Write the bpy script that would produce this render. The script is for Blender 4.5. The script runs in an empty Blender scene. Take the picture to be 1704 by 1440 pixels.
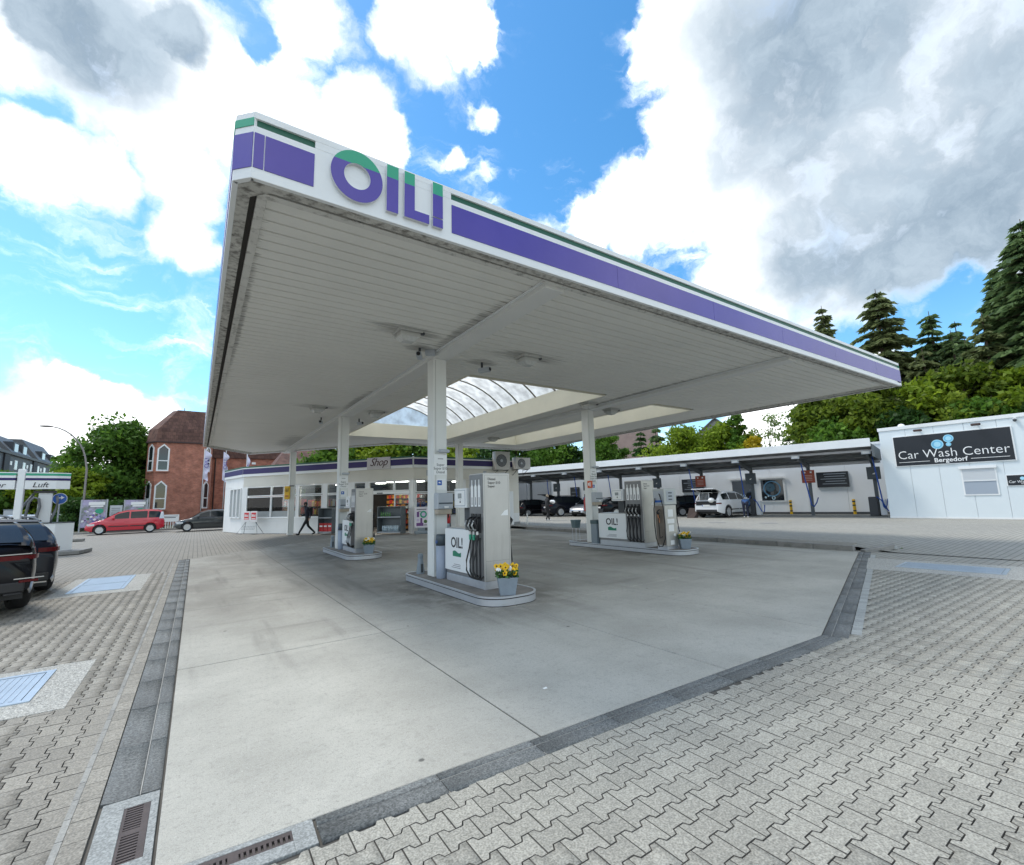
import bpy, bmesh, math, random
import numpy as np
from mathutils import Vector, Matrix
random.seed(7); RNG = np.random.default_rng(11)
S = bpy.context.scene
COL = S.collection
PI = math.pi
R = math.radians

# ------------------------------------------------------------------ camera, sky, sun, exposure
cam_data = bpy.data.cameras.new('camera'); cam = bpy.data.objects.new('camera', cam_data); COL.objects.link(cam)
cam.matrix_world = Matrix(((0.82852, -0.05915, -0.55683, 0), (-0.55935, -0.13385, -0.81805, 0), (-0.02614, 0.98923, -0.14399, 1.6), (0, 0, 0, 1)))
cam_data.sensor_width = 36; cam_data.lens = 16.237; cam_data.clip_start = 0.1; cam_data.clip_end = 2000
S.camera = cam
S.view_settings.view_transform = 'Standard'; S.view_settings.look = 'None'
S.view_settings.exposure = 0.82; S.view_settings.gamma = 1.0; S.view_settings.use_curve_mapping = False
S.cycles.max_bounces = 8; S.cycles.diffuse_bounces = 4; S.cycles.transparent_max_bounces = 16
SUN_EL, SUN_AZ = R(58), R(-40)          # azimuth measured from +Y towards +X
sun_data = bpy.data.lights.new('sun', 'SUN'); sun = bpy.data.objects.new('sun', sun_data); COL.objects.link(sun)
sun_data.energy = 1.5; sun_data.angle = R(14); sun_data.color = (1.0, 0.95, 0.88)
sdir = Vector((math.sin(SUN_AZ) * math.cos(SUN_EL), math.cos(SUN_AZ) * math.cos(SUN_EL), math.sin(SUN_EL)))
sun.rotation_euler = sdir.to_track_quat('Z', 'Y').to_euler(); sun.location = (0, 0, 60)

# clouds by direction of view: (x, y, z, angular radius)
CLOUDS = [(-0.196, 0.751, 0.631, 0.096), (-0.113, 0.753, 0.648, 0.106), (-0.028, 0.763, 0.646, 0.095), (0.063, 0.77, 0.635, 0.083), (0.096, 0.674, 0.732, 0.06), (0.061, 0.737, 0.673, 0.063), (0.197, 0.731, 0.654, 0.058), (0.25, 0.722, 0.645, 0.039), (0.262, 0.586, 0.767, 0.071), (0.204, 0.631, 0.748, 0.034), (0.333, 0.567, 0.754, 0.036), (0.38, 0.63, 0.677, 0.025), (0.318, 0.622, 0.715, 0.017), (0.419, 0.673, 0.609, 0.028), (0.358, 0.69, 0.629, 0.019), (0.463, 0.641, 0.612, 0.017), (-0.214, 0.847, 0.487, 0.046), (-0.159, 0.856, 0.492, 0.044), (-0.238, 0.835, 0.496, 0.03), (-0.048, 0.855, 0.516, 0.053), (-0.049, 0.891, 0.451, 0.046), (-0.013, 0.909, 0.416, 0.036), (0.556, 0.416, 0.719, 0.05), (0.598, 0.351, 0.721, 0.074), (0.699, 0.318, 0.641, 0.127), (0.748, 0.196, 0.634, 0.148), (0.84, 0.1, 0.533, 0.136), (0.863, 0.193, 0.467, 0.15), (0.787, 0.327, 0.523, 0.137), (0.709, 0.431, 0.558, 0.099), (0.657, 0.525, 0.541, 0.07), (0.607, 0.596, 0.526, 0.04), (0.827, 0.403, 0.393, 0.102), (0.882, 0.291, 0.37, 0.1), (0.905, 0.129, 0.405, 0.095), (0.645, 0.427, 0.633, 0.056), (0.939, 0.102, 0.328, 0.035), (0.84, 0.454, 0.297, 0.076), (0.912, 0.238, 0.334, 0.052), (-0.217, 0.955, 0.2, 0.029), (-0.172, 0.967, 0.189, 0.031), (-0.122, 0.976, 0.18, 0.028), (-0.219, 0.968, 0.122, 0.057), (-0.154, 0.981, 0.119, 0.062), (-0.087, 0.99, 0.108, 0.072), (-0.203, 0.978, 0.056, 0.061), (-0.106, 0.993, 0.048, 0.078), (0.894, 0.434, 0.112, 0.084), (0.971, 0.187, 0.149, 0.048), (0.945, 0.265, 0.194, 0.036)]
GREYS = [(-0.147, 0.76, 0.633, 0.058), (-0.066, 0.738, 0.672, 0.026), (-0.201, 0.75, 0.631, 0.025), (0.765, 0.221, 0.605, 0.148), (0.87, 0.139, 0.474, 0.139), (0.851, 0.309, 0.424, 0.074), (0.814, 0.073, 0.576, 0.096), (0.885, 0.221, 0.41, 0.092), (0.733, 0.342, 0.588, 0.063), (0.917, 0.177, 0.358, 0.063)]
GAPS = [(0.939, 0.207, 0.276, 0.051), (0.043, 0.705, 0.708, 0.019), (0.483, 0.504, 0.716, 0.1), (-0.211, 0.809, 0.548, 0.03), (0.48, 0.625, 0.615, 0.063)]

def build_world():
    w = bpy.data.worlds.new('World'); S.world = w; w.use_nodes = True
    nt = w.node_tree; N = nt.nodes; L = nt.links; N.clear()
    def n(t, **k):
        x = N.new(t)
        for a, b in k.items(): setattr(x, a, b)
        return x
    def inp(sock, v):
        if hasattr(v, 'is_linked') or isinstance(v, bpy.types.NodeSocket): L.new(v, sock)
        else: sock.default_value = v
    def m(op, a, b=0.0, c=None):
        x = n('ShaderNodeMath', operation=op); inp(x.inputs[0], a); inp(x.inputs[1], b)
        if c is not None: inp(x.inputs[2], c)
        return x.outputs[0]
    def mr(v, a, b, c=0.0, d=1.0, kind='SMOOTHSTEP'):
        x = n('ShaderNodeMapRange', interpolation_type=kind); inp(x.inputs[0], v)
        for i, q in enumerate((a, b, c, d)): inp(x.inputs[1 + i], q)
        return x.outputs[0]
    tc = n('ShaderNodeTexCoord'); D = tc.outputs['Generated']
    sky = n('ShaderNodeTexSky', sky_type='NISHITA', sun_disc=False)
    sky.sun_elevation = SUN_EL; sky.sun_rotation = SUN_AZ; sky.altitude = 0; sky.air_density = 1.0; sky.dust_density = 0.35; sky.ozone_density = 2.2
    # wind-torn edges: distort the direction first
    nz = n('ShaderNodeTexNoise'); nz.inputs['Scale'].default_value = 7.0; nz.inputs['Detail'].default_value = 9; nz.inputs['Roughness'].default_value = 0.6
    L.new(D, nz.inputs['Vector'])
    vm = n('ShaderNodeVectorMath', operation='SUBTRACT'); L.new(nz.outputs['Color'], vm.inputs[0]); vm.inputs[1].default_value = (.5, .5, .5)
    vs = n('ShaderNodeVectorMath', operation='SCALE'); L.new(vm.outputs[0], vs.inputs[0]); vs.inputs['Scale'].default_value = 0.13
    va = n('ShaderNodeVectorMath', operation='ADD'); L.new(D, va.inputs[0]); L.new(vs.outputs[0], va.inputs[1])
    vn = n('ShaderNodeVectorMath', operation='NORMALIZE'); L.new(va.outputs[0], vn.inputs[0]); DW = vn.outputs[0]
    def field(lst, vec, lo=0.05, hi=1.55):
        acc = None
        for x, y, z, r in lst:
            d = n('ShaderNodeVectorMath', operation='DOT_PRODUCT'); L.new(vec, d.inputs[0]); d.inputs[1].default_value = (x, y, z)
            v = mr(d.outputs['Value'], math.cos(r * hi), math.cos(r * lo))
            acc = v if acc is None else m('MAXIMUM', acc, v)
        return acc
    near = field(CLOUDS, DW)
    # the rest of the sky: the same broken cumulus, from noise
    g = n('ShaderNodeTexNoise'); g.inputs['Scale'].default_value = 2.4; g.inputs['Detail'].default_value = 3; L.new(D, g.inputs['Vector'])
    dd = n('ShaderNodeVectorMath', operation='DOT_PRODUCT'); L.new(D, dd.inputs[0]); dd.inputs[1].default_value = (0.5465, 0.803, 0.24)
    outside = mr(dd.outputs['Value'], math.cos(R(66)), math.cos(R(50)), 1.0, 0.0)
    far = m('MULTIPLY', mr(g.outputs['Fac'], 0.42, 0.58), outside)
    dens = m('MAXIMUM', near, far)
    n2 = n('ShaderNodeTexNoise'); n2.inputs['Scale'].default_value = 8.0; n2.inputs['Detail'].default_value = 12; n2.inputs['Roughness'].default_value = 0.64; L.new(DW, n2.inputs['Vector'])
    dens = m('ADD', dens, m('MULTIPLY', m('SUBTRACT', n2.outputs['Fac'], 0.5), 2.1))
    dens = m('SUBTRACT', dens, m('MULTIPLY', field(GAPS, DW), 0.7))
    wz = n('ShaderNodeTexNoise'); wz.inputs['Scale'].default_value = 3.6; wz.inputs['Detail'].default_value = 5; wz.inputs['Roughness'].default_value = 0.55; L.new(D, wz.inputs['Vector'])
    dens = m('ADD', dens, m('MULTIPLY', m('SUBTRACT', wz.outputs['Fac'], 0.5), 0.9))
    alpha = mr(dens, 0.10, 0.92)
    st = n('ShaderNodeMapping'); st.inputs['Scale'].default_value = (5, 9, 26); st.inputs['Rotation'].default_value = (0.3, 0.5, 0.2); L.new(DW, st.inputs[0])
    sn = n('ShaderNodeTexNoise'); sn.inputs['Scale'].default_value = 1.0; sn.inputs['Detail'].default_value = 9; sn.inputs['Roughness'].default_value = 0.6; L.new(st.outputs[0], sn.inputs['Vector'])
    wisp = m('MULTIPLY', mr(sn.outputs['Fac'], 0.50, 0.78), mr(dens, -0.55, 0.25))
    alpha = m('MAXIMUM', alpha, m('MULTIPLY', wisp, 0.75))
    grey = field(GREYS, DW, 0.0, 2.2)
    n3 = n('ShaderNodeTexNoise'); n3.inputs['Scale'].default_value = 3.2; n3.inputs['Detail'].default_value = 6; n3.inputs['Roughness'].default_value = 0.45; L.new(DW, n3.inputs['Vector'])
    grey = m('MAXIMUM', grey, m('MULTIPLY', far, mr(g.outputs['Fac'], 0.56, 0.70)))
    gv = m('MULTIPLY', grey, mr(n3.outputs['Fac'], 0.25, 0.70, 0.72, 1.05))
    gv = m('MINIMUM', m('MULTIPLY', gv, mr(dens, 0.10, 1.05, 0.0, 1.2)), 1.0)
    soft = mr(n3.outputs['Fac'], 0.36, 0.62)
    cw = n('ShaderNodeMix', data_type='RGBA'); L.new(soft, cw.inputs[0]); cw.inputs[6].default_value = (1.25, 1.27, 1.28, 1); cw.inputs[7].default_value = (0.66, 0.71, 0.74, 1)
    cd = n('ShaderNodeMix', data_type='RGBA'); L.new(mr(n2.outputs['Fac'], 0.3, 0.7), cd.inputs[0]); cd.inputs[6].default_value = (0.17, 0.23, 0.295, 1); cd.inputs[7].default_value = (0.34, 0.41, 0.475, 1)
    cm = n('ShaderNodeMix', data_type='RGBA'); L.new(gv, cm.inputs[0]); L.new(cw.outputs[2], cm.inputs[6]); L.new(cd.outputs[2], cm.inputs[7])
    # blue sky, saturated as a phone camera shows it
    sk = n('ShaderNodeVectorMath', operation='SCALE'); L.new(sky.outputs[0], sk.inputs[0]); sk.inputs['Scale'].default_value = 0.142
    hs = n('ShaderNodeHueSaturation'); hs.inputs['Saturation'].default_value = 1.28; hs.inputs['Hue'].default_value = 0.491; hs.inputs['Value'].default_value = 1.0; L.new(sk.outputs[0], hs.inputs['Color'])
    mx = n('ShaderNodeMix', data_type='RGBA'); L.new(alpha, mx.inputs[0]); L.new(hs.outputs[0], mx.inputs[6]); L.new(cm.outputs[2], mx.inputs[7])
    bg = n('ShaderNodeBackground'); bg.inputs['Strength'].default_value = 1.0; L.new(mx.outputs[2], bg.inputs[0])
    out = n('ShaderNodeOutputWorld'); L.new(bg.outputs[0], out.inputs[0])
build_world()

# ------------------------------------------------------------------ helpers
def tag(o, label=None, cat=None, group=None, kind=None):
    if label: o['label'] = label
    if cat: o['category'] = cat
    if group: o['group'] = group
    if kind: o['kind'] = kind
    return o

def empty(name, label, cat, loc=(0, 0, 0), rz=0.0, group=None):
    o = bpy.data.objects.new(name, None); COL.objects.link(o)
    o.location = loc; o.rotation_euler = (0, 0, rz); o.empty_display_size = 0.2
    return tag(o, label, cat, group)

def copy_tree(o, parent=None, loc=None, rz=None, label=None, group=None):
    c = o.copy(); COL.objects.link(c); c.parent = parent
    if loc is not None: c.location = loc
    if rz is not None: c.rotation_euler = (0, 0, rz)
    if label: c['label'] = label
    if group: c['group'] = group
    for ch in list(o.children): copy_tree(ch, c)
    return c

class MB:
    """collects simple shapes into one mesh"""
    def __init__(s): s.v = []; s.f = []
    def add(s, vs, fs, M=None):
        b = len(s.v)
        s.v += [tuple(M @ Vector(q)) for q in vs] if M is not None else [tuple(q) for q in vs]
        s.f += [tuple(b + i for i in q) for q in fs]; return s
    def box(s, c, d, rz=0.0, M=None):
        x, y, z = c; a, b, h = d[0] / 2, d[1] / 2, d[2] / 2
        vs = [(i * a, j * b, k * h) for k in (-1, 1) for j in (-1, 1) for i in (-1, 1)]
        T = Matrix.Translation((x, y, z)) @ Matrix.Rotation(rz, 4, 'Z')
        if M is not None: T = M @ T
        return s.add(vs, [(0, 2, 3, 1), (4, 5, 7, 6), (0, 1, 5, 4), (2, 6, 7, 3), (0, 4, 6, 2), (1, 3, 7, 5)], T)
    def b2(s, x0, x1, y0, y1, z0, z1): return s.box(((x0 + x1) / 2, (y0 + y1) / 2, (z0 + z1) / 2), (x1 - x0, y1 - y0, z1 - z0))
    def prism(s, poly, z0, z1, M=None):      # poly counter-clockwise in xy
        n = len(poly); vs = [(x, y, z0) for x, y in poly] + [(x, y, z1) for x, y in poly]
        fs = [tuple(range(n - 1, -1, -1)), tuple(range(n, 2 * n))] + [(i, (i + 1) % n, n + (i + 1) % n, n + i) for i in range(n)]
        return s.add(vs, fs, M)
    def cyl(s, p0, p1, r0, r1=None, n=12, caps=True):
        r1 = r0 if r1 is None else r1; p0, p1 = Vector(p0), Vector(p1); q = (p1 - p0).to_track_quat('Z', 'Y').to_matrix()
        vs = []
        for p, r in ((p0, r0), (p1, r1)):
            vs += [p + q @ Vector((r * math.cos(2 * PI * i / n), r * math.sin(2 * PI * i / n), 0)) for i in range(n)]
        fs = [(i, (i + 1) % n, n + (i + 1) % n, n + i) for i in range(n)]
        if caps: fs += [tuple(range(n - 1, -1, -1)), tuple(range(n, 2 * n))]
        return s.add(vs, fs)
    def tube(s, pts, r, n=8, r1=None):
        pts = [Vector(p) for p in pts]; m = len(pts); vs = []; up = Vector((0.13, 0.2, 1)).normalized()
        for i, p in enumerate(pts):
            t = (pts[min(i + 1, m - 1)] - pts[max(i - 1, 0)]).normalized()
            a = t.cross(up); a = a.normalized() if a.length > 1e-4 else Vector((1, 0, 0)); b = t.cross(a)
            rr = r if r1 is None else r + (r1 - r) * i / (m - 1)
            vs += [p + rr * (math.cos(2 * PI * k / n) * a + math.sin(2 * PI * k / n) * b) for k in range(n)]
        fs = [(i * n + k, i * n + (k + 1) % n, (i + 1) * n + (k + 1) % n, (i + 1) * n + k) for i in range(m - 1) for k in range(n)]
        fs += [tuple(range(n - 1, -1, -1)), tuple(range((m - 1) * n, m * n))]
        return s.add(vs, fs)
    def lathe(s, prof, n=20, M=None, arc=1.0):     # prof [(r, z)]
        m = len(prof); vs = [(r * math.cos(2 * PI * k / n), r * math.sin(2 * PI * k / n), z) for r, z in prof for k in range(n)]
        fs = [(i * n + k, i * n + (k + 1) % n, (i + 1) * n + (k + 1) % n, (i + 1) * n + k) for i in range(m - 1) for k in range(n)]
        return s.add(vs, fs, M)
    def grid(s, P):       # P: rows of points
        n = len(P); m = len(P[0]); vs = [q for row in P for q in row]
        return s.add(vs, [(i * m + j, i * m + j + 1, (i + 1) * m + j + 1, (i + 1) * m + j) for i in range(n - 1) for j in range(m - 1)])
    def sphere(s, c, r, n=12, m=8, sc=(1, 1, 1)):
        prof = [(r * math.sin(PI * i / m), -r * math.cos(PI * i / m)) for i in range(m + 1)]
        return s.lathe(prof, n, Matrix.Translation(c) @ Matrix.Diagonal((*sc, 1)))
    def mesh(s, name):
        me = bpy.data.meshes.new(name); me.from_pydata(s.v, [], s.f); me.update(); return me
    def build(s, name, mat, parent=None, bevel=0.0, smooth=False, loc=None, label=None, cat=None, group=None, kind=None, seg=2):
        me = s.mesh(name)
        if smooth:
            me.polygons.foreach_set('use_smooth', [True] * len(me.polygons))
        o = bpy.data.objects.new(name, me); COL.objects.link(o)
        if mat: me.materials.append(mat)
        if parent: o.parent = parent
        if loc: o.location = loc
        if bevel:
            b = o.modifiers.new('bevel', 'BEVEL'); b.width = bevel; b.segments = seg; b.limit_method = 'ANGLE'; b.angle_limit = R(40)
            if not smooth: b.harden_normals = False
        return tag(o, label, cat, group, kind)

def sharp(o, deg=40):
    """smooth shading that keeps creases"""
    me = o.data; bm = bmesh.new(); bm.from_mesh(me)
    bmesh.ops.recalc_face_normals(bm, faces=bm.faces)
    for f in bm.faces: f.smooth = True
    for e in bm.edges:
        e.smooth = not (len(e.link_faces) != 2 or e.calc_face_angle(0) > R(deg))
    bm.to_mesh(me); bm.free(); return o

def share(o, parent, loc=(0, 0, 0), rot=(0, 0, 0), name=None):
    c = o.copy(); COL.objects.link(c); c.parent = parent; c.location = loc; c.rotation_euler = rot
    if name: c.name = name
    return c

def text_mesh(s, size, shear=0.0, offset=0.0, spacing=1.0, align='CENTER', extrude=0.003, res=3, wx=1.0):
    cu = bpy.data.curves.new('lettering', 'FONT'); cu.body = s; cu.size = size; cu.shear = shear; cu.offset = offset
    cu.align_x = align; cu.align_y = 'CENTER'; cu.extrude = extrude; cu.resolution_u = res; cu.space_character = spacing; cu.space_line = 1.0
    o = bpy.data.objects.new('lettering', cu); COL.objects.link(o)
    dg = bpy.context.evaluated_depsgraph_get()
    me = bpy.data.meshes.new_from_object(o.evaluated_get(dg)); bpy.data.objects.remove(o); bpy.data.curves.remove(cu)
    if wx != 1.0: me.transform(Matrix.Diagonal((wx, 1, 1, 1)))
    return me

def text(s, size, mat, parent, loc, facing, name='lettering', **k):
    """facing: horizontal vector the lettering looks along"""
    me = text_mesh(s, size, **k); me.materials.clear(); me.materials.append(mat)
    o = bpy.data.objects.new(name, me); COL.objects.link(o); o.parent = parent
    z = Vector((facing[0], facing[1], 0)).normalized(); up = Vector((0, 0, 1)); x = up.cross(z)
    o.matrix_local = Matrix(((x.x, up.x, z.x, loc[0]), (x.y, up.y, z.y, loc[1]), (x.z, up.z, z.z, loc[2]), (0, 0, 0, 1)))
    return o

# ------------------------------------------------------------------ materials
MATS = {}
def mat(name, col, rough=0.5, metal=0.0, var=0.0, scale=4.0, bump=0.0, bscale=80.0, stain=0.0, stain_col=(0.03, 0.03, 0.028), sscale=(1, 1, 1), sthr=(0.5, 0.75), coat=0.0, spec=0.5, rand=0.0, attr=0.0, speck=0.0, emit=0.0, alpha=1.0, trans=0.0, coord='Object'):
    if name in MATS: return MATS[name]
    M = bpy.data.materials.new(name); M.use_nodes = True; nt = M.node_tree; N = nt.nodes; L = nt.links
    b = N['Principled BSDF']; b.inputs['Roughness'].default_value = rough; b.inputs['Metallic'].default_value = metal
    b.inputs['Coat Weight'].default_value = coat; b.inputs['Coat Roughness'].default_value = 0.04; b.inputs['Specular IOR Level'].default_value = spec
    b.inputs['Transmission Weight'].default_value = trans; b.inputs['Alpha'].default_value = alpha
    if emit: b.inputs['Emission Color'].default_value = (*col, 1); b.inputs['Emission Strength'].default_value = emit
    tc = N.new('ShaderNodeTexCoord'); P = tc.outputs[coord] if coord != 'World' else None
    if coord == 'World': P = N.new('ShaderNodeNewGeometry').outputs['Position']
    cur = None
    def noise(sc, detail=4, rough_=0.6, vec=None):
        x = N.new('ShaderNodeTexNoise'); x.inputs['Scale'].default_value = sc; x.inputs['Detail'].default_value = detail; x.inputs['Roughness'].default_value = rough_
        L.new(vec or P, x.inputs['Vector']); return x.outputs['Fac']
    def scale_by(fac, amt, lo=0.25, hi=0.75):
        nonlocal cur
        r = N.new('ShaderNodeMapRange'); L.new(fac, r.inputs[0]); r.inputs[1].default_value = lo; r.inputs[2].default_value = hi; r.inputs[3].default_value = 1 - amt; r.inputs[4].default_value = 1 + amt
        v = N.new('ShaderNodeVectorMath'); v.operation = 'SCALE'
        if cur is None: v.inputs[0].default_value = col
        else: L.new(cur, v.inputs[0])
        L.new(r.outputs[0], v.inputs['Scale']); cur = v.outputs[0]
    if var: scale_by(noise(scale), var)
    if speck: scale_by(noise(95, 1, .5), speck * 1.3, 0.32, 0.68); scale_by(noise(34, 2, .6), speck * .7, 0.3, 0.7)
    if rand:
        oi = N.new('ShaderNodeObjectInfo'); scale_by(oi.outputs['Random'], rand, 0, 1)
    if attr:
        at = N.new('ShaderNodeAttribute'); at.attribute_name = 'tone'; scale_by(at.outputs['Fac'], attr, 0, 1)
    if stain:
        mp = N.new('ShaderNodeMapping'); L.new(P, mp.inputs[0]); mp.inputs['Scale'].default_value = sscale
        f = noise(1.0, 6, 0.65, mp.outputs[0]); r = N.new('ShaderNodeMapRange'); L.new(f, r.inputs[0])
        r.inputs[1].default_value, r.inputs[2].default_value = sthr; r.inputs[4].default_value = stain
        mx = N.new('ShaderNodeMix'); mx.data_type = 'RGBA'; L.new(r.outputs[0], mx.inputs[0])
        if cur is None: mx.inputs[6].default_value = (*col, 1)
        else: L.new(cur, mx.inputs[6])
        mx.inputs[7].default_value = (*stain_col, 1); cur = mx.outputs[2]
    if cur is None: b.inputs['Base Color'].default_value = (*col, 1)
    else: L.new(cur, b.inputs['Base Color'])
    if bump:
        bp = N.new('ShaderNodeBump'); bp.inputs['Strength'].default_value = bump; bp.inputs['Distance'].default_value = 0.01
        L.new(noise(bscale, 3), bp.inputs['Height']); L.new(bp.outputs[0], b.inputs['Normal'])
    MATS[name] = M; return M

WHITE = mat('white paint', (0.74, 0.76, 0.76), 0.35, var=0.05, scale=1.5, stain=0.25, stain_col=(0.35, 0.34, 0.3), sscale=(0.8, 0.8, 3), sthr=(0.55, 0.8))
WHITE2 = mat('clean white', (0.78, 0.8, 0.8), 0.4)
PURPLE = mat('purple foil', (0.085, 0.062, 0.33), 0.25, var=0.10, scale=0.9, bump=.25, bscale=1.6, stain=.25, stain_col=(.14, .11, .38), sscale=(1.2, 1, .5), sthr=(.5, .8), coord='World')
DPURPLE = mat('dark purple foil', (0.02, 0.010, 0.105), 0.5)
GREEN = mat('green foil', (0.03, 0.34, 0.2), 0.35)
GREEN_SHADED = mat('shaded green channel', (0.01, 0.1, 0.06), 0.5)  # dark green, deepened further: the trough's shade is put into the colour
SOFFIT = mat('soffit sheet', (0.74, 0.73, 0.68), 0.45, var=0.05, scale=0.6, stain=0.45, stain_col=(0.2, 0.19, 0.16), sscale=(0.35, 6, 1), sthr=(0.62, 0.82), coord='World')
BEAMM = mat('beam paint', (0.68, 0.68, 0.655), 0.45, var=0.04, scale=1.0, stain=0.3, stain_col=(0.3, 0.29, 0.26), sscale=(3, 0.6, 1), sthr=(0.6, 0.85), coord='World')
MOULD = mat('mouldy edge trim', (0.5, 0.49, 0.45), 0.7, var=0.2, scale=2, stain=0.85, stain_col=(0.08, 0.07, 0.06), sscale=(11, 11, 11), sthr=(0.46, 0.66), coord='World')
CREAM = mat('cream upstand', (0.8, 0.76, 0.62), 0.5, var=0.05, scale=1.2, coord='World')
PILLARM = mat('pillar paint', (0.72, 0.73, 0.7), 0.4, var=0.04, scale=1.5, stain=0.35, stain_col=(0.42, 0.38, 0.3), sscale=(3, 3, 0.7), sthr=(0.58, 0.85), coord='World')
STEEL = mat('brushed steel', (0.5, 0.49, 0.46), 0.36, 0.45, var=0.08, scale=2, stain=0.35, stain_col=(0.25, 0.23, 0.2), sscale=(9, 9, 0.8), sthr=(0.55, 0.85))
STEELD = mat('darker steel', (0.27, 0.27, 0.27), 0.4, 0.5, var=0.1)
ALU = mat('galvanised rim', (0.55, 0.57, 0.6), 0.38, 0.6, var=0.1, scale=3, stain=0.4, stain_col=(0.2, 0.19, 0.18), sscale=(6, 6, 6), sthr=(0.55, 0.8))
BLACK = mat('black plastic', (0.014, 0.014, 0.015), 0.45)
RUBBER = mat('black rubber', (0.02, 0.02, 0.02), 0.6)
DARKG = mat('dark grey metal', (0.06, 0.065, 0.07), 0.5, 0.2)
SLATE = mat('slate blue grey paint', (0.065, 0.085, 0.1), 0.45)
GREYP = mat('grey plastic', (0.22, 0.26, 0.29), 0.5, var=0.06)
LGREY = mat('light grey plastic', (0.42, 0.45, 0.48), 0.5, var=0.05)
RED = mat('red paint', (0.5, 0.02, 0.025), 0.3, coat=0.3)
YELLOW = mat('yellow paint', (0.75, 0.45, 0.01), 0.35)
BLUE = mat('blue paint', (0.01, 0.1, 0.42), 0.35)
BHOSE = mat('blue hose', (0.02, 0.09, 0.42), 0.45)
ORANGE = mat('rusty red board', (0.35, 0.07, 0.035), 0.5)
GLASS = mat('dark window glass', (0.018, 0.022, 0.026), 0.03, spec=0.9)
def clear_glass():
    M = bpy.data.materials.new('shop glass'); M.use_nodes = True; nt = M.node_tree; N = nt.nodes; L = nt.links; N.clear()
    t = N.new('ShaderNodeBsdfTransparent'); t.inputs[0].default_value = (0.72, 0.76, 0.76, 1); g = N.new('ShaderNodeBsdfGlossy'); g.inputs['Roughness'].default_value = 0.01
    fr = N.new('ShaderNodeFresnel'); fr.inputs[0].default_value = 1.38; mx = N.new('ShaderNodeMixShader'); o = N.new('ShaderNodeOutputMaterial')
    L.new(fr.outputs[0], mx.inputs[0]); L.new(t.outputs[0], mx.inputs[1]); L.new(g.outputs[0], mx.inputs[2]); L.new(mx.outputs[0], o.inputs[0]); return M
SGLASS = clear_glass()
def skylight_mat(name='opal skylight sheet', tint=(0.95, 0.93, 0.87)):
    M = bpy.data.materials.new(name); M.use_nodes = True; nt = M.node_tree; N = nt.nodes; L = nt.links; N.clear()
    t = N.new('ShaderNodeBsdfTranslucent'); t.inputs[0].default_value = (0.88, 0.86, 0.8, 1); d = N.new('ShaderNodeBsdfDiffuse'); d.inputs[0].default_value = (0.75, 0.74, 0.7, 1)
    nz = N.new('ShaderNodeTexNoise'); nz.inputs['Scale'].default_value = 3; nz.inputs['Detail'].default_value = 7; tc = N.new('ShaderNodeTexCoord'); L.new(tc.outputs['Object'], nz.inputs[0])
    cr = N.new('ShaderNodeMapRange'); L.new(nz.outputs['Fac'], cr.inputs[0]); cr.inputs[1].default_value = 0.35; cr.inputs[2].default_value = 0.65; cr.inputs[3].default_value = 0.55; cr.inputs[4].default_value = 0.95
    cc = N.new('ShaderNodeVectorMath'); cc.operation = 'SCALE'; cc.inputs[0].default_value = tint; L.new(cr.outputs[0], cc.inputs['Scale']); L.new(cc.outputs[0], t.inputs[0])
    mx = N.new('ShaderNodeMixShader'); mx.inputs[0].default_value = 0.2; o = N.new('ShaderNodeOutputMaterial')
    L.new(t.outputs[0], mx.inputs[1]); L.new(d.outputs[0], mx.inputs[2]); L.new(mx.outputs[0], o.inputs[0]); return M
SKYL = skylight_mat(); GABLE = skylight_mat('pale gable sheet', (0.66, 0.78, 0.86))

# ------------------------------------------------------------------ the ground
PAVER_R = mat('paver grey', (0.308, 0.300, 0.262), 0.85, var=0.16, scale=0.35, rand=0.10, speck=0.22, bump=0.35, bscale=150, coord='World')
PAVER_L = mat('paver warm grey', (0.262, 0.248, 0.215), 0.85, var=0.12, scale=0.35, rand=0.12, speck=0.2, bump=0.35, bscale=150, coord='World')
PAVER_RS = mat('paver grey field', (0.308, 0.300, 0.262), 0.85, var=0.16, scale=0.35, attr=0.11, speck=0.22, bump=0.35, bscale=150, coord='World')
PAVER_LS = mat('paver warm field', (0.262, 0.248, 0.215), 0.85, var=0.12, scale=0.35, attr=0.14, speck=0.2, bump=0.35, bscale=150, coord='World')
JOINT = mat('joint sand', (0.095, 0.09, 0.08), 0.95, var=0.3, scale=3, coord='World')
GUTTER = mat('dark gutter stone', (0.14, 0.148, 0.146), 0.8, var=0.12, scale=1.5, rand=0.16, speck=0.3, bump=0.3, bscale=130, coord='World')
PALE = mat('pale edge stone', (0.33, 0.345, 0.335), 0.85, var=0.08, rand=0.12, speck=0.1, coord='World')
FRAMEC = mat('washed concrete frame', (0.36, 0.36, 0.335), 0.9, var=0.1, scale=1, speck=0.35, bump=0.5, bscale=70, coord='World')
KERBM = mat('kerb concrete', (0.24, 0.235, 0.22), 0.9, var=0.15, scale=2, rand=0.12, bump=0.4, bscale=40, stain=0.6, stain_col=(0.06, 0.06, 0.055), sscale=(4, 4, 4), sthr=(0.5, 0.75), coord='World')
IRON = mat('rusty cast iron', (0.085, 0.07, 0.068), 0.7, 0.3, var=0.25, scale=8, bump=0.3)
PLATE = mat('galvanised plate', (0.40, 0.47, 0.54), 0.42, 0.45, var=0.1, scale=3)

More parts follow.
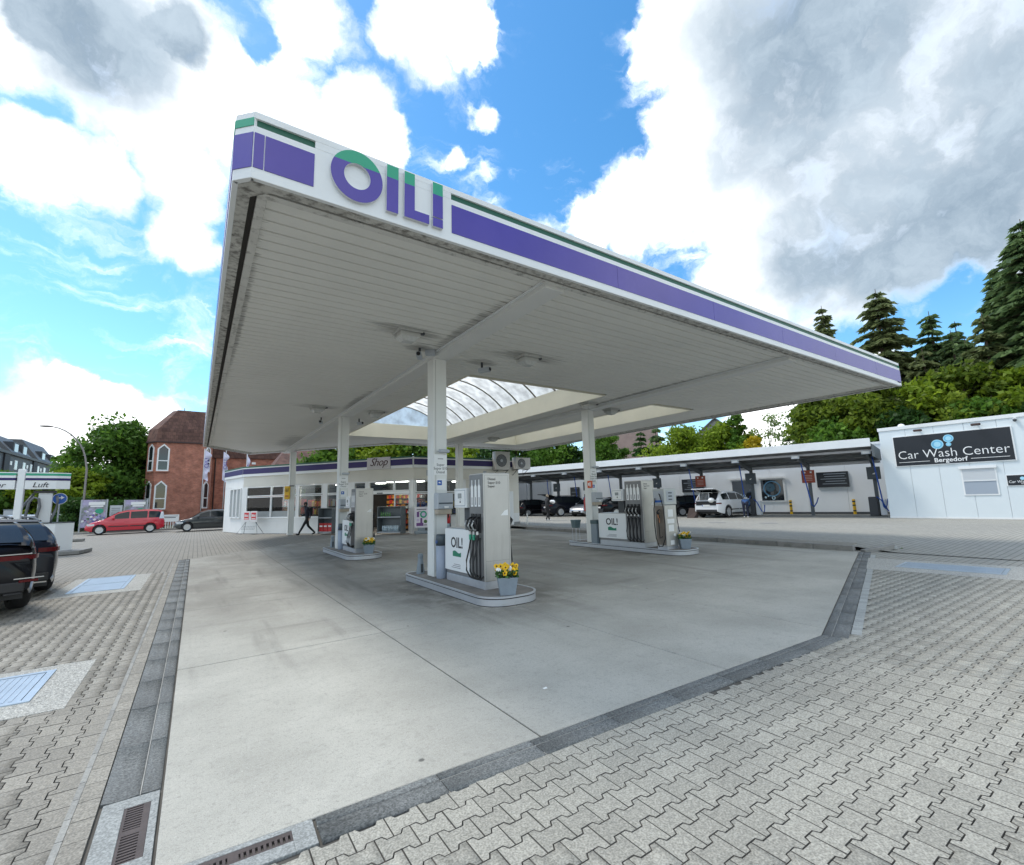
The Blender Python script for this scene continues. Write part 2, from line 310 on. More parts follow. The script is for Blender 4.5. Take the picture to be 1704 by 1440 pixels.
def concrete_mat():
    M = bpy.data.materials.new('forecourt concrete'); M.use_nodes = True; nt = M.node_tree; N = nt.nodes; L = nt.links; b = N['Principled BSDF']
    b.inputs['Roughness'].default_value = 0.82
    P = N.new('ShaderNodeNewGeometry').outputs['Position']
    def nz(sc, det, ro=0.6, st=None):
        v = P
        if st: mp = N.new('ShaderNodeMapping'); mp.inputs['Scale'].default_value = st; L.new(P, mp.inputs[0]); v = mp.outputs[0]
        x = N.new('ShaderNodeTexNoise'); x.inputs['Scale'].default_value = sc; x.inputs['Detail'].default_value = det; x.inputs['Roughness'].default_value = ro; L.new(v, x.inputs[0]); return x.outputs['Fac']
    def mr(v, a, b_, c=0, d=1, sm='SMOOTHSTEP'):
        x = N.new('ShaderNodeMapRange'); x.interpolation_type = sm; L.new(v, x.inputs[0])
        for i, q in enumerate((a, b_, c, d)): x.inputs[1 + i].default_value = q
        return x.outputs[0]
    def mul(a, b_, op='MULTIPLY'):
        x = N.new('ShaderNodeMath'); x.operation = op; L.new(a, x.inputs[0])
        if isinstance(b_, (int, float)): x.inputs[1].default_value = b_
        else: L.new(b_, x.inputs[1])
        return x.outputs[0]
    def mix(f, a, c):
        x = N.new('ShaderNodeMix'); x.data_type = 'RGBA'; L.new(f, x.inputs[0])
        if isinstance(a, tuple): x.inputs[6].default_value = (*a, 1)
        else: L.new(a, x.inputs[6])
        x.inputs[7].default_value = (*c, 1); return x.outputs[2]
    sp = N.new('ShaderNodeSeparateXYZ'); L.new(P, sp.inputs[0])
    base = mix(mr(nz(0.8, 6), 0.3, 0.7), (0.475, 0.468, 0.42), (0.355, 0.35, 0.312))
    base = mix(mr(nz(150, 2), 0.42, 0.72, 0, 0.55), base, (0.20, 0.197, 0.178))
    base = mix(mr(nz(38, 3, .7), 0.50, 0.72, 0, 0.55), base, (0.23, 0.228, 0.205)); base = mix(mr(nz(60, 3, .7), 0.54, 0.76, 0, 0.6), base, (0.56, 0.555, 0.51)); base = mix(mr(nz(9, 6, .7), 0.5, 0.7, 0, 0.35), base, (0.25, 0.246, 0.222))
    # traffic grime plus painted canopy shade, both fading towards the open edge
    under_roof = mr(sp.outputs[1], 5.4, 10.5)
    g = mul(under_roof, mr(nz(0.55, 5, 0.65, (1, 0.6, 1)), 0.30, 0.62, 0.35, 1.0))
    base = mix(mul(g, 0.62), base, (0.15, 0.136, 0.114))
    for ix, iy, hx, hy in ((4.2, 7.85, .53, 1.75), (4.2, 15.5, .53, 1.75), (11.2, 10.2, .53, 2.3)):      # oily stain with painted contact shade round each pump island
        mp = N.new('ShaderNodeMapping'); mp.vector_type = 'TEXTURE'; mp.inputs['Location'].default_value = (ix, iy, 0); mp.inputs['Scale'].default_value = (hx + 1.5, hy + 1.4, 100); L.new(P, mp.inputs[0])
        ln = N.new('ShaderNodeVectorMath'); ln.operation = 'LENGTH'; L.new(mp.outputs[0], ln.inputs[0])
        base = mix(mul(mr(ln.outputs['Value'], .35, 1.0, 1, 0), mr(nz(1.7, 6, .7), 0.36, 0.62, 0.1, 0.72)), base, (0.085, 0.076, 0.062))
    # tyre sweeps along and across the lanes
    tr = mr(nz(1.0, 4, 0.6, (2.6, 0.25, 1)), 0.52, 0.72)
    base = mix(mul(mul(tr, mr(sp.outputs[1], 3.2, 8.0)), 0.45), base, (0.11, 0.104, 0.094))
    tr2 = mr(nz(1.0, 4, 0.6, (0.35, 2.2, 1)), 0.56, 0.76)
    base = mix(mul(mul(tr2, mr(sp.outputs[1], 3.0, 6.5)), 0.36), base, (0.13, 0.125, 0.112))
    # small dark spots: gum and oil
    vo = N.new('ShaderNodeTexVoronoi'); vo.inputs['Scale'].default_value = 2.1; L.new(P, vo.inputs['Vector'])
    spot = mr(vo.outputs['Distance'], 0.03, 0.055, 1, 0)
    base = mix(mul(spot, mr(nz(0.9, 3), 0.44, 0.56, 0, 0.8)), base, (0.05, 0.05, 0.048))
    L.new(base, b.inputs['Base Color'])
    bp = N.new('ShaderNodeBump'); bp.inputs['Strength'].default_value = 0.25; bp.inputs['Distance'].default_value = 0.006; L.new(nz(140, 3), bp.inputs['Height']); L.new(bp.outputs[0], b.inputs['Normal'])
    return M
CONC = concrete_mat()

def far_paving():
    """paving beyond the built stones: same bond, too small to pick apart"""
    M = bpy.data.materials.new('far paving'); M.use_nodes = True; nt = M.node_tree; N = nt.nodes; L = nt.links; b = N['Principled BSDF']; b.inputs['Roughness'].default_value = 0.85
    P = N.new('ShaderNodeNewGeometry').outputs['Position']
    sp = N.new('ShaderNodeSeparateXYZ'); L.new(P, sp.inputs[0])
    sw = N.new('ShaderNodeCombineXYZ'); L.new(sp.outputs[1], sw.inputs[0]); L.new(sp.outputs[0], sw.inputs[1])
    lt = N.new('ShaderNodeMath'); lt.operation = 'LESS_THAN'; L.new(sp.outputs[0], lt.inputs[0]); lt.inputs[1].default_value = 9.0
    mv = N.new('ShaderNodeMix'); mv.data_type = 'VECTOR'; L.new(lt.outputs[0], mv.inputs[0]); L.new(P, mv.inputs[4]); L.new(sw.outputs[0], mv.inputs[5])
    br = N.new('ShaderNodeTexBrick'); L.new(mv.outputs[1], br.inputs['Vector']); br.inputs['Scale'].default_value = 1.0
    br.inputs['Brick Width'].default_value = 0.2; br.inputs['Row Height'].default_value = 0.136; br.inputs['Mortar Size'].default_value = 0.011; br.inputs['Mortar Smooth'].default_value = 0.4; br.offset = 0.5
    nz = N.new('ShaderNodeTexNoise'); nz.inputs['Scale'].default_value = 0.3; nz.inputs['Detail'].default_value = 7; L.new(P, nz.inputs[0])
    def mixc(f, a, c):
        x = N.new('ShaderNodeMix'); x.data_type = 'RGBA'; L.new(f, x.inputs[0])
        for s_, q in ((6, a), (7, c)):
            if isinstance(q, tuple): x.inputs[s_].default_value = (*q, 1)
            else: L.new(q, x.inputs[s_])
        return x.outputs[2]
    right = mixc(nz.outputs['Fac'], (0.285, 0.278, 0.245), (0.37, 0.362, 0.322)); left = mixc(nz.outputs['Fac'], (0.235, 0.222, 0.193), (0.30, 0.284, 0.247))
    c = mixc(lt.outputs[0], right, left); L.new(c, br.inputs['Color1'])
    sc = N.new('ShaderNodeVectorMath'); sc.operation = 'SCALE'; sc.inputs['Scale'].default_value = 0.86; L.new(c, sc.inputs[0]); L.new(sc.outputs[0], br.inputs['Color2'])
    dk = N.new('ShaderNodeVectorMath'); dk.operation = 'SCALE'; dk.inputs['Scale'].default_value = 0.45; L.new(c, dk.inputs[0]); L.new(dk.outputs[0], br.inputs['Mortar'])
    L.new(br.outputs['Color'], b.inputs['Base Color'])
    bp = N.new('ShaderNodeBump'); bp.inputs['Strength'].default_value = 0.5; bp.inputs['Distance'].default_value = 0.01; bp.invert = True; L.new(br.outputs['Fac'], bp.inputs['Height']); L.new(bp.outputs[0], b.inputs['Normal'])
    return M
FARP = far_paving()

ground = MB().add([(-600, -300, -0.018), (900, -300, -0.018), (900, 900, -0.014), (-600, 900, -0.018)], [(0, 1, 2, 3)]).build('ground', FARP, kind='structure')

def seg_box(m, a, b, o0, o1, z0, z1, e0=0.0, e1=0.0):
    """a wall along a->b; offsets o0..o1 measured outwards (right-hand side of a->b)"""
    a, b = Vector(a), Vector(b); d = (b - a).normalized(); q = Vector((d.y, -d.x)); A = a - d * e0; B = b + d * e1
    P = [A + q * o1, B + q * o1, B + q * o0, A + q * o0]
    return m.prism([tuple(p) for p in P], z0, z1)
# --- stones near enough to pick apart: double-T pavers
CAMP = np.array([0, 0, 1.6]); CR = np.array([0.82852, -0.55935, -0.02614]); CU = np.array([-0.05915, -0.13385, 0.98923]); CF = np.array([0.55683, 0.81805, 0.14399])
def in_view(x, y, margin=0.42):          # what the photo can see, with a margin to the side
    d = np.stack([x, y, np.full_like(x, -1.6)], -1); z = d @ CF
    u = (d @ CR) / np.maximum(z, 0.05) * 768.56 / 1704; v = (d @ CU) / np.maximum(z, 0.05) * 768.56 / 1704
    return (z > 0.15) & (abs(u) < 0.5 + margin) & (v > -0.4225 - margin)
def offset_in(P, d):                      # shrink a counter-clockwise outline by d on every edge
    n = len(P); E = np.roll(P, -1, 0) - P; N_ = np.stack([-E[:, 1], E[:, 0]], -1); N_ /= np.linalg.norm(N_, axis=1)[:, None]; out_ = []
    for i in range(n):
        a, b = N_[i - 1], N_[i]; m_ = a + b; out_.append(P[i] + m_ * d / max(1 + a @ b, .3))
    return np.array(out_)
def outline(Ln, p, a=0.0145):
    L2, w, n = Ln / 2, p / 2 + a, p / 2 - a
    q = [(-L2, -w), (-0.295 * Ln, -w), (-0.205 * Ln, -n), (0.205 * Ln, -n), (0.295 * Ln, -w), (L2, -w)]
    return np.array(q + [(-x, -y) for x, y in q])
def stone_rings(ol): return offset_in(ol, 0.0036), offset_in(ol, 0.0013)
def stone_mesh(name, ol, m):
    n = len(ol); t_, b_ = stone_rings(ol)
    vs = [(x, y, 0) for x, y in t_] + [(x, y, -0.010) for x, y in b_]
    me = bpy.data.meshes.new(name); me.from_pydata(vs, [], [tuple(range(n))] + [(n + i, n + (i + 1) % n, (i + 1) % n, i) for i in range(n)]); me.materials.append(m); me.materials.append(JOINT)
    for f in me.polygons: f.material_index = 0 if f.index == 0 else 1
    return me
def seg_side(x, y, a, b):               # > 0 to the left of a->b, metres
    dx, dy = b[0] - a[0], b[1] - a[1]; l = math.hypot(dx, dy); return (dx * (y - a[1]) - dy * (x - a[0])) / l
def in_poly(x, y, P):          # well inside, so that cut stones run under the frames
    r = np.ones_like(x, bool)
    for i in range(len(P)): r &= seg_side(x, y, P[i], P[(i + 1) % len(P)]) > 0.06
    return r
RG0, RG1 = (5.92, 2.62), (14.63, 5.30)          # slab edge along the right-hand gutter
MAN1 = [(-2.24, 12.2), (-0.83, 12.2), (-0.83, 15.1), (-2.24, 15.1)]; MAN2 = [(-2.3, 5.47), (-0.80, 5.47), (-0.80, 6.98), (-2.3, 6.98)]
MAN3 = [(11.55, 4.09), (11.96, 0.9), (13.9, 1.15), (13.38, 4.67)]
FAR = 13.6
def centres(Ln, p, along, xr, yr, ph=(0, 0)):
    if along == 'X':
        r = np.arange(int(yr[0] / p) - 1, int(yr[1] / p) + 2); c = np.arange(int(xr[0] / Ln) - 1, int(xr[1] / Ln) + 2)
        rr, cc = np.meshgrid(r, c); return (cc * Ln + (rr % 2) * Ln / 2 + ph[0]).ravel(), (rr * p + ph[1]).ravel()
    r = np.arange(int(xr[0] / p) - 1, int(xr[1] / p) + 2); c = np.arange(int(yr[0] / Ln) - 1, int(yr[1] / Ln) + 2)
    rr, cc = np.meshgrid(r, c); return (rr * p + ph[0]).ravel(), (cc * Ln + (rr % 2) * Ln / 2 + ph[1]).ravel()
LR, PR, LL, PL = 0.178, 0.132, 0.2, 0.136
xr_, yr_ = centres(LR, PR, 'X', (-0.6, 14.5), (-2.0, 5.2), (0, 2.43 - PR / 2 - 18 * PR))
k = ((yr_ < 2.62 - 0.034 * xr_) & (xr_ < 6.1)) | ((xr_ >= 6.0) & (seg_side(xr_, yr_, RG0, RG1) < -0.31) & (xr_ < 14.6))
k &= in_view(xr_, yr_) & (np.hypot(xr_, yr_) < FAR) & ~in_poly(xr_, yr_, MAN3) & (xr_ > -0.3); xr_, yr_ = xr_[k], yr_[k]
xl_, yl_ = centres(LL, PL, 'Y', (-8, 0.4), (1.5, 16), (-0.470 - PL / 2 + .012, 0.01))
k = (xl_ < -0.470 - PL * 0.35) & in_view(xl_, yl_) & (np.hypot(xl_, yl_) < FAR + 1.5) & ~in_poly(xl_, yl_, MAN1) & ~in_poly(xl_, yl_, MAN2); xl_, yl_ = xl_[k], yl_[k]
pavement = MB()
for i in range(60):
    a0, a1 = R(-60) + i * R(2.6), R(-60) + (i + 1) * R(2.6); f0 = (FAR if a0 > 0 else FAR + 1.5) - .1
    pavement.add([(0, 0, -0.0125), (f0 * math.sin(a0), f0 * math.cos(a0), -0.0125), (f0 * math.sin(a1), f0 * math.cos(a1), -0.0125)], [(0, 2, 1)])
pavement = pavement.build('pavement', JOINT, kind='structure')
dist = np.concatenate([np.hypot(xr_, yr_), np.hypot(xl_, yl_)]); isl = np.concatenate([np.zeros(len(xr_), bool), np.ones(len(xl_), bool)])
X = np.concatenate([xr_, xl_]); Y = np.concatenate([yr_, yl_])
vis = in_view(X, Y, -0.01)
order = np.lexsort((dist, ~vis)); near, rest = order[:300], order[300:]
olR, olL = outline(LR, PR), outline(LL, PL); olL = np.stack([-olL[:, 1], olL[:, 0]], -1)
mR, mL = stone_mesh('paver', olR, PAVER_R), stone_mesh('paver', olL, PAVER_L)
for i in near:
    o = bpy.data.objects.new('paver', mL if isl[i] else mR); COL.objects.link(o); o.parent = pavement
    o.location = (X[i], Y[i], random.uniform(-0.0012, 0.0008)); o.rotation_euler = (random.uniform(-.004, .004), random.uniform(-.004, .004), random.uniform(-.008, .008))
def stone_field(name, idx, ol, m):
    n = len(idx); k = len(ol); inset, ol = stone_rings(ol)
    loc = np.zeros((2 * k, 3)); loc[:k, :2] = inset; loc[k:, :2] = ol; loc[k:, 2] = -0.010
    V = np.repeat(loc[None], n, 0); V[:, :, 0] += X[idx, None]; V[:, :, 1] += Y[idx, None]
    V[:, :, 2] += RNG.uniform(-0.0012, 0.0010, n)[:, None] + RNG.uniform(-.005, .005, n)[:, None] * loc[None, :, 0] + RNG.uniform(-.005, .005, n)[:, None] * loc[None, :, 1]
    quads = np.array([[k + i, k + (i + 1) % k, (i + 1) % k, i] for i in range(k)])
    lv = np.concatenate([np.arange(k), quads.ravel()]); loops = (lv[None] + (np.arange(n) * 2 * k)[:, None]).ravel()
    sizes = np.tile(np.array([k] + [4] * k), n); starts = np.concatenate([[0], np.cumsum(sizes)[:-1]])
    me = bpy.data.meshes.new(name); me.vertices.add(n * 2 * k); me.vertices.foreach_set('co', V.ravel()); me.loops.add(len(loops)); me.loops.foreach_set('vertex_index', loops)
    me.polygons.add(len(sizes)); me.polygons.foreach_set('loop_start', starts); me.polygons.foreach_set('loop_total', sizes)
    at = me.attributes.new('tone', 'FLOAT', 'POINT'); t = RNG.random(n); t = np.where(RNG.random(n) < 0.03, 1.8, t); t = np.where(RNG.random(n) < 0.04, -.9, t); at.data.foreach_set('value', np.repeat(t, 2 * k))
    me.update(calc_edges=True); me.validate(); me.materials.append(m); me.materials.append(JOINT); me.polygons.foreach_set('material_index', np.tile(np.array([0] + [1] * k, dtype=np.int32), n))
    o = bpy.data.objects.new(name, me); COL.objects.link(o); o.parent = pavement; o['kind'] = 'stuff'
stone_field('paver_field', rest[~isl[rest]], olR, PAVER_RS); stone_field('paver_field', rest[isl[rest]], olL, PAVER_LS)

# --- concrete forecourt cast in bays
def clip(P, axis, val, keep_less):
    out = []
    for i in range(len(P)):
        a, b = P[i], P[(i + 1) % len(P)]; ia = (a[axis] <= val) == keep_less or a[axis] == val; ib = (b[axis] <= val) == keep_less or b[axis] == val
        if ia: out.append(a)
        if ia != ib:
            t = (val - a[axis]) / (b[axis] - a[axis]); out.append((a[0] + t * (b[0] - a[0]), a[1] + t * (b[1] - a[1])))
    return out
SLAB = [(-0.06, 2.815), (5.92, 2.615), (14.63, 5.30), (14.83, 20.5), (14.9, 23.4), (7.45, 25.8), (-0.06, 18.4)]
forecourt = MB().prism(SLAB, -0.03, -0.009).build('forecourt', JOINT, kind='structure')
xs = [-1, 2.04, 4.15, 6.25, 8.4, 10.5, 12.6, 16]; ys = [2, 5.97, 9.2, 12.45, 15.7, 18.95, 22.2, 27]
for i in range(len(xs) - 1):
    for j in range(len(ys) - 1):
        P = SLAB
        for ax, v, less in ((0, xs[i] + .008, False), (0, xs[i + 1] - .008, True), (1, ys[j] + .008, False), (1, ys[j + 1] - .008, True)):
            P = clip(P, ax, v, less)
            if len(P) < 3: break
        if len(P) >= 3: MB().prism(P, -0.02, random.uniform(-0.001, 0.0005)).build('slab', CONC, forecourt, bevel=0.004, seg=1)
gutter = MB().prism([(-0.35, 2.3), (-0.055, 2.3), (-0.055, 18.4), (-0.35, 18.4)], -0.04, -0.016).prism([(-0.05, 2.62), (6.1, 2.42), (5.93, 2.61), (-0.05, 2.81)], -0.04, -0.0165).build('gutter', JOINT, kind='structure')
def gutter_run(a, b, n, rows, side, up=0.0):
    """stones laid from a to b; rows = (offset0, offset1, dish)"""
    a, b = Vector((*a, 0)), Vector((*b, 0)); d = (b - a); l = d.length / n; d.normalize(); q = Vector((-d.y, d.x, 0)) * side
    M = Matrix(((d.x, q.x, 0, 0), (d.y, q.y, 0, 0), (0, 0, 1, 0), (0, 0, 0, 1)))
    for o0, o1, dish in rows:
        m = MB(); w = o1 - o0; prof = [(0, -0.014), (0.003, 0.001), (w * .3, 0.001 - dish), (w * .6, 0.001 - dish * 1.3), (w - .003, 0.002), (w, -0.014)]
        g = 0.004; m.grid([[(x, y, z) for y, z in prof] for x in (g, l - g)])
        k = len(prof); m.f += [tuple(range(k)), tuple(range(2 * k - 1, k - 1, -1))]
        me = m.mesh('gutter_stone'); me.materials.append(GUTTER)
        for q_ in me.polygons: q_.use_smooth = len(q_.vertices) == 4
        if side > 0: me.flip_normals()
        for i in range(n):
            o = bpy.data.objects.new('gutter_stone', me); COL.objects.link(o); o.parent = gutter
            o.matrix_local = Matrix.Translation(a + d * l * i + q * o0 + Vector((0, 0, random.uniform(-.0015, .0015) + up))) @ M
MORTAR = mat('pale mortar', (.33, .33, .31), .9, var=.3, scale=6, coord='World')
def mortar_line(a, b, off, w=.006): seg_box(MB(), a, b, off - w / 2, off + w / 2, -.012, -.0005).build('mortar_line', MORTAR, gutter)
gutter_run((-0.064, 3.60), (-0.064, 18.3), 20, [(0.008, 0.100, 0.0), (0.106, 0.278, 0.005)], 1)
gutter_run((0.60, 2.785), (5.95, 2.604), 8, [(0.0, 0.066, 0.0), (0.072, 0.205, 0.0005)], -1, .0025)
gutter_run(RG0, RG1, 14, [(0.015, 0.095, 0.0), (0.101, 0.258, 0.005)], -1)
mortar_line((-0.064, 18.3), (-0.064, 3.6), .103); mortar_line((5.92, 2.605), (0.60, 2.785), -.069); mortar_line(RG0, RG1, .098)
def row_of(name, n, a, d, step, size, m, zt=0.003, parent=None):
    me = MB().box((step / 2, 0, zt - 0.012), (step - 0.006, size, 0.024)).mesh(name); me.materials.append(m); d = Vector((*d, 0)).normalized()
    for i in range(n):
        o = bpy.data.objects.new(name, me); COL.objects.link(o); o.parent = parent or pavement; o.location = Vector((*a, random.uniform(-.001, .001))) + d * step * i; o.rotation_euler = (0, 0, math.atan2(d.y, d.x))
row_of('edge_stone', 75, (-0.395, 2.3), (0, 1), 0.2, 0.098, PAVER_L)
row_of('edge_stone', 75, (-0.461, 2.35), (0, 1), 0.2, 0.03, mat('pale half stone', (.262, .262, .245), .85, var=.1, rand=.15, speck=.1, coord='World'))
rd = Vector((RG1[0] - RG0[0], RG1[1] - RG0[1])).normalized(); rn = Vector((rd.y, -rd.x))
row_of('edge_stone', 75, (RG0[0] + rn.x * .315 + rd.x * .22, RG0[1] + rn.y * .315 + rd.y * .22), rd, 0.11, 0.095, PALE)

# --- drains and covers
def drain(loc, rz, label, L_=0.50, W_=0.115, blk=(0.70, 0.25)):
    t = empty('drain_inlet', label, 'drain', loc, rz, 'iron drain inlets in the gutter')
    m = MB()
    bx, by = blk[0] / 2, blk[1] / 2
    m.b2(-bx, -L_ / 2, -by, by, -.014, .003); m.b2(L_ / 2, bx, -by, by, -.014, .003); m.b2(-L_ / 2, L_ / 2, -by, -by + .035, -.014, .003); m.b2(-L_ / 2, L_ / 2, -by + .035 + W_, by, -.014, .003)
    m.build('surround', mat('drain stone', (.27, .285, .28), .85, var=.1, speck=.2, coord='World'), t, bevel=.003); y0, y1 = -by + .036, -by + .034 + W_
    MB().b2(-L_ / 2, L_ / 2, y0, y1, -.0145, -.013).build('sump', BLACK, t)
    g = MB(); g.b2(-L_ / 2, L_ / 2, y0, y0 + .03, -.013, .001); g.b2(-L_ / 2, L_ / 2, y1 - .012, y1, -.013, .001); g.b2(-L_ / 2, -L_ / 2 + .01, y0 + .03, y1 - .012, -.013, .001); g.b2(L_ / 2 - .01, L_ / 2, y0 + .03, y1 - .012, -.013, .001); g.b2(-.022, .022, y0 + .03, y1 - .012, -.013, .001)
    g = g.build('grate', IRON, t)
    bar = MB().b2(-.006, .006, y0 + .03, y1 - .012, -.013, 0.0005).mesh('bar'); bar.materials.append(IRON)
    for s in (-1, 1):
        for i in range(9):
            o = bpy.data.objects.new('bar', bar); COL.objects.link(o); o.parent = g; o.location.x = s * (.036 + i * .0235)
    return t
drain((-0.20, 3.235, 0.0), PI / 2, 'rusty iron drain grate in the left gutter, in a pale stone surround', blk=(.70, .25))
drain((0.235, 2.70, 0.0), PI - .034, 'rusty iron drain grate in the front gutter, in a pale stone surround', blk=(.70, .205), W_=.085)

def cover(name, frame, plates, label, rz=0.0):
    cx = sum(q[0] for q in frame) / 4; cy = sum(q[1] for q in frame) / 4
    t = empty(name, label, 'access cover', (cx, cy, 0), 0, 'steel access covers in the paving')
    MB().prism([(x - cx, y - cy) for x, y in frame], -.02, .004).build('concrete_frame', FRAMEC, t, bevel=.003)
    for x0, x1, y0, y1 in plates:
        T = Matrix.Translation(((x0 + x1) / 2 - cx, (y0 + y1) / 2 - cy, 0)) @ Matrix.Rotation(rz, 4, 'Z'); a, b = (x1 - x0) / 2, (y1 - y0) / 2
        f = MB()
        for c, d in (((0, -b + .03, .007), (2 * a, .06, .012)), ((0, b - .03, .007), (2 * a, .06, .012)), ((-a + .03, 0, .007), (.06, 2 * b - .12, .012)), ((a - .03, 0, .007), (.06, 2 * b - .12, .012))): f.box(c, d, 0, T)
        f.build('rim', PLATE, t)
        p = MB().box((0, 0, .006), (2 * a - .14, 2 * b - .14, .006), 0, T).build('plate', PLATE, t)
        r = MB(); n = int((2 * a - .16) / .05)
        for i in range(n): r.box((-a + .095 + i * .05, 0, .0105), (.018, 2 * b - .17, .004), 0, T)
        o = r.build('tread_ribs', PLATE, p, kind='stuff')
        MB().box((0, 0, .0035), (2 * a - .10, 2 * b - .10, .002), 0, T).build('gap', BLACK, t)
cover('access_cover', MAN1, [(-2.02, -1.13, 12.62, 13.80), (-2.02, -1.13, 13.82, 15.0)], 'twin steel access cover in a washed concrete frame, behind the black cars')
cover('access_cover', MAN2, [(-2.06, -1.08, 5.82, 6.78)], 'steel access cover in washed concrete frame, cut off at left beside the gutter')
cover('access_cover', MAN3, [(12.24, 13.18, 2.24, 3.84)], 'long blue steel access cover in a concrete band before the wash sign wall', rz=R(5.5))

# --- the raised wash yard and its kerb
def yz(x, y):
    t = min(max((x - 15.0) / 6.0, 0), 1); t = t * t * (3 - 2 * t); s = min(max((y - 4.6) / 1.2, 0), 1); s = s * s * (3 - 2 * s)
    return 0.12 * (s + (1 - s) * t) - 0.002
gx = [15.0 + i * .6 for i in range(14)] + [24, 28, 34, 45, 70]; gy = [-25, -12, -6, -3] + [-2 + i * .6 for i in range(16)] + [9, 14, 20, 26, 34, 45, 70]
MB().grid([[(x, y, yz(x, y)) for y in gy] for x in gx]).build('wash_yard', FARP, smooth=True, kind='structure').data.flip_normals()
kerb = MB().prism([(14.80, 5.6), (15.7, 5.7), (15.9, 22.0), (17.2, 24.2), (16.45, 24.2), (14.95, 20.6)], -0.01, 0.126).build('kerb', mat('dirty kerb strip', (0.25, 0.235, 0.2), 0.95, var=0.25, scale=2, bump=0.6, bscale=25, coord='World'), kind='structure')
def kerb_line(pts, h=0.135, w=0.13, l=1.0, m=KERBM, tilt=0.0):
    for a, b in zip(pts[:-1], pts[1:]):
        a, b = Vector(a), Vector(b); d = b - a; n = max(1, round(d.length / l))
        for i in range(n):
            c = a + d * ((i + .5) / n)
            o = MB().box((0, 0, (h - .02) / 2), (d.length / n - .012, w, h + .02)).build('kerb_stone', m, kerb, bevel=.014)
            o.location = (c.x, c.y, random.uniform(-.006, .004)); o.rotation_euler = (random.uniform(-.02, .02), tilt, math.atan2(d.y, d.x) + random.uniform(-.006, .006))
kerb_line([(14.78, 8.4), (14.93, 20.6), (16.35, 23.3)]); kerb_line([(14.66, 5.4), (14.70, 8.38)], h=.15, w=.16)
o = MB().box((0, 0, .03), (.9, .16, .13)).build('kerb_stone', KERBM, kerb, bevel=.02); o.location = (15.10, 5.02, 0.01); o.rotation_euler = (0, R(-7), R(-28))
o = MB().box((0, 0, .02), (.8, .35, .1)).build('kerb_stone', PALE, kerb, bevel=.03); o.location = (15.75, 5.0, 0.02); o.rotation_euler = (R(6), R(6), R(20))

# ------------------------------------------------------------------ the canopy
canopy = empty('canopy', 'white forecourt canopy with purple and green bands, letters and ribbed soffit on square pillars', 'canopy')
ZB, ZT, ZS = 4.62, 5.31, 4.68                      # fascia bottom and top, soffit
OUT = [(0.24, 4.536), (17.05, 4.536), (17.05, 23.4), (8.4, 23.3), (2.46, 30.9), (0.097, 27.5), (0.097, 4.68)]
n = len(OUT)
TRIMM = mat('edge trim paint', (0.6, 0.59, 0.55), 0.6, var=0.12, scale=2, stain=0.8, stain_col=(0.16, 0.15, 0.13), sscale=(9, 9, 9), sthr=(0.52, 0.7), coord='World')
for i in range(n):
    a, b = OUT[i], OUT[(i + 1) % n]; front = i == 0
    m = MB()
    if front:
        seg_box(m, a, b, -.05, 0, 5.241, ZT); seg_box(m, a, b, -.05, 0, ZB, 5.160); seg_box(m, (.78, 4.536), (2.30, 4.536), -.05, 0, 5.160, 5.241)
    else: seg_box(m, a, b, -.05, 0, ZB, ZT, -.0505 if i in (1, 2) else 0, -.001 if i in (1, 2) else 0)
    f = m.build('fascia', WHITE, canopy, bevel=.004)
    if i != 6: seg_box(MB(), a, b, -.16, -.05, ZB + .0007 * i, ZB + .012).build('lip', MOULD if i != 3 else WHITE, f)
    seg_box(MB(), a, b, -.31, -.22, ZB + .015 + .0008 * i, ZS + .02, -.12, -.12).build('edge_trim', TRIMM, canopy, bevel=.004)
    seg_box(MB(), a, b, -.30, -.05, ZS + .02 + .0008 * i, ZS + .05).build('gap_lining', mat('dark gap', (0.07, 0.065, 0.06), 0.9), f)
    if front:
        for x0, x1 in ((.262, .78), (2.30, 17.05)):
            MB().b2(x0, x1, 4.56, 4.575, 5.160, 5.241).build('green_channel', GREEN_SHADED, canopy)
        cuts = [(.245, .335), (.338, .78), (2.30, 5.1), (5.1, 7.6), (7.6, 10.1), (10.1, 12.65), (12.65, 15.2), (15.2, 17.048)]
        for x0, x1 in cuts: MB().b2(x0 + .003, x1 - .003, 4.529, 4.5355, 4.729, 5.087).build('purple_band', PURPLE, canopy)
    else:
        ls = (Vector(b) - Vector(a)).length; k = max(1, round(ls / 3)); d = (Vector(b) - Vector(a)) / k
        for j in range(k):
            p, q = Vector(a) + d * j, Vector(a) + d * (j + 1)
            seg_box(MB(), p, q, .0005, .007, 4.729, 5.087, -.002, -.002).build('purple_band', PURPLE, canopy)
        seg_box(MB(), a, b, .0005, .007, 5.160, 5.241, -.002, -.002).build('green_band', GREEN, canopy)
MB().prism([(0.14, 4.705), (0.27, 4.583), (.42, 4.60), (.42, 4.70), (.26, 4.86), (.155, 4.86)], ZB + .0045, ZB + .0115).build('corner_plate', MOULD, canopy)
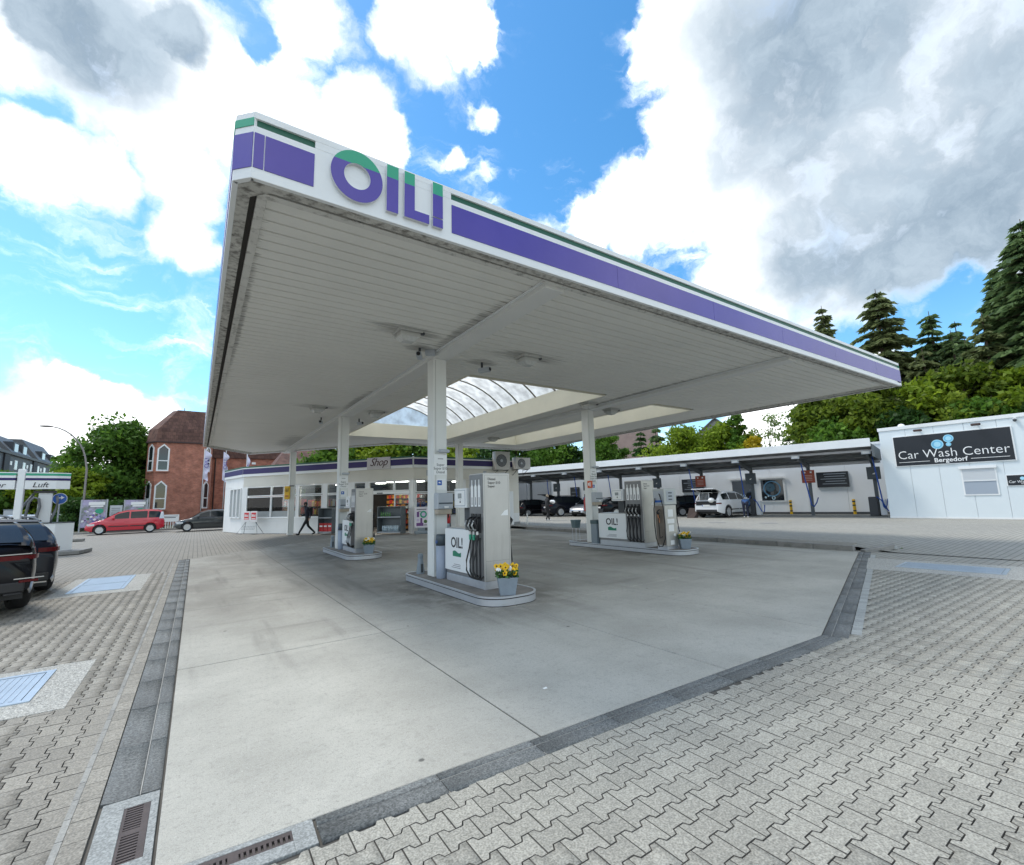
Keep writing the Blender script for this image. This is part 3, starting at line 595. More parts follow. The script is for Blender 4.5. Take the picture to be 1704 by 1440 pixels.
# letters on the front
LET = mat('letter edge', (0.62, 0.63, 0.66), 0.4); LY = 4.536
def letter(polys, zs):
    """polys: list of (poly in x,z); a light body with coloured faces split at zs"""
    body = MB(); lo = MB(); hi = MB()
    T = Matrix(((1, 0, 0, 0), (0, 0, -1, LY), (0, 1, 0, 0), (0, 0, 0, 1)))
    for P in polys:
        body.prism(P, 0.001, .04, T)
        for mm, less in ((lo, True), (hi, False)):
            Q = clip([(x, z) for x, z in P], 1, zs, less)
            if len(Q) > 2: mm.prism(Q, .0405, .043, T)
    o = body.build('letter', LET, canopy)
    if lo.v: lo.build('purple_face', PURPLE, o)
    if hi.v: hi.build('green_face', GREEN, o)
def rect(x0, x1, z0, z1): return [(x0, z0), (x1, z0), (x1, z1), (x0, z1)]
ring = []
for i in range(56):
    a0, a1 = 2 * PI * i / 56, 2 * PI * (i + 1) / 56; c = (1.192, 4.985)
    pt = lambda r, a: (c[0] + r * .94 * math.cos(a), c[1] + r * math.sin(a))
    ring.append([pt(.145, a0), pt(.284, a0), pt(.284, a1), pt(.145, a1)])
letter(ring, 5.115)
letter([rect(1.505, 1.635, 4.715, 5.262)], 5.115)
letter([rect(1.705, 1.825, 4.715, 5.262), rect(1.8252, 2.0, 4.715, 4.825)], 5.115)
letter([rect(2.045, 2.17, 4.835, 5.262), rect(2.045, 2.17, 4.715, 4.82)], 5.115)
# roof deck with the two skylight openings
SK = [(5.42, 10.12, 9.85, 21.2), (12.65, 14.80, 10.1, 21.4)]
deck = MB()
for P0 in ([(0.32, 4.60), (17.0, 4.60), (17.0, 23.25), (0.16, 23.25), (0.16, 4.76)], [(0.14, 23.25), (8.3, 23.25), (2.46, 30.8), (0.14, 27.45)]):
    dx = [0, 5.36, 10.18, 12.59, 14.86, 18]; dy = [4, 9.79, 10.04, 21.26, 21.46, 31.5]
    for i in range(5):
        for j in range(5):
            cx, cy = (dx[i] + dx[i + 1]) / 2, (dy[j] + dy[j + 1]) / 2
            if any(x0 - .03 < cx < x1 + .03 and y0 - .03 < cy < y1 + .03 for x0, x1, y0, y1 in SK): continue
            P = P0
            for ax, v, less in ((0, dx[i], False), (0, dx[i + 1], True), (1, dy[j], False), (1, dy[j + 1], True)):
                P = clip(P, ax, v, less)
                if len(P) < 3: break
            if len(P) >= 3: deck.prism(P, 5.02, 5.06)
deck.build('roof_deck', mat('roof felt', (0.3, 0.3, 0.3), 0.9), canopy)
# ribbed soffit: one trapezoid tray after another
BX = [(3.93, 4.28), (10.95, 11.30)]; PITCH = 0.22
slat_cache = {}; far_slats = MB()
def slat(x0, x1, y, single):
    l = x1 - x0
    if l < .15: return
    prof = [(.004, .045), (.016, 0), (PITCH - .016, 0), (PITCH - .004, .045)]
    vs = [(x, py, pz) for x in (0, l) for py, pz in prof]; fs = [(0, 1, 5, 4), (1, 2, 6, 5), (2, 3, 7, 6)]
    if not single: far_slats.add(vs, fs, Matrix.Translation((x0, y, ZS))); return
    k = round(l, 3)
    if k not in slat_cache: me = MB().add(vs, fs).mesh('soffit_slat'); me.materials.append(SOFFIT); slat_cache[k] = me
    o = bpy.data.objects.new('soffit_slat', slat_cache[k]); COL.objects.link(o); o.parent = canopy; o.location = (x0, y, ZS + random.uniform(-.001, .001))
y = 4.86; nsl = 0
while y < 30.4:
    ym = y + PITCH / 2; xa = .40 if y < 27.3 else .40 + (y - 27.3) * .69; xb = 16.74 if y < 22.9 else 8.0 - (y - 23.3) * .782
    spans = [(xa, 3.925), (4.285, 10.945), (11.305, 16.74)]
    for a, b in spans:
        a, b = max(a, xa), min(b, xb); parts_ = [(a, b)]
        for x0, x1, y0, y1 in SK:
            if y0 - .1 < ym < y1 + .1: parts_ = [q for p in parts_ for q in (((p[0], min(p[1], x0)), (max(p[0], x1), p[1])) if p[0] < x1 and p[1] > x0 else (p,))]
        for p in parts_:
            if p[1] - p[0] > .15:
                nsl += 1; slat(p[0], p[1], y, nsl <= 290)
    y += PITCH
far_slats.build('soffit_sheet', SOFFIT, canopy, kind='stuff')
MB().prism([(0.12, 4.56), (17.03, 4.56), (17.03, 23.3), (8.3, 23.3), (2.46, 30.8), (0.12, 27.45)], 4.745, 4.75) if False else None
for (x0, x1), yb in zip(BX, (29.2, 22.9)):
    MB().b2(x0, x1, 4.84, yb, 4.585, 5.0).build('beam', BEAMM, canopy, bevel=.006)
    MB().b2(x0 - .045, x0 - .002, 4.86, yb, 4.655, 4.675).build('beam_flange', WHITE, canopy); MB().b2(x1 + .002, x1 + .04, 4.86, yb, 4.66, 4.676).build('beam_flange', WHITE, canopy)
for x, y, z0 in ((4.09, 8.80, .14), (4.09, 16.40, .14), (4.36, 28.4, 0), (11.08, 11.60, .14), (11.25, 21.5, 0)):
    p = MB().b2(x - .15, x + .15, y - .15, y + .15, z0, 4.586).build('pillar', PILLARM, canopy, bevel=.008)
    MB().b2(x - .105, x - .095, y - .1525, y - .1502, z0 + .1, 4.55).build('seam', mat('seam shade', (.4, .4, .38), .6), p)
RIBM = mat('weathered rib', (0.2, 0.175, 0.14), 0.6, var=0.2)
for x0, x1, y0, y1 in SK:
    up = MB()
    zc = 5.32
    up.b2(x0 - .05, x0, y0 - .05, y1 + .05, 4.665, zc); up.b2(x1, x1 + .05, y0 - .05, y1 + .05, 4.665, zc); up.b2(x0, x1, y0 - .05, y0, 4.665, zc); up.b2(x0, x1, y1, y1 + .05, 4.665, zc)
    up.build('skylight_kerb', CREAM, canopy)
    w = (x1 - x0) / 2; rise = min(.95, w * .5); cx = (x0 + x1) / 2; rad = (w * w + rise * rise) / (2 * rise); th = math.asin(w / rad); zc0 = zc + rise - rad
    arc = lambda t, dr=0.0: (cx + (rad + dr) * math.sin(th * t), zc0 + (rad + dr) * math.cos(th * t))
    nb = 10; step = (y1 - y0) / nb
    pane = MB().grid([[(arc(-1 + 2 * i / 14)[0], yy, arc(-1 + 2 * i / 14)[1]) for yy in (.02, step - .02)] for i in range(15)]).mesh('skylight_pane'); pane.materials.append(SKYL)
    for f in pane.polygons: f.use_smooth = True
    rib = MB()
    for i in range(14):
        a0, b0 = arc(-1 + 2 * i / 14, -.03); a1, b1 = arc(-1 + 2 * (i + 1) / 14, -.03); c0, d0 = arc(-1 + 2 * i / 14, .02); c1, d1 = arc(-1 + 2 * (i + 1) / 14, .02)
        rib.add([(a0, -.025, b0), (a1, -.025, b1), (c1, -.025, d1), (c0, -.025, d0), (a0, .025, b0), (a1, .025, b1), (c1, .025, d1), (c0, .025, d0)], [(0, 1, 2, 3), (7, 6, 5, 4), (0, 4, 5, 1), (3, 2, 6, 7)])
    rib = rib.mesh('skylight_rib'); rib.materials.append(RIBM)
    for i in range(nb + 1):
        o = bpy.data.objects.new('skylight_rib', rib); COL.objects.link(o); o.parent = canopy; o.location.y = y0 + i * step
        if i < nb: o = bpy.data.objects.new('skylight_pane', pane); COL.objects.link(o); o.parent = canopy; o.location.y = y0 + i * step
    for yy in (y0 - .02, y1 + .02):
        MB().add([(arc(-1 + 2 * i / 14)[0], yy, arc(-1 + 2 * i / 14)[1]) for i in range(15)], [tuple(range(15))]).build('gable_pane', GABLE, canopy)

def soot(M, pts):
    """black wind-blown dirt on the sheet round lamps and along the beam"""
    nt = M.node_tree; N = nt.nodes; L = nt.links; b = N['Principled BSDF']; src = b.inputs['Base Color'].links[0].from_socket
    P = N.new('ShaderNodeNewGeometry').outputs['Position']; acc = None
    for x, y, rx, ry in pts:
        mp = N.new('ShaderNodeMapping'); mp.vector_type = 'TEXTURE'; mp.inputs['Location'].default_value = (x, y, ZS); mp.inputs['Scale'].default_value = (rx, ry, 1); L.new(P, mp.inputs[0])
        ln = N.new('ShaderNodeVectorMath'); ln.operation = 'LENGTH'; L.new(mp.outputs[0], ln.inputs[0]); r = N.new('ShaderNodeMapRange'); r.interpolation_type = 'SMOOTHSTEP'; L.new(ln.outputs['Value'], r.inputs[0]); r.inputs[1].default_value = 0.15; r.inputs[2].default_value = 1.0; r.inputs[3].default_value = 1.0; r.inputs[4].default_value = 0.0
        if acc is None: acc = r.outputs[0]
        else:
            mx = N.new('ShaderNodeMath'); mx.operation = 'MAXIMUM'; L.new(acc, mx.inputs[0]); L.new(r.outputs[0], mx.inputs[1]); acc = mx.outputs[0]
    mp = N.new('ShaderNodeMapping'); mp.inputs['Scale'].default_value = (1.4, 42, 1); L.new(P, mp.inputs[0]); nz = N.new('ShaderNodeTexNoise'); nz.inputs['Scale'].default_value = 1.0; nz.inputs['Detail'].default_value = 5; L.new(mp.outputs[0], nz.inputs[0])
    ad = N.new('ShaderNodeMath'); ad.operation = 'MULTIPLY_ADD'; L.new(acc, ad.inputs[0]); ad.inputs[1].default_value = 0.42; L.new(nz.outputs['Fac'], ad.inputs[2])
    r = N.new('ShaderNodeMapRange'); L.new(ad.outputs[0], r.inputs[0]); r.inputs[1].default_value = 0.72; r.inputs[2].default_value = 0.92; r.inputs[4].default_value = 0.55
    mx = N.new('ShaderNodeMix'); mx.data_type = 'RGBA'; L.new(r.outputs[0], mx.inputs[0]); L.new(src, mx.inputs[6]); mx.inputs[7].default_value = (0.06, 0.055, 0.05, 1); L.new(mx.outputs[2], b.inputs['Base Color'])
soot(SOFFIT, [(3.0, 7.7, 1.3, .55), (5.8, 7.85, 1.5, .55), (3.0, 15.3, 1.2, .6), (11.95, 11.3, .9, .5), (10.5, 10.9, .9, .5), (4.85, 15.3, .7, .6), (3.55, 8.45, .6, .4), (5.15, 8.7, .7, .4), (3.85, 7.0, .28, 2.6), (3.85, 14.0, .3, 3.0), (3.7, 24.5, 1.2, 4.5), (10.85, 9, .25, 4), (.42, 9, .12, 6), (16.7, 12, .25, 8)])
# lamps and cameras under the soffit
LENS = mat('prismatic lens', (0.55, 0.56, 0.54), 0.15, var=0.15, scale=20)
LAMPB = mat('lamp housing', (0.5, 0.5, 0.47), 0.5, var=0.15, scale=6, stain=0.5, stain_col=(.1, .1, .09), sscale=(6, 6, 6), sthr=(.5, .75))
def ceiling_lamp(x, y, label):
    t = empty('ceiling_lamp', label, 'lamp', (x, y, ZS), 0, 'square lamps under the canopy')
    MB().b2(-.22, .22, -.2, .2, -.05, .02).build('mounting_plate', LAMPB, t, bevel=.01); MB().b2(-.19, .19, -.17, .17, -.13, -.05).build('housing', LAMPB, t, bevel=.02)
    m = MB(); m.add([(-.17, -.15, -.13), (.17, -.15, -.13), (.17, .15, -.13), (-.17, .15, -.13), (-.10, -.08, -.2), (.10, -.08, -.2), (.10, .08, -.2), (-.10, .08, -.2)], [(0, 4, 5, 1), (1, 5, 6, 2), (2, 6, 7, 3), (3, 7, 4, 0), (4, 7, 6, 5)]); m.build('lens', LENS, t)
    MB().b2(.19, .26, -.18, -.12, -.07, -.03).build('latch', DARKG, t)
for x, y, l in ((3.0, 7.7, 'square lamp under the soffit, nearest, left of the first beam'), (5.8, 7.85, 'square lamp under the soffit right of the near pillar'), (3.0, 15.3, 'square lamp under the soffit at the far left of the beam'),
                (11.95, 11.3, 'square lamp under the soffit just right of the right-hand pillar top'), (10.5, 10.9, 'square lamp under the soffit beside the skylight and right-hand beam'), (12.0, 19.3, 'small far square lamp in front of the second skylight'), (4.85, 15.3, 'square lamp between the beam and the left edge of the skylight')):
    ceiling_lamp(x, y, l)
def cctv(x, y, a, label, box=True):
    t = empty('security_camera', label, 'camera', (x, y, ZS), a, 'security cameras under the canopy')
    MB().cyl((0, 0, 0), (0, 0, -.14), .025).build('bracket', DARKG, t); MB().box((0, -.06, -.18), (.1, .28, .1)).build('camera_body', LGREY, t, bevel=.012); MB().cyl((0, -.2, -.18), (0, -.215, -.18), .04).build('camera_lens', BLACK, t)
    if box: MB().box((.2, .14, -.05), (.2, .14, .1)).build('junction_box', LGREY, t, bevel=.008)
cctv(3.55, 8.45, R(-30), 'pale security camera with junction box, hung left of the near pillar'); cctv(5.15, 8.7, R(30), 'dark little security camera hung right of the near pillar', False); cctv(3.5, 17.2, R(-20), 'far security camera left of the beam, above the shop front', False); cctv(4.75, 16.9, R(20), 'security camera tucked right of the second pillar top', False)

# ------------------------------------------------------------------ pump islands
ISLT = mat('island screed', (0.22, 0.205, 0.185), 0.9, var=0.25, scale=2.5, bump=0.4, bscale=60, stain=0.5, stain_col=(.1, .09, .08), sscale=(3, 3, 3), sthr=(.5, .75))
def rrect(hx, hy, r, rf=None, n=8):
    P = []
    for cx, cy, a0, rr in ((hx, hy, 0, r), (-hx, hy, 90, r), (-hx, -hy, 180, rf or r), (hx, -hy, 270, rf or r)):
        sx, sy = (1 if cx > 0 else -1), (1 if cy > 0 else -1)
        for i in range(n + 1):
            a = R(a0 + 90 * i / n); P.append((cx - sx * rr + rr * math.cos(a), cy - sy * rr + rr * math.sin(a)))
    return P
def island(x, y, L_, label):
    t = empty('pump_island', label, 'pump island', (x, y, 0), 0, 'pump islands with metal rims')
    P = rrect(.53, L_ / 2, .22, .42); Q = rrect(.50, L_ / 2 - .03, .19, .39)
    MB().prism(Q, 0.0, .138).build('island_top', ISLT, t)
    def ring(name, Po, Pi, z0, z1, m):
        k = len(Po); vs = [(*p, z0) for p in Po] + [(*p, z1) for p in Po] + [(*p, z1) for p in Pi] + [(*p, z0) for p in Pi]; fs = []
        for a in range(4):
            for i in range(k): fs.append((a * k + i, a * k + (i + 1) % k, ((a + 1) % 4) * k + (i + 1) % k, ((a + 1) % 4) * k + i))
        return sharp(MB().add(vs, fs).build(name, m, t), 35)
    ring('rim', P, Q, 0.012, .105, ALU); ring('rim_lip', rrect(.536, L_ / 2 + .006, .226, .426), Q, .122, .146, ALU); ring('rim_groove', rrect(.522, L_ / 2 - .008, .212, .412), Q, .105, .122, BLACK); ring('footing', rrect(.522, L_ / 2 - .008, .212, .412), Q, -.005, .012, BLACK)
    return t
island(4.2, 7.85, 3.5, 'nearest pump island, rounded, with galvanised rim')
island(4.2, 15.5, 3.5, 'far pump island in front of the shop door')
island(11.2, 10.2, 4.6, 'longest pump island, at the right, carrying two dispensers')

LOGO_GREEN = mat('logo green', (0.01, 0.2, 0.11), 0.4); INK = mat('ink', (0.02, 0.02, 0.025), 0.5); INKG = mat('faint ink', (0.2, 0.2, 0.22), 0.6)
SILVER = mat('nozzle silver', (0.62, 0.63, 0.62), 0.3, 0.5); PANELD = mat('pump side panel', (0.2, 0.2, 0.2), 0.4, 0.5, var=.1)
SCREEN = mat('lcd screen', (0.3, 0.33, 0.33), 0.2); STRIP = mat('price strip', (0.8, 0.81, 0.8), 0.3)
def logo(parent, y, z, h, xf):
    """OIL! over a green wave, on a face looking along -x"""
    text('OIL!', h, INK, parent, (xf - .002, y, z), (-1, 0, 0), 'logo', offset=.004 * h / .2, extrude=.001, spacing=1.0)
    w = h * 1.25; rows = [[(xf - .003, y + w * (.5 - i / 12), z - h * .60 + h * .08 * math.sin(i / 12 * PI * 2)) for i in range(13)], [(xf - .003, y + w * (.5 - i / 12), z - h * .92) for i in range(13)]]
    MB().grid(rows[::-1]).build('wave', LOGO_GREEN, parent)
def nozzle_mesh():
    m = MB(); m.tube([(-.05, 0, -.10), (-.062, 0, -.03), (-.09, 0, .03), (-.115, 0, .07)], .026, 8, .03); m.tube([(-.115, 0, .07), (-.07, 0, .11), (-.01, 0, .13)], .017, 8); return m
def pump(x, y, nh, cw, bl, label, h=1.93):
    t = empty('fuel_pump', label, 'fuel pump', (x, y, .138), 0, 'silver fuel pumps on the islands')
    W_ = .54
    MB().b2(.02, W_ - .01, .015, cw + bl - .02, 0, .13).build('plinth', ALU, t, bevel=.006)
    c = MB().b2(.008, W_, 0, cw, .13, h).build('column', STEEL, t, bevel=.012)
    MB().b2(.0, .012, .02, cw - .01, .135, h - .02).build('side_panel', PANELD, c, bevel=.003)
    MB().b2(W_ - .012, W_ + .008, .02, cw - .01, .135, h - .02).build('side_panel', PANELD, c, bevel=.003)
    text('Diesel\nSuper E10\nSuper', .062, INK, t, (.09, -.003, h - .17), (0, -1, 0), 'grade_lettering', align='LEFT', extrude=.0008)
    MB().add([(.34, -.0025, 1.20), (.49, -.0025, 1.20), (.49, -.0025, 1.30), (.42, -.0025, 1.28)], [(0, 1, 2, 3)]).build('sticker', STRIP, t)
    for x0_, x1_, z0_, z1_ in ((.03, .033, .16, h - .04), (.505, .508, .16, h - .04), (.033, .505, .455, .458), (.033, .505, h - .043, h - .04)): MB().b2(x0_, x1_, -.0012, .0005, z0_, z1_).build('panel_seam', mat('seam line', (.16, .155, .15), .6), c)
    ys = [.07 + (cw - .12) * (i + .5) / nh for i in range(nh)]; gap = (cw - .12) / nh
    strip = MB(); b = gap * .36
    strip.add([(-.004, -b, 1.36), (-.004, b, 1.36), (-.004, b, 1.70), (-.004, b * .35, 1.74), (-.004, b * .3, 1.82), (-.004, -b * .3, 1.82), (-.004, -b * .35, 1.74), (-.004, -b, 1.70)], [tuple(range(7, -1, -1))])
    pocket = MB().b2(-.012, 0.02, -gap * .33, gap * .33, .92, 1.24); chan = MB().b2(-.004, .004, -gap * .22, gap * .22, .14, .84); ink = MB().b2(-.0055, -.0045, -b * .25, b * .25, 1.39, 1.52)
    nz, grd, ferr, slv = nozzle_mesh(), MB().tube([(-.05, 0, -.08), (-.125, 0, -.07), (-.155, 0, 0), (-.12, 0, .08)], .016, 6), MB().cyl((-.05, 0, -.10), (-.048, 0, -.16), .02, .022, 10), MB().cyl((-.048, 0, -.16), (-.047, 0, -.25), .025, .024, 10)
    for i, yy in enumerate(ys):
        for nm, mm, mt in (('price_strip', strip, STRIP), ('nozzle_pocket', pocket, BLACK), ('hose_channel', chan, BLACK)):
            o = mm.build(nm, mt, t, loc=(0, yy, 0))
            if nm == 'price_strip': ink.build('strip_lettering', INKG, o)
        o = nz.build('nozzle', BLACK, t, loc=(0, yy, 1.05), smooth=True); grd.build('guard', SILVER, o, smooth=True); ferr.build('ferrule', SILVER, o); slv.build('sleeve', GREEN if i >= nh - 2 and nh == 3 else BLACK, o)
        ye = yy - .10 - .03 * i if nh == 3 else yy - gap * .9
        MB().tube([(-.047, yy, .80), (-.065, yy + .01, .66), (-.12, yy + .015, .46), (-.135, yy - .01, .30), (-.11, (yy + ye) / 2, .20), (-.05, ye, .17), (0, max(ye, .02), .22)], .0135, 8).build('hose', RUBBER, t, smooth=True)
    # far side: two hoses only seen in profile
    for k, yy in enumerate(ys[:2]):
        o = nz.build('nozzle', BLACK, t, smooth=True); o.matrix_local = Matrix.Translation((W_, yy, 1.05)) @ Matrix.Rotation(PI, 4, 'Z')
        MB().tube([(W_ + .05, yy, .95), (W_ + .055, yy, .82), (W_ + .08, yy, .62), (W_ + .10, yy, .42), (W_ + .07, yy - .03, .3), (W_, max(yy - .06, .02), .25)], .0135, 8).build('hose', RUBBER, t, smooth=True)
    bx = MB().b2(.035, W_ - .02, cw + .004, cw + bl, .13, .965).build('hydraulics_housing', STEELD, t, bevel=.008)
    d = MB().b2(.0, .034, cw + .012, cw + bl - .004, .20, .955).build('white_door', WHITE2, t, bevel=.006)
    MB().b2(.05, W_ - .02, cw + .01, cw + bl - .02, .966, .975).build('housing_lid', STEEL, t)
    logo(d, cw + bl * .5, .70, .26 if nh == 3 else .28, 0.0)
    for k in range(3): MB().b2(-.0012, -.0002, cw + bl * .36, cw + bl * (.62 + .05 * k), .315 - k * .03, .325 - k * .03).build('small_print', INKG, d)
    y0 = cw + .06
    MB().b2(.12, .40, y0 + .1, y0 + .34, .975, 1.36).build('display_post', DARKG, t)
    ds = MB().b2(-.03, .42, y0, y0 + .46, 1.34, 1.69).build('display_case', STRIP, t, bevel=.012)
    MB().b2(-.034, -.0305, y0 + .03, y0 + .43, 1.37, 1.66).build('display_bezel', LGREY, ds); MB().b2(-.037, -.0345, y0 + .045, y0 + .415, 1.385, 1.645).build('display_face', STRIP, ds)
    MB().b2(-.040, -.0375, y0 + .16, y0 + .30, 1.51, 1.60).build('screen', SCREEN, ds); MB().b2(-.040, -.0375, y0 + .19, y0 + .23, 1.43, 1.46).build('button', INK, ds); MB().b2(-.040, -.0375, y0 + .2, y0 + .22, 1.475, 1.49).build('button', INK, ds)
    return t
pump(4.0, 6.79, 3, .49, .98, 'silver fuel pump with three hoses on the nearest island')
pump(4.0, 14.42, 3, .49, .98, 'silver fuel pump on the far island before the shop door')
pump(10.72, 9.12, 4, .66, 1.18, 'silver fuel pump with four hoses on the right-hand island')
def dispenser(x, y):
    t = empty('small_dispenser', 'lower steel dispenser with a looped hose and paper notes, beside the right-hand pump', 'fuel pump', (x, y, .138))
    c = MB().b2(.01, .50, .0, .36, .08, 1.2).build('cabinet', STEEL, t, bevel=.012); MB().b2(0, .53, -.01, .37, 1.21, 1.66).build('head', mat('light steel', (.45, .47, .46), .4, .3), t, bevel=.012)
    MB().b2(.03, .48, .02, .34, 0, .08).build('plinth', ALU, t); MB().b2(.002, .012, .03, .33, .12, 1.18).build('side_panel', mat('brown steel', (.2, .17, .14), .45, .4, var=.2, scale=5), c)
    MB().b2(-.012, -.002, .02, .34, 1.26, 1.60).build('control_panel', LGREY, t); MB().b2(-.016, -.0125, .05, .31, 1.28, 1.34).build('display', BLUE, t)
    MB().b2(.1, .42, -.014, -.0105, 1.3, 1.6).build('price_panel', LGREY, t)
    for k in range(3): MB().b2(.18, .34, -.0165, -.0145, 1.34 + k * .09, 1.375 + k * .09).build('price_line', SLATE, t)
    for k, (x0, x1, z0, z1) in enumerate(((.12, .34, .88, 1.08), (.08, .38, .70, .82), (.12, .34, .48, .66), (.16, .32, .12, .24))): MB().b2(x0, x1, -.004, -.001, z0, z1).build('notice', STRIP, t)
    MB().cyl((.36, -.001, .38), (.36, -.004, .38), .045).build('round_sticker', STRIP, t)
    MB().tube([(-.03, .28, 1.4), (-.09, .29, 1.1), (-.10, .30, .7), (-.10, .27, .3), (-.11, .18, .08), (-.11, .06, .10), (-.10, -.03, .3), (-.09, -.05, .7), (-.06, 0, 1.15), (-.05, .08, 1.42), (-.03, .12, 1.5), (0, .17, 1.52)], .014, 8).build('hose', RUBBER, t, smooth=True)
    MB().tube([(-.04, .16, 1.0), (-.08, .17, .8), (-.06, .18, .5), (-.09, .15, .3), (-.03, .1, .35)], .012, 8).build('hose', RUBBER, t, smooth=True)
    MB().tube([(.54, .1, 1.2), (.60, .08, .9), (.64, .06, .5), (.72, .02, .2), (.66, .02, .1)], .012, 8).build('hose', RUBBER, t, smooth=True)
    o = nozzle_mesh().build('nozzle', BLACK, t, loc=(0, .17, .95), smooth=True); MB().tube([(-.05, 0, -.22), (-.06, 0, -.1), (-.1, 0, 0)], .02, 6).build('copper_grip', mat('copper grip', (.5, .22, .1), .4, .3), o)
dispenser(10.72, 8.36)

# planters with pansies
POT = mat('zinc pot', (0.27, 0.32, 0.37), 0.5, 0.2, var=.12, scale=6); LEAFP = mat('pansy leaf', (0.05, 0.13, 0.025), 0.6, attr=.4); PETAL = mat('yellow petal', (0.85, 0.52, 0.01), 0.6, rand=.15); PETALW = mat('white petal', (.85, .85, .8), .6); EYE = mat('pansy eye', (0.07, 0.02, 0.01), 0.7)
petals = MB()
for k in range(5):
    a = PI / 2 + k * 2 * PI / 5; c = Vector((math.cos(a), 0, math.sin(a))) * .022
    petals.add([c + Vector((.023 * math.cos(q), .004 * math.sin(q * 2) - .002 * k, .023 * math.sin(q))) for q in [2 * PI * i / 8 for i in range(8)]], [tuple(range(8))])
PET = petals.mesh('petals'); PET.materials.append(PETAL); PETW = PET.copy(); PETW.materials.clear(); PETW.materials.append(PETALW)
EYEM = MB().add([(.014 * math.cos(2 * PI * i / 8), -.010, .014 * math.sin(2 * PI * i / 8) - .004) for i in range(8)], [tuple(range(8))]).mesh('eye'); EYEM.materials.append(EYE)
def leaf_quads(name, pts, size, m, parent, jit=1.0, kind=None, droop=0.0, asp=0.6):
    n = len(pts); a = RNG.normal(size=(n, 3)); a[:, 2] *= .6; a /= np.linalg.norm(a, axis=1)[:, None]; b = RNG.normal(size=(n, 3)); b -= (b * a).sum(1)[:, None] * a; b /= np.linalg.norm(b, axis=1)[:, None]
    s = size * RNG.uniform(.6, 1.4, n)[:, None]; P = np.asarray(pts, float)
    V = np.stack([P - a * s, P + b * s * asp, P + a * s, P - b * s * asp], 1)
    c = np.cross(a, b); V[:, 1] += c * s * .25; V[:, 3] += c * s * .25
    return quad_mesh(name, V, RNG.random(n), m, parent, kind)
def quad_mesh(name, V, tone, m, parent, kind=None):
    n = len(V); me = bpy.data.meshes.new(name); me.vertices.add(4 * n); me.vertices.foreach_set('co', V.reshape(-1)); me.loops.add(4 * n); me.loops.foreach_set('vertex_index', np.arange(4 * n)); me.polygons.add(n)
    me.polygons.foreach_set('loop_start', np.arange(n) * 4); me.polygons.foreach_set('loop_total', np.full(n, 4))
    at = me.attributes.new('tone', 'FLOAT', 'POINT'); at.data.foreach_set('value', np.repeat(tone, 4)); me.update(calc_edges=True); me.materials.append(m)
    o = bpy.data.objects.new(name, me); COL.objects.link(o); o.parent = parent
    if kind: o['kind'] = kind
    return o
def planter(x, y, rz, label, nf):
    t = empty('flower_pot', label, 'flower pot', (x, y, .138), rz, 'grey pots of yellow pansies')
    m = MB(); b, tp, h = .115, .16, .27
    q = lambda s, z: [(-s, -s, z), (s, -s, z), (s, s, z), (-s, s, z)]
    m.add(q(b, 0) + q(tp, h) + q(tp - .015, h) + q(tp - .02, h - .05), [(3, 2, 1, 0)] + [(4 * k + i, 4 * k + (i + 1) % 4, 4 * k + 4 + (i + 1) % 4, 4 * k + 4 + i) for k in range(3) for i in range(4)] + [(12, 13, 14, 15)])
    p = m.build('pot', POT, t, bevel=.006)
    for k, (w, z) in enumerate(((.13, .17), (.03, .14), (.2, .10))): MB().add([(-w / 2, -tp * .93 + .0 + (h - z - .02) * .16 - .006, z), (w / 2, -tp * .93 + (h - z - .02) * .16 - .006, z), (w / 2, -tp * .93 + (h - z - .02) * .16 - .008, z + .012), (-w / 2, -tp * .93 + (h - z - .02) * .16 - .008, z + .012)], [(0, 1, 2, 3)]).build('pot_lettering', SLATE, p)
    pts = np.stack([RNG.uniform(-.17, .17, 420), RNG.uniform(-.17, .17, 420), h - .02 + RNG.uniform(0, .13, 420)], -1); leaf_quads('foliage', pts, .026, LEAFP, t, kind='stuff')
    for k in range(nf):
        a = random.uniform(0, 2 * PI); r = .17 * math.sqrt(random.random()); px, py = r * math.cos(a), r * math.sin(a)
        f = bpy.data.objects.new('pansy', PETW if k % 5 == 4 else PET); COL.objects.link(f); f.parent = t; f.location = (px, py, h + random.uniform(.06, .17)); f.rotation_euler = (R(random.uniform(-50, -5)), 0, math.atan2(px + .1, -py + .25) * -1 + random.uniform(-.5, .5) + math.pi * 0); f.scale = [random.uniform(.8, 1.15)] * 3
        if k % 5 != 4: e = bpy.data.objects.new('eye', EYEM); COL.objects.link(e); e.parent = f
planter(4.12, 6.30, R(-28), 'zinc pot of yellow pansies on the nearest island', 34)
planter(4.32, 14.05, R(-20), 'zinc pot of yellow pansies on the far island', 24)
planter(11.30, 8.22, R(-40), 'zinc pot of yellow pansies on the right-hand island', 26)

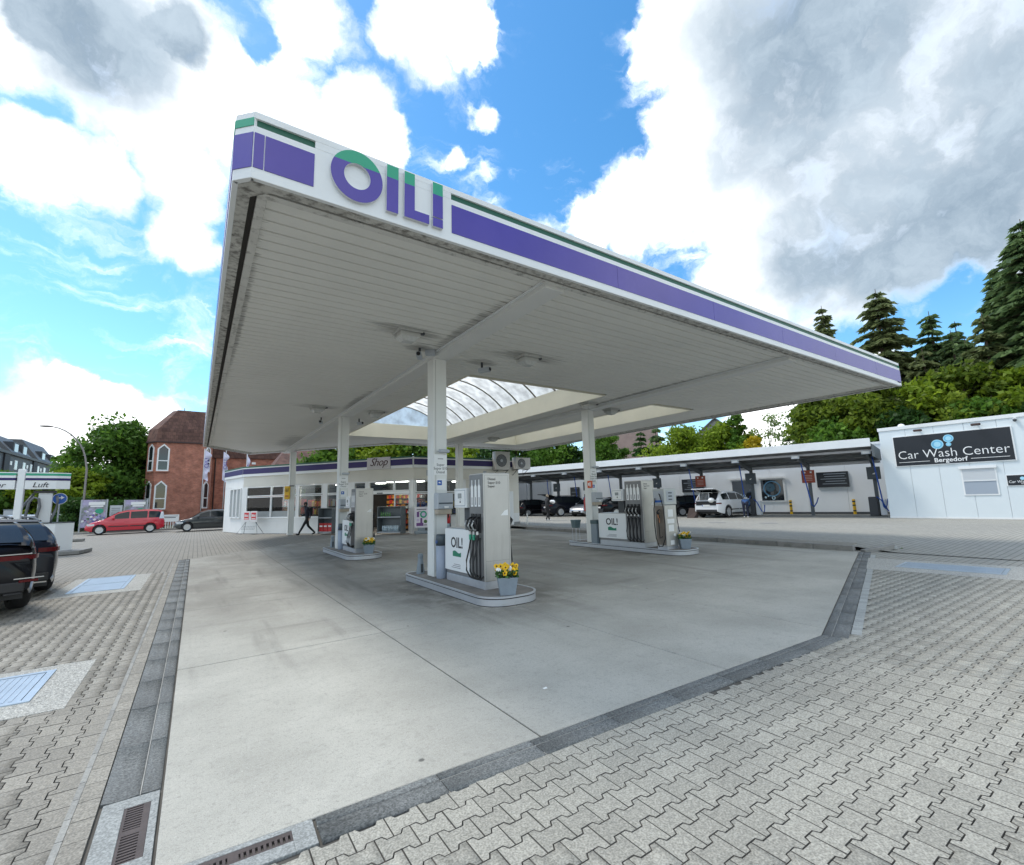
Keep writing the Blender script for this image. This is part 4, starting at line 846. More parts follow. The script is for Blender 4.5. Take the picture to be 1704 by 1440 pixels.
# small equipment on islands and pillars
def bin_(x, y, label, square=False):
    t = empty('waste_bin', label, 'bin', (x, y, .138))
    if square: MB().b2(-.15, .15, -.13, .13, 0, .62).build('body', GREYP, t, bevel=.01); MB().b2(-.16, .16, -.14, .14, .621, .74).build('lid', mat('teal lid', (.07, .11, .115), .5), t, bevel=.01)
    else:
        MB().lathe([(.0, 0), (.1, 0), (.11, .01), (.115, .62), (.0, .62)], 20).build('body', mat('blue grey tube', (.33, .38, .47), .5), t, smooth=True); MB().lathe([(.0, .621), (.12, .621), (.12, .80), (.1, .83), (0, .83)], 20).build('lid', SLATE, t, smooth=True)
        MB().add([(-.118, -.04, .66), (-.118, .04, .66), (-.118, .04, .72), (-.118, -.04, .72)], [(0, 1, 2, 3)]).build('label_plate', BLUE, t)
bin_(4.02, 8.44, 'slim blue grey waste tube between near pillar and white pump door'); bin_(4.02, 16.02, 'slim blue grey waste tube by the second pillar'); bin_(10.82, 11.14, 'square grey waste bin with dark lid between pillar and right-hand pump', True)
def cone(x, y, label):
    t = empty('guard_post', label, 'bollard', (x, y, .138), 0, 'low grey guard posts on the islands')
    MB().lathe([(0, 0), (.085, 0), (.085, .03), (.05, .30), (.058, .31), (.058, .37), (.04, .40), (0, .40)], 12).build('post', GREYP, t); MB().b2(-.02, .02, -.088, -.06, .03, .2).build('face_rib', DARKG, t)
cone(3.93, 9.28, 'low grey guard post behind the near pillar'); cone(3.95, 16.95, 'low grey guard post on the far island')
t = empty('squeegee_bucket', 'grey squeegee bucket on wire legs at the rear of the right-hand island', 'bucket', (10.86, 12.2, .138))
MB().add([(-.1, -.09, .45), (.1, -.09, .45), (.1, .09, .45), (-.1, .09, .45), (-.14, -.12, .72), (.14, -.12, .72), (.14, .12, .72), (-.14, .12, .72)], [(3, 2, 1, 0), (0, 1, 5, 4), (1, 2, 6, 5), (2, 3, 7, 6), (3, 0, 4, 7), (4, 5, 6, 7)]).build('pail', mat('teal grey', (.1, .15, .16), .5), t, bevel=.008)
for sx in (-1, 1):
    for sy in (-1, 1): MB().cyl((sx * .09, sy * .08, 0), (sx * .09, sy * .08, .45), .006).build('leg', ALU, t)
def pillar_kit(x, y, group, who, ext=True, lines='Super\nSuper E10\nDiesel'):
    yf = y - .153
    t = tag(MB().b2(x - .14, x + .145, yf - .008, yf, 2.14, 2.56).build('price_sign', STRIP, None, bevel=.002), 'white fuel grade sign on ' + who, 'sign', 'fuel grade signs on the pillars')
    text(lines, .075, INK, t, (x + .0, yf - .010, 2.27), (0, -1, 0), 'grade_lettering', extrude=.0006); MB().b2(x - .06, x + .06, yf - .01, yf - .0085, 2.46, 2.475).build('small_print', INKG, t)
    s = tag(MB().b2(x - .09, x + .12, yf - .004, yf - .0005, 1.84, 2.06).build('notice', STRIP), 'square notice with a blue emblem on ' + who, 'notice', 'blue emblem notices'); MB().b2(x - .07, x + .03, yf - .006, yf - .0045, 1.93, 2.03).build('blue_emblem', BLUE, s)
    MB().add([(x - .05, yf - .0075, 1.975), (x + .0, yf - .0075, 1.965), (x + .0, yf - .0075, 1.985), (x - .03, yf - .0075, 2.0)], [(0, 1, 2, 3)]).build('emblem_mark', STRIP, s)
    d = empty('towel_dispenser', 'grey paper towel box on ' + who, 'dispenser', (x + .02, yf, 1.39), 0, 'grey paper towel boxes')
    MB().b2(-.17, .17, -.2, 0, .06, .38).build('body', LGREY, d, bevel=.02); MB().b2(-.15, .15, -.17, 0, -.04, .06).build('lower_tray', mat('buff tray', (.42, .36, .28), .6), d, bevel=.01)
    MB().b2(-.15, .15, -.205, -.2, .16, .19).build('slot', SLATE, d); MB().b2(-.03, .06, -.21, -.201, .08, .12).build('paper_tip', STRIP, d)
    l = empty('pillar_light', 'small bracket light on ' + who, 'lamp', (x + .04, yf, 2.62), 0, 'small pillar lights'); MB().box((0, -.09, 0), (.24, .10, .07)).build('light_body', LGREY, l, bevel=.03); MB().cyl((.08, 0, .03), (.14, -.07, .03), .012).build('bracket', DARKG, l)
    if ext:
        e = empty('fire_extinguisher', 'red fire extinguisher hung on ' + who, 'fire extinguisher', (x + .235 if x < 8 else x - .02, y + .05 if x < 8 else y + .25, 1.15), 0, 'red fire extinguishers')
        MB().lathe([(0, 0), (.07, 0), (.078, .02), (.078, .40), (.05, .46), (.025, .47), (.025, .5), (0, .5)], 16).build('cylinder', RED, e, smooth=True); MB().box((0, 0, .54), (.03, .12, .07)).build('handle', BLACK, e); MB().tube([(.0, -.05, .52), (0, -.10, .4), (0, -.09, .12)], .012, 6).build('hose', RUBBER, e); MB().add([(-.05, -.063, .15), (.05, -.063, .15), (.05, -.063, .32), (-.05, -.063, .32)], [(0, 1, 2, 3)]).build('paper_label', STRIP, e)
pillar_kit(4.09, 8.80, 'a', 'the near pillar'); pillar_kit(4.09, 16.40, 'b', 'the second pillar, at the far island', False); pillar_kit(11.08, 11.60, 'c', 'the right-hand pillar', True, 'Diesel\nSuper Plus\nSuper E10\nSuper')
s = tag(MB().b2(10.86, 10.885, 11.72, 11.75, 1.9, 2.15).build('fire_sign', RED), 'small red fire extinguisher sign on the right-hand pillar', 'sign'); s.location = (.04, -.2, 0)
s.data = MB().b2(10.84, 10.888, 11.55, 11.75, 1.92, 2.16).mesh('fire_sign'); s.data.materials.append(mat('orange red sign', (.6, .1, .03), .4)); MB().b2(10.836, 10.8395, 11.6, 11.64, 1.97, 2.11).build('pictogram', STRIP, s); MB().b2(10.836, 10.8395, 11.66, 11.71, 2.0, 2.09).build('pictogram', STRIP, s)

# ------------------------------------------------------------------ the shop
WALLW = mat('shop wall paint', (0.74, 0.75, 0.74), 0.5, var=0.05, scale=.8, stain=.25, stain_col=(.45, .43, .38), sscale=(2, 2, .8), sthr=(.55, .85), coord='World'); WALLC = mat('shop cream panel', (0.66, 0.64, 0.57), 0.5, var=0.05, scale=.8, coord='World')
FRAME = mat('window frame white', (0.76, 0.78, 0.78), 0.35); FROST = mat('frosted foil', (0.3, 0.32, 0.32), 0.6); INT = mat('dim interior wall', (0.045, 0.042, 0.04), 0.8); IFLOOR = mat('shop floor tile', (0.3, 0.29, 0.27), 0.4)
shop = empty('shop', 'low white petrol station shop with purple band and wide windows under the canopy', 'shop')
A_ = Vector((2.46, 32.7, 0)); U_ = Vector((.584, -.812, 0)).normalized(); N_ = Vector((-U_.y, U_.x, 0)); MA = Matrix(((U_.x, N_.x, 0, A_.x), (U_.y, N_.y, 0, A_.y), (0, 0, 1, 0), (0, 0, 0, 1)))
B_ = A_ + U_ * 11.83; C_ = Vector((16.35, 23.45, 0)); U2 = (C_ - B_).normalized(); N2 = Vector((-U2.y, U2.x, 0)); MBm = Matrix(((U2.x, N2.x, 0, B_.x), (U2.y, N2.y, 0, B_.y), (0, 0, 1, 0), (0, 0, 0, 1))); LB = (C_ - B_).length
C2 = Vector((16.5, 36, 0)); L0 = A_ - U_ * .23; L1 = Vector((1.55, 36.7, 0))
def fb(name, M, x0, x1, y0, y1, z0, z1, m, parent=shop, bevel=0.0):
    b = MB().box(((x0 + x1) / 2, (y0 + y1) / 2, (z0 + z1) / 2), (x1 - x0, y1 - y0, z1 - z0), 0, M); return b.build(name, m, parent, bevel=bevel)
def window(M, s0, s1, z0, z1, fw=.05, frost=None, parent=shop, name='window', glass=None):
    m = MB()
    for c, d in ((((s0 + s1) / 2, .02, z0 + fw / 2), (s1 - s0, .10, fw)), (((s0 + s1) / 2, .02, z1 - fw / 2), (s1 - s0, .10, fw)), ((s0 + fw / 2, .02, (z0 + z1) / 2), (fw, .10, z1 - z0 - 2 * fw)), ((s1 - fw / 2, .02, (z0 + z1) / 2), (fw, .10, z1 - z0 - 2 * fw))): m.box(c, d, 0, M)
    w = m.build(name, FRAME, parent, bevel=.004)
    MB().box(((s0 + s1) / 2, .03, (z0 + z1) / 2), (s1 - s0 - 2 * fw, .008, z1 - z0 - 2 * fw), 0, M).build('pane', glass or SGLASS, w)
    if frost: MB().box(((s0 + s1) / 2, .022, z0 + fw + frost / 2), (s1 - s0 - 2 * fw - .01, .003, frost), 0, M).build('frosted_strip', FROST, w)
    return w
# walls along A-B
fb('wall', MA, -.23, 8.95, 0, .2, 0, .90, WALLW); fb('wall', MA, -.23, 11.83, 0.0, .2, 2.78, 3.42, WALLC); fb('sill', MA, -.2, 8.0, -.04, .0, .88, .93, FRAME, bevel=.005)
for s0, s1 in ((-.23, .08), (4.02, 4.15), (5.88, 6.17), (7.1, 8.04), (8.86, 9.0), (11.64, 11.83)): fb('wall_post', MA, s0, s1, -.02, .18, .90 if s1 < 8.95 else 0, 2.78, WALLW)
for s0, s1, fr in ((.09, 2.06, .34), (2.08, 4.02, .34), (4.16, 5.87, None), (6.18, 7.09, None), (8.05, 8.85, None)): window(MA, s0, s1, .91, 2.17, frost=fr); window(MA, s0, s1, 2.20, 2.77)
window(MA, 9.01, 10.65, 2.22, 2.77); window(MA, 10.67, 11.63, 2.22, 2.77)
fb('door_head', MA, 9.01, 11.63, -.03, .12, 2.08, 2.21, FRAME); window(MA, 10.67, 11.63, .03, 2.07, .06, name='door_leaf')
hd = fb('door_sensor', MA, 9.6, 9.95, -.06, -.03, 2.11, 2.16, BLACK)
# walls along B-C
fb('wall', MBm, 0, LB, 0, .2, 0, .80, WALLW) ; fb('wall', MBm, 3.2, LB, 0, .2, .80, 2.78, WALLC); fb('wall', MBm, 0, LB, 0, .2, 2.78, 3.42, WALLC)
for s0, s1 in ((.0, .12), (1.5, 1.6), (3.0, 3.2)): fb('wall_post', MBm, s0, s1, -.02, .18, .80, 2.78, WALLW)
for s0, s1 in ((.13, 1.49), (1.61, 2.99)): window(MBm, s0, s1, .82, 2.08); window(MBm, s0, s1, 2.11, 2.77)
sd = fb('side_door', MBm, LB - 1.35, LB - .45, -.03, 0, .02, 2.1, FRAME, bevel=.01); fb('pane', MBm, LB - 1.05, LB - .75, -.036, -.031, 1.55, 1.95, GLASS, sd)
fb('plinth', MBm, LB - .42, LB + .02, -.03, 0, 0, .28, mat('grey plinth', (.25, .26, .26), .8)); fb('vent', MBm, .75, 1.05, -.03, 0, 3.0, 3.3, LGREY); fb('vent', MBm, 4.4, 4.6, -.05, 0, 2.85, 3.3, LGREY)
for a, b in ((C_, C2), (L1, L0)):
    seg_box(MB(), tuple(a.xy), tuple(b.xy), -.2, 0, 0, 3.42).build('wall', WALLW, shop)
lm = L0 - L1; ML = Matrix(((lm.normalized().x, -lm.normalized().y, 0, L1.x), (lm.normalized().y, lm.normalized().x, 0, L1.y), (0, 0, 1, 0), (0, 0, 0, 1)))
for k in range(3): window(ML @ Matrix.Translation((0, -.06, 0)), lm.length - 2.4 + k * .75, lm.length - 1.7 + k * .75, .9, 2.75, .07, glass=FROST)
# fascia with stripes, its sign, roof
for a, b in ((L1, L0), (L0, B_), (B_, C_), (C_, C2)):
    a, b = tuple(a.xy), tuple(b.xy); f = seg_box(MB(), a, b, -.3, .08, 3.42, 4.02, 0, 0).build('roof_fascia', FRAME, shop)
    seg_box(MB(), a, b, .0805, .088, 3.57, 3.89).build('purple_band', DPURPLE, f); seg_box(MB(), a, b, .0805, .10, 3.955, 4.035).build('green_band', mat('dark green edge', (.015, .1, .055), .4), f)
MB().prism([tuple(p.xy) for p in (L0, B_, C_, C2, L1)], 3.86, 3.90).build('roof_deck', mat('grey roof', (.3, .3, .3), .9), shop)
MB().prism([tuple(p.xy) for p in (L0, B_, C_, C2, L1)], 2.79, 2.82).build('ceiling', WALLW, shop); MB().prism([tuple(p.xy) for p in (L0, B_, C_, C2, L1)], .002, .012).build('floor', IFLOOR, shop)
sgn = fb('shop_sign', MA, 8.97, 10.47, -.12, -.091, 3.43, 4.06, mat('shop sign grey', (.52, .5, .5), .5))
text('Shop', .60, mat('maroon black', (.045, .008, .012), .4), sgn, tuple((MA @ Vector((9.72, -.125, 3.79)))), tuple((-N_).xy), 'lettering', shear=.38, offset=.006, spacing=.92, wx=1.0)
text('Shop', .60, mat('white outline', (.8, .8, .8), .4), sgn, tuple((MA @ Vector((9.72, -.1205, 3.79)))), tuple((-N_).xy), 'lettering_outline', shear=.38, offset=.02, spacing=.92, extrude=.001)
# inside
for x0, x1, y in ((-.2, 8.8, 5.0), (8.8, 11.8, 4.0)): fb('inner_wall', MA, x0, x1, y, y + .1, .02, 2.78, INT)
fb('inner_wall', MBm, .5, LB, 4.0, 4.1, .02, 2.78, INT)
GOODS = [mat('goods %s' % n_, c, .4) for n_, c in (('red', (.45, .03, .02)), ('orange', (.55, .2, .02)), ('yellow', (.6, .4, .03)), ('blue', (.02, .06, .3)), ('white', (.6, .6, .58)), ('brown', (.18, .07, .03)), ('green', (.03, .2, .05)))]
def shelf_unit(M, s0, s1, y, h, label, levels=5, warm=True):
    t = empty('goods_shelf', label, 'shelf', tuple(M @ Vector(((s0 + s1) / 2, y, .012))), math.atan2(M[1][0], M[0][0]), 'goods shelves inside the shop'); w = s1 - s0
    m = MB().b2(-w / 2, w / 2, .2, .23, 0, h)
    for i in range(levels): m.b2(-w / 2, w / 2, -.18, .2, .1 + i * (h - .1) / levels, .12 + i * (h - .1) / levels)
    m.build('rack', mat('dark rack', (.06, .04, .035), .6), t)
    b = [MB() for _ in GOODS]
    for i in range(levels):
        z = .121 + i * (h - .1) / levels; x = -w / 2 + .05
        while x < w / 2 - .1:
            ww = random.uniform(.07, .2); hh = random.uniform(.5, .92) * ((h - .1) / levels - .03); k = random.choice((0, 0, 1, 1, 2, 5, 4) if warm else (3, 3, 4, 0, 6, 2)); b[k].b2(x, x + ww * .93, -.16, .1, z, z + hh); x += ww
    for k, q in enumerate(b):
        if q.v: q.build('goods', GOODS[k], t, kind='stuff')
shelf_unit(MA, 8.7, 11.2, 2.2, 2.1, 'tall shelf of red and orange goods seen through the open shop door', 7); shelf_unit(MA, .2, 3.9, .75, 2.05, 'shelf of mixed goods behind the left shop windows', 4); shelf_unit(MA, 4.2, 7.0, .8, 1.95, 'shelf of mixed goods behind the shop window right of the yellow sign', 4)
shelf_unit(MBm, .3, 3.0, .8, 1.7, 'shelf of bottles behind the shop window right of the door', 4, False)
fb('yellow_shelf', MA, .2, .75, .9, 1.2, .9, 2.0, mat('post yellow', (.62, .38, .02), .5))
BULB = mat('lit bulb', (1, .93, .8), .4, emit=6.0)
for s_, y_ in ((10.75, .35), (11.35, .4), (6.95, .5), (10.3, .6), (5.3, .8)):
    l = empty('ceiling_spot', None, None); l.parent = shop; l.matrix_local = MA @ Matrix.Translation((s_, y_, 2.72)); MB().sphere((0, 0, 0), .045).build('bulb', BULB, l); MB().cyl((0, 0, .03), (0, 0, .07), .05).build('cap', LGREY, l)

CL = mat('goods fill glow', (1, .95, .86), .5, emit=13.0)  # added glow panels to brighten the shelf goods; the bulbs are the lamps
for s_, y_ in ((.9, .42), (2.1, .42), (3.3, .42), (4.9, .42), (5.5, 1.9), (9.6, 1.3), (8.2, 2.2), (10.4, 1.2)): fb('goods_fill_panel', MA, s_ - .22, s_ + .22, y_ - .2, y_ + .2, 2.75, 2.785, CL)
for s_ in (1.2, 3.6): fb('goods_fill_panel', MBm, s_ - .2, s_ + .2, 1.5, 1.9, 2.75, 2.785, CL)

# in front of the shop
t = empty('newspaper_stand', 'tubular newspaper stand with two red title boards below the left shop window', 'newspaper stand', tuple(MA @ Vector((1.15, -.55, 0))), math.atan2(U_.y, U_.x))
TUBE = mat('grey tube', (.16, .18, .19), .4, .4)
for s_ in (-1, 1):
    fr = MB()
    fr.tube([(s_ * .25, .0, 1.0), (s_ * .45, -.0, .62), (s_ * .82, -.22, .02), (s_ * .4, -.22, .02)], .014, 6); fr.tube([(s_ * .25, .02, .95), (s_ * .45, .05, .6), (s_ * .78, .25, .02)], .014, 6); fr.build('leg', TUBE, t, smooth=True)
    p = MB().box((s_ * .28, -.03, 1.02), (.52, .03, .62)).build('title_board', mat('board white', (.75, .73, .73), .4), t, bevel=.02)
    MB().box((s_ * .28, -.05, 1.05), (.36, .006, .40)).build('red_panel', mat('title red', (.6, .02, .03), .4), p); text('Bild', .2, STRIP, p, (s_ * .28, -.056, 1.07), (0, -1, 0), 'lettering', offset=.006, extrude=.0006)
    MB().box((s_ * .28, -.0545, .9), (.3, .002, .04)).build('print_line', STRIP, p)
w_ = MB()
for k in range(3): w_.tube([(-.5, -.1 - .03 * k, .45 - .08 * k), (.5, -.1 - .03 * k, .45 - .08 * k)], .006, 5)
for k in range(9): w_.tube([(-.48 + k * .12, -.09, .5), (-.48 + k * .12, -.17, .27)], .005, 5)
w_.build('wire_basket', TUBE, t)
t = empty('post_sign', 'yellow post sign with black horn on the far left pillar', 'sign', (4.16, 28.22, 1.95), R(-30))
MB().b2(-.20, .10, -.06, .06, 0, .72).build('panel', YELLOW, t, bevel=.05); MB().b2(.05, .3, -.02, .02, .70, .75).build('bracket', DARKG, t)
m = MB(); m.tube([(-.13, -.064, .56), (-.12, -.064, .46), (-.05, -.064, .42), (.02, -.064, .46), (.03, -.064, .56)], .012, 6); m.tube([(-.13, -.064, .4), (.03, -.064, .62)], .01, 5); m.tube([(.03, -.064, .4), (-.13, -.064, .62)], .01, 5); m.build('horn_emblem', INK, t); MB().b2(-.14, .04, -.065, -.061, .17, .21).build('print_line', ORANGE, t); MB().b2(-.14, .04, -.065, -.061, .11, .15).build('print_line', ORANGE, t)
def drinks_rack(M, s, y, w, label, kind):
    t = empty('drinks_rack', label, 'display rack', tuple(M @ Vector((s, y, 0))), math.atan2(M[1][0], M[0][0]), 'grey drinks racks before the shop'); h = 1.42
    c = MB().b2(-w / 2, w / 2, .16, .2, .05, h); c.b2(-w / 2, -w / 2 + .04, -.25, .16, .05, h); c.b2(w / 2 - .04, w / 2, -.25, .16, .05, h); c.b2(-w / 2 + .04, w / 2 - .04, -.15, .16, h - .04, h); c.build('housing', mat('rack grey', (.12, .14, .15), .4), t, bevel=.03)
    for z in (.10, .86): MB().b2(-w / 2 + .045, w / 2 - .045, -.27, .155, z, z + .05).build('shelf', LGREY, t)
    if kind == 'water':
        WB = mat('water bottle', (.42, .52, .58), .15, spec=.8); GB = mat('green bottle', (.1, .25, .08), .2)
        for k in range(3):
            x = -w / 2 + .42 + k * .34; p = MB()
            for i in range(3):
                for j in range(2): p.lathe([(0, 0), (.05, 0), (.052, .22), (.03, .29), (.015, .31), (.0, .31)], 8, Matrix.Translation((x + (i - 1) * .105, -.16 + j * .11, .155)))
            p.build('water_pack', WB, t, smooth=True)
        for k in range(5): MB().lathe([(0, 0), (.04, 0), (.04, .14), (.02, .2), (.015, .24), (0, .24)], 8, Matrix.Translation((-w / 2 + .2 + k * .13, -.15, .915))).build('bottle', GB, t, smooth=True)
    else:
        for k in range(3):
            MB().b2(-w / 2 + .08 + k * .29, -w / 2 + .35 + k * .29, -.22, .1, .155, .60).build('red_crate', RED, t, bevel=.01); MB().b2(-w / 2 + .12 + k * .29, -w / 2 + .31 + k * .29, -.225, -.2205, .40, .48).build('crate_label', STRIP, t)
drinks_rack(MA, 6.65, -.35, .98, 'dark drinks rack holding red crates, left of the far pump', 'red'); drinks_rack(MA, 10.9, -.55, 1.45, 'grey rack with bottled water, right of the shop door', 'water'); drinks_rack(MBm, 1.2, -.45, 1.3, 'grey bottle rack partly hidden behind the near pillar', 'water')
t = empty('poster_stand', 'framed advertising poster on a grey foot, right of the shop door', 'poster stand', (9.55, 22.45, 0), math.atan2(U2.y, U2.x) - .25)
MB().b2(-.34, .34, -.2, .2, 0, .16).build('foot', GREYP, t, bevel=.05); MB().b2(-.18, .18, -.03, .03, .16, .30).build('neck', GREYP, t); MB().b2(-.36, .36, -.03, .03, .30, 1.36).build('frame', mat('stand frame', (.62, .62, .64), .4), t, bevel=.02)
po = MB().b2(-.32, .32, -.034, -.031, .34, 1.32).build('poster', mat('poster paper', (.72, .68, .74), .4), t)
def disc(c, r, m, parent, name, n=20, sq=1.0): return MB().add([(c[0] + r * math.cos(2 * PI * i / n), c[1], c[2] + r * sq * math.sin(2 * PI * i / n)) for i in range(n)], [tuple(range(n))]).build(name, m, parent)
disc((.1, -.0355, .98), .18, GREEN, po, 'green_disc'); disc((.1, -.037, .98), .10, mat('pale lilac', (.6, .5, .68), .5), po, 'lilac_disc'); MB().b2(-.24, -.12, -.036, -.0345, .85, 1.12).build('printed_bottle', mat('poster purple', (.16, .06, .22), .5), po); MB().b2(-.26, .1, -.036, -.0345, .40, .56).build('printed_block', mat('poster purple', (.16, .06, .22), .5), po); MB().b2(-.06, .04, -.0365, -.0345, .56, .8).build('printed_figure', mat('poster purple', (.16, .06, .22), .5), po); MB().b2(-.25, .25, -.036, -.0345, 1.2, 1.26).build('print_line', INKG, po); disc((-.18, -.0362, .7), .07, mat('pale lilac', (.6, .5, .68), .5), po, 'lilac_disc'); disc((.2, -.0362, .62), .09, mat('leaf print', (.08, .16, .04), .5), po, 'green_disc'); MB().b2(.12, .28, -.036, -.0345, .42, .47).build('print_line', INKG, po); MB().b2(-.16, .0, -.036, -.0345, 1.12, 1.15).build('print_line', INKG, po)
ACM = mat('outdoor unit grey', (.48, .47, .44), .5, var=.05); 
def ac(x0, x1, z0, z1, label):
    t = empty('air_conditioner', label, 'air conditioner', ((x0 + x1) / 2, 23.02, z0), 0, 'outdoor air conditioning units on the shop wall'); w, h = x1 - x0, z1 - z0
    c = MB().b2(-w / 2, w / 2, -.18, .2, 0, h).build('casing', ACM, t, bevel=.015); r = min(w * .33, h * .36); cx = -w * .1
    MB().cyl((cx, -.181, h * .5), (cx, -.188, h * .5), r * 1.12, n=24).build('fan_guard', DARKG, c); MB().cyl((cx, -.189, h * .5), (cx, -.193, h * .5), r * .28, n=16).build('fan_hub', LGREY, c)
    for i in range(4): MB().lathe([(r * (.4 + .17 * i), -.001), (r * (.43 + .17 * i), 0)], 24, Matrix.Translation((cx, -.191, h * .5)) @ Matrix.Rotation(PI / 2, 4, 'X')).build('guard_ring', LGREY, c)
    for s_ in (-1, 1): MB().tube([(s_ * w * .35, -.2, -.02), (s_ * w * .35, .42, -.02), (s_ * w * .35, .42, -.35), (s_ * w * .35, -.1, -.03)], .018, 5).build('bracket', DARKG, t)
ac(14.35, 15.35, 3.36, 4.44, 'taller grey air conditioner under the canopy edge on the shop wall'); ac(15.75, 16.85, 3.42, 4.12, 'wider grey air conditioner at the right corner of the shop')
tag(MB().cyl((16.6, 23.0, 0), (16.6, 23.0, .75), .04).build('marker_post', STRIP), 'thin white post at the right corner of the shop', 'post')

# ------------------------------------------------------------------ cars
TYRE = mat('tyre', (.016, .016, .017), .75, bump=.2); RIM = mat('alloy rim', (.55, .56, .57), .3, .7); RIMD = mat('dark rim', (.12, .12, .13), .35, .6)
TAIL = mat('tail lamp red', (.10, .004, .006), .15, spec=.35); HEAD = mat('head lamp glass', (.62, .65, .67), .08, coat=1); PLATEW = mat('number plate', (.75, .75, .73), .4); CARG = mat('car glass', (.012, .016, .018), .04, spec=.45); TRIM = mat('car trim black', (.02, .02, .022), .5); CHROME = mat('chrome', (.7, .7, .7), .12, 1.0)
def paint(name, col, metal=.0): return mat(name, col, .12 if max(col) < .02 else .32, metal, coat=0.0 if max(col) < .02 else 1.0, spec=.22 if max(col) < .02 else .5)
def lerp_pts(P, x):
    if x <= P[0][0]: return P[0][1]
    for (a, b), (c, d) in zip(P[:-1], P[1:]):
        if x <= c:
            t = (x - a) / (c - a); return b + (d - b) * t
    return P[-1][1]
def wheel_parts(parent, x, y, r, side, rim_m, spokes=5, w=.21):
    t = bpy.data.objects.new('wheel', None); COL.objects.link(t); t.parent = parent; t.location = (x, y, r); t.empty_display_size = .1
    Q = Matrix.Rotation(-side * PI / 2, 4, 'X')
    MB().lathe([(r * .66, -w / 2), (r * .92, -w / 2), (r * .985, -w * .35), (r, -w * .15), (r, w * .15), (r * .985, w * .35), (r * .93, w / 2), (r * .66, w / 2 - .005)], 28, Q).build('tyre', TYRE, t, smooth=True)
    m = MB().lathe([(r * .68, w / 2 - .03), (r * .66, w / 2), (r * .60, w / 2 - .004), (r * .58, w / 2 - .05), (0, w / 2 - .06)], 28, Q)
    for k in range(spokes):
        a = 2 * PI * k / spokes + .3; c, s_ = math.cos(a), math.sin(a); T = Q @ Matrix(((c, -s_, 0, 0), (s_, c, 0, 0), (0, 0, 1, 0), (0, 0, 0, 1)))
        m.add([(.03, -r * .13, w / 2 - .01), (r * .61, -r * .17, w / 2 - .012), (r * .61, r * .17, w / 2 - .012), (.03, r * .13, w / 2 - .01), (.03, -r * .13, w / 2 - .05), (r * .61, -r * .17, w / 2 - .05), (r * .61, r * .17, w / 2 - .05), (.03, r * .13, w / 2 - .05)], [(0, 1, 2, 3), (0, 4, 5, 1), (3, 2, 6, 7)], T)
    m.lathe([(r * .16, w / 2 - .05), (r * .15, w / 2 - .002), (0, w / 2)], 12, Q); o = m.build('rim', rim_m, t); sharp(o, 35)
    MB().lathe([(r * .57, w / 2 - .055), (0, w / 2 - .056)], 20, Q).build('brake', TRIM, t)
    return t
# kinds: deck = shoulder height along x, roof = glasshouse top along x (from rear glass base to windscreen base)
KINDS = {
    'mpv': dict(L=4.2, W=1.70, deck=[(-2.1, .80), (-2.02, .98), (-1.6, 1.0), (.7, .98), (1.35, .92), (1.75, .80), (2.0, .68), (2.1, .55)], roof=[(-2.04, 1.0), (-1.93, 1.46), (-1.75, 1.56), (-1.0, 1.60), (.0, 1.57), (.45, 1.46), (1.28, .94)], wr=.31, wx=(-1.32, 1.35), sill=.20, rearw=.86, wins=[(-1.85, -1.2), (-1.12, -.22), (-.14, .62)]),
    'hatch': dict(L=4.0, W=1.69, deck=[(-2.0, .72), (-1.93, .92), (-1.5, .96), (.5, .93), (1.2, .86), (1.65, .76), (1.92, .62), (2.0, .5)], roof=[(-1.9, .96), (-1.6, 1.32), (-1.3, 1.43), (-.5, 1.47), (.1, 1.44), (.5, 1.32), (1.15, .88)], wr=.31, wx=(-1.23, 1.27), sill=.19, rearw=.86, wins=[(-1.55, -.98), (-.9, -.08), (.0, .6)]),
    'wagon': dict(L=4.75, W=1.85, deck=[(-2.37, .80), (-2.3, 1.0), (-1.9, 1.0), (.7, .97), (1.4, .90), (1.95, .79), (2.28, .64), (2.37, .5)], roof=[(-2.28, 1.0), (-1.74, 1.33), (-1.5, 1.41), (-.8, 1.46), (.0, 1.45), (.45, 1.34), (1.2, .94)], wr=.34, wx=(-1.38, 1.43), sill=.19, rearw=.90, wins=[(-1.9, -1.15), (-1.06, -.12), (-.03, .65)]),
    'suv': dict(L=4.85, W=1.93, deck=[(-2.42, .86), (-2.36, 1.08), (-1.9, 1.12), (.7, 1.10), (1.45, 1.04), (2.0, .95), (2.34, .76), (2.42, .6)], roof=[(-2.36, 1.12), (-2.02, 1.48), (-1.85, 1.60), (-.9, 1.68), (.0, 1.66), (.45, 1.54), (1.2, 1.08)], wr=.38, wx=(-1.42, 1.5), sill=.27, rearw=.90, wins=[(-1.95, -1.2), (-1.1, -.12), (-.03, .68)]),
}
KINDS['crossover'] = dict(KINDS['suv'], roof=[(-2.38, 1.10), (-1.92, 1.37), (-1.7, 1.455), (-.9, 1.52), (.0, 1.51), (.45, 1.42), (1.2, 1.06)], deck=[(-2.42, .86), (-2.37, 1.07), (-1.9, 1.09), (.7, 1.06), (1.45, 1.0), (2.0, .92), (2.34, .74), (2.42, .58)])
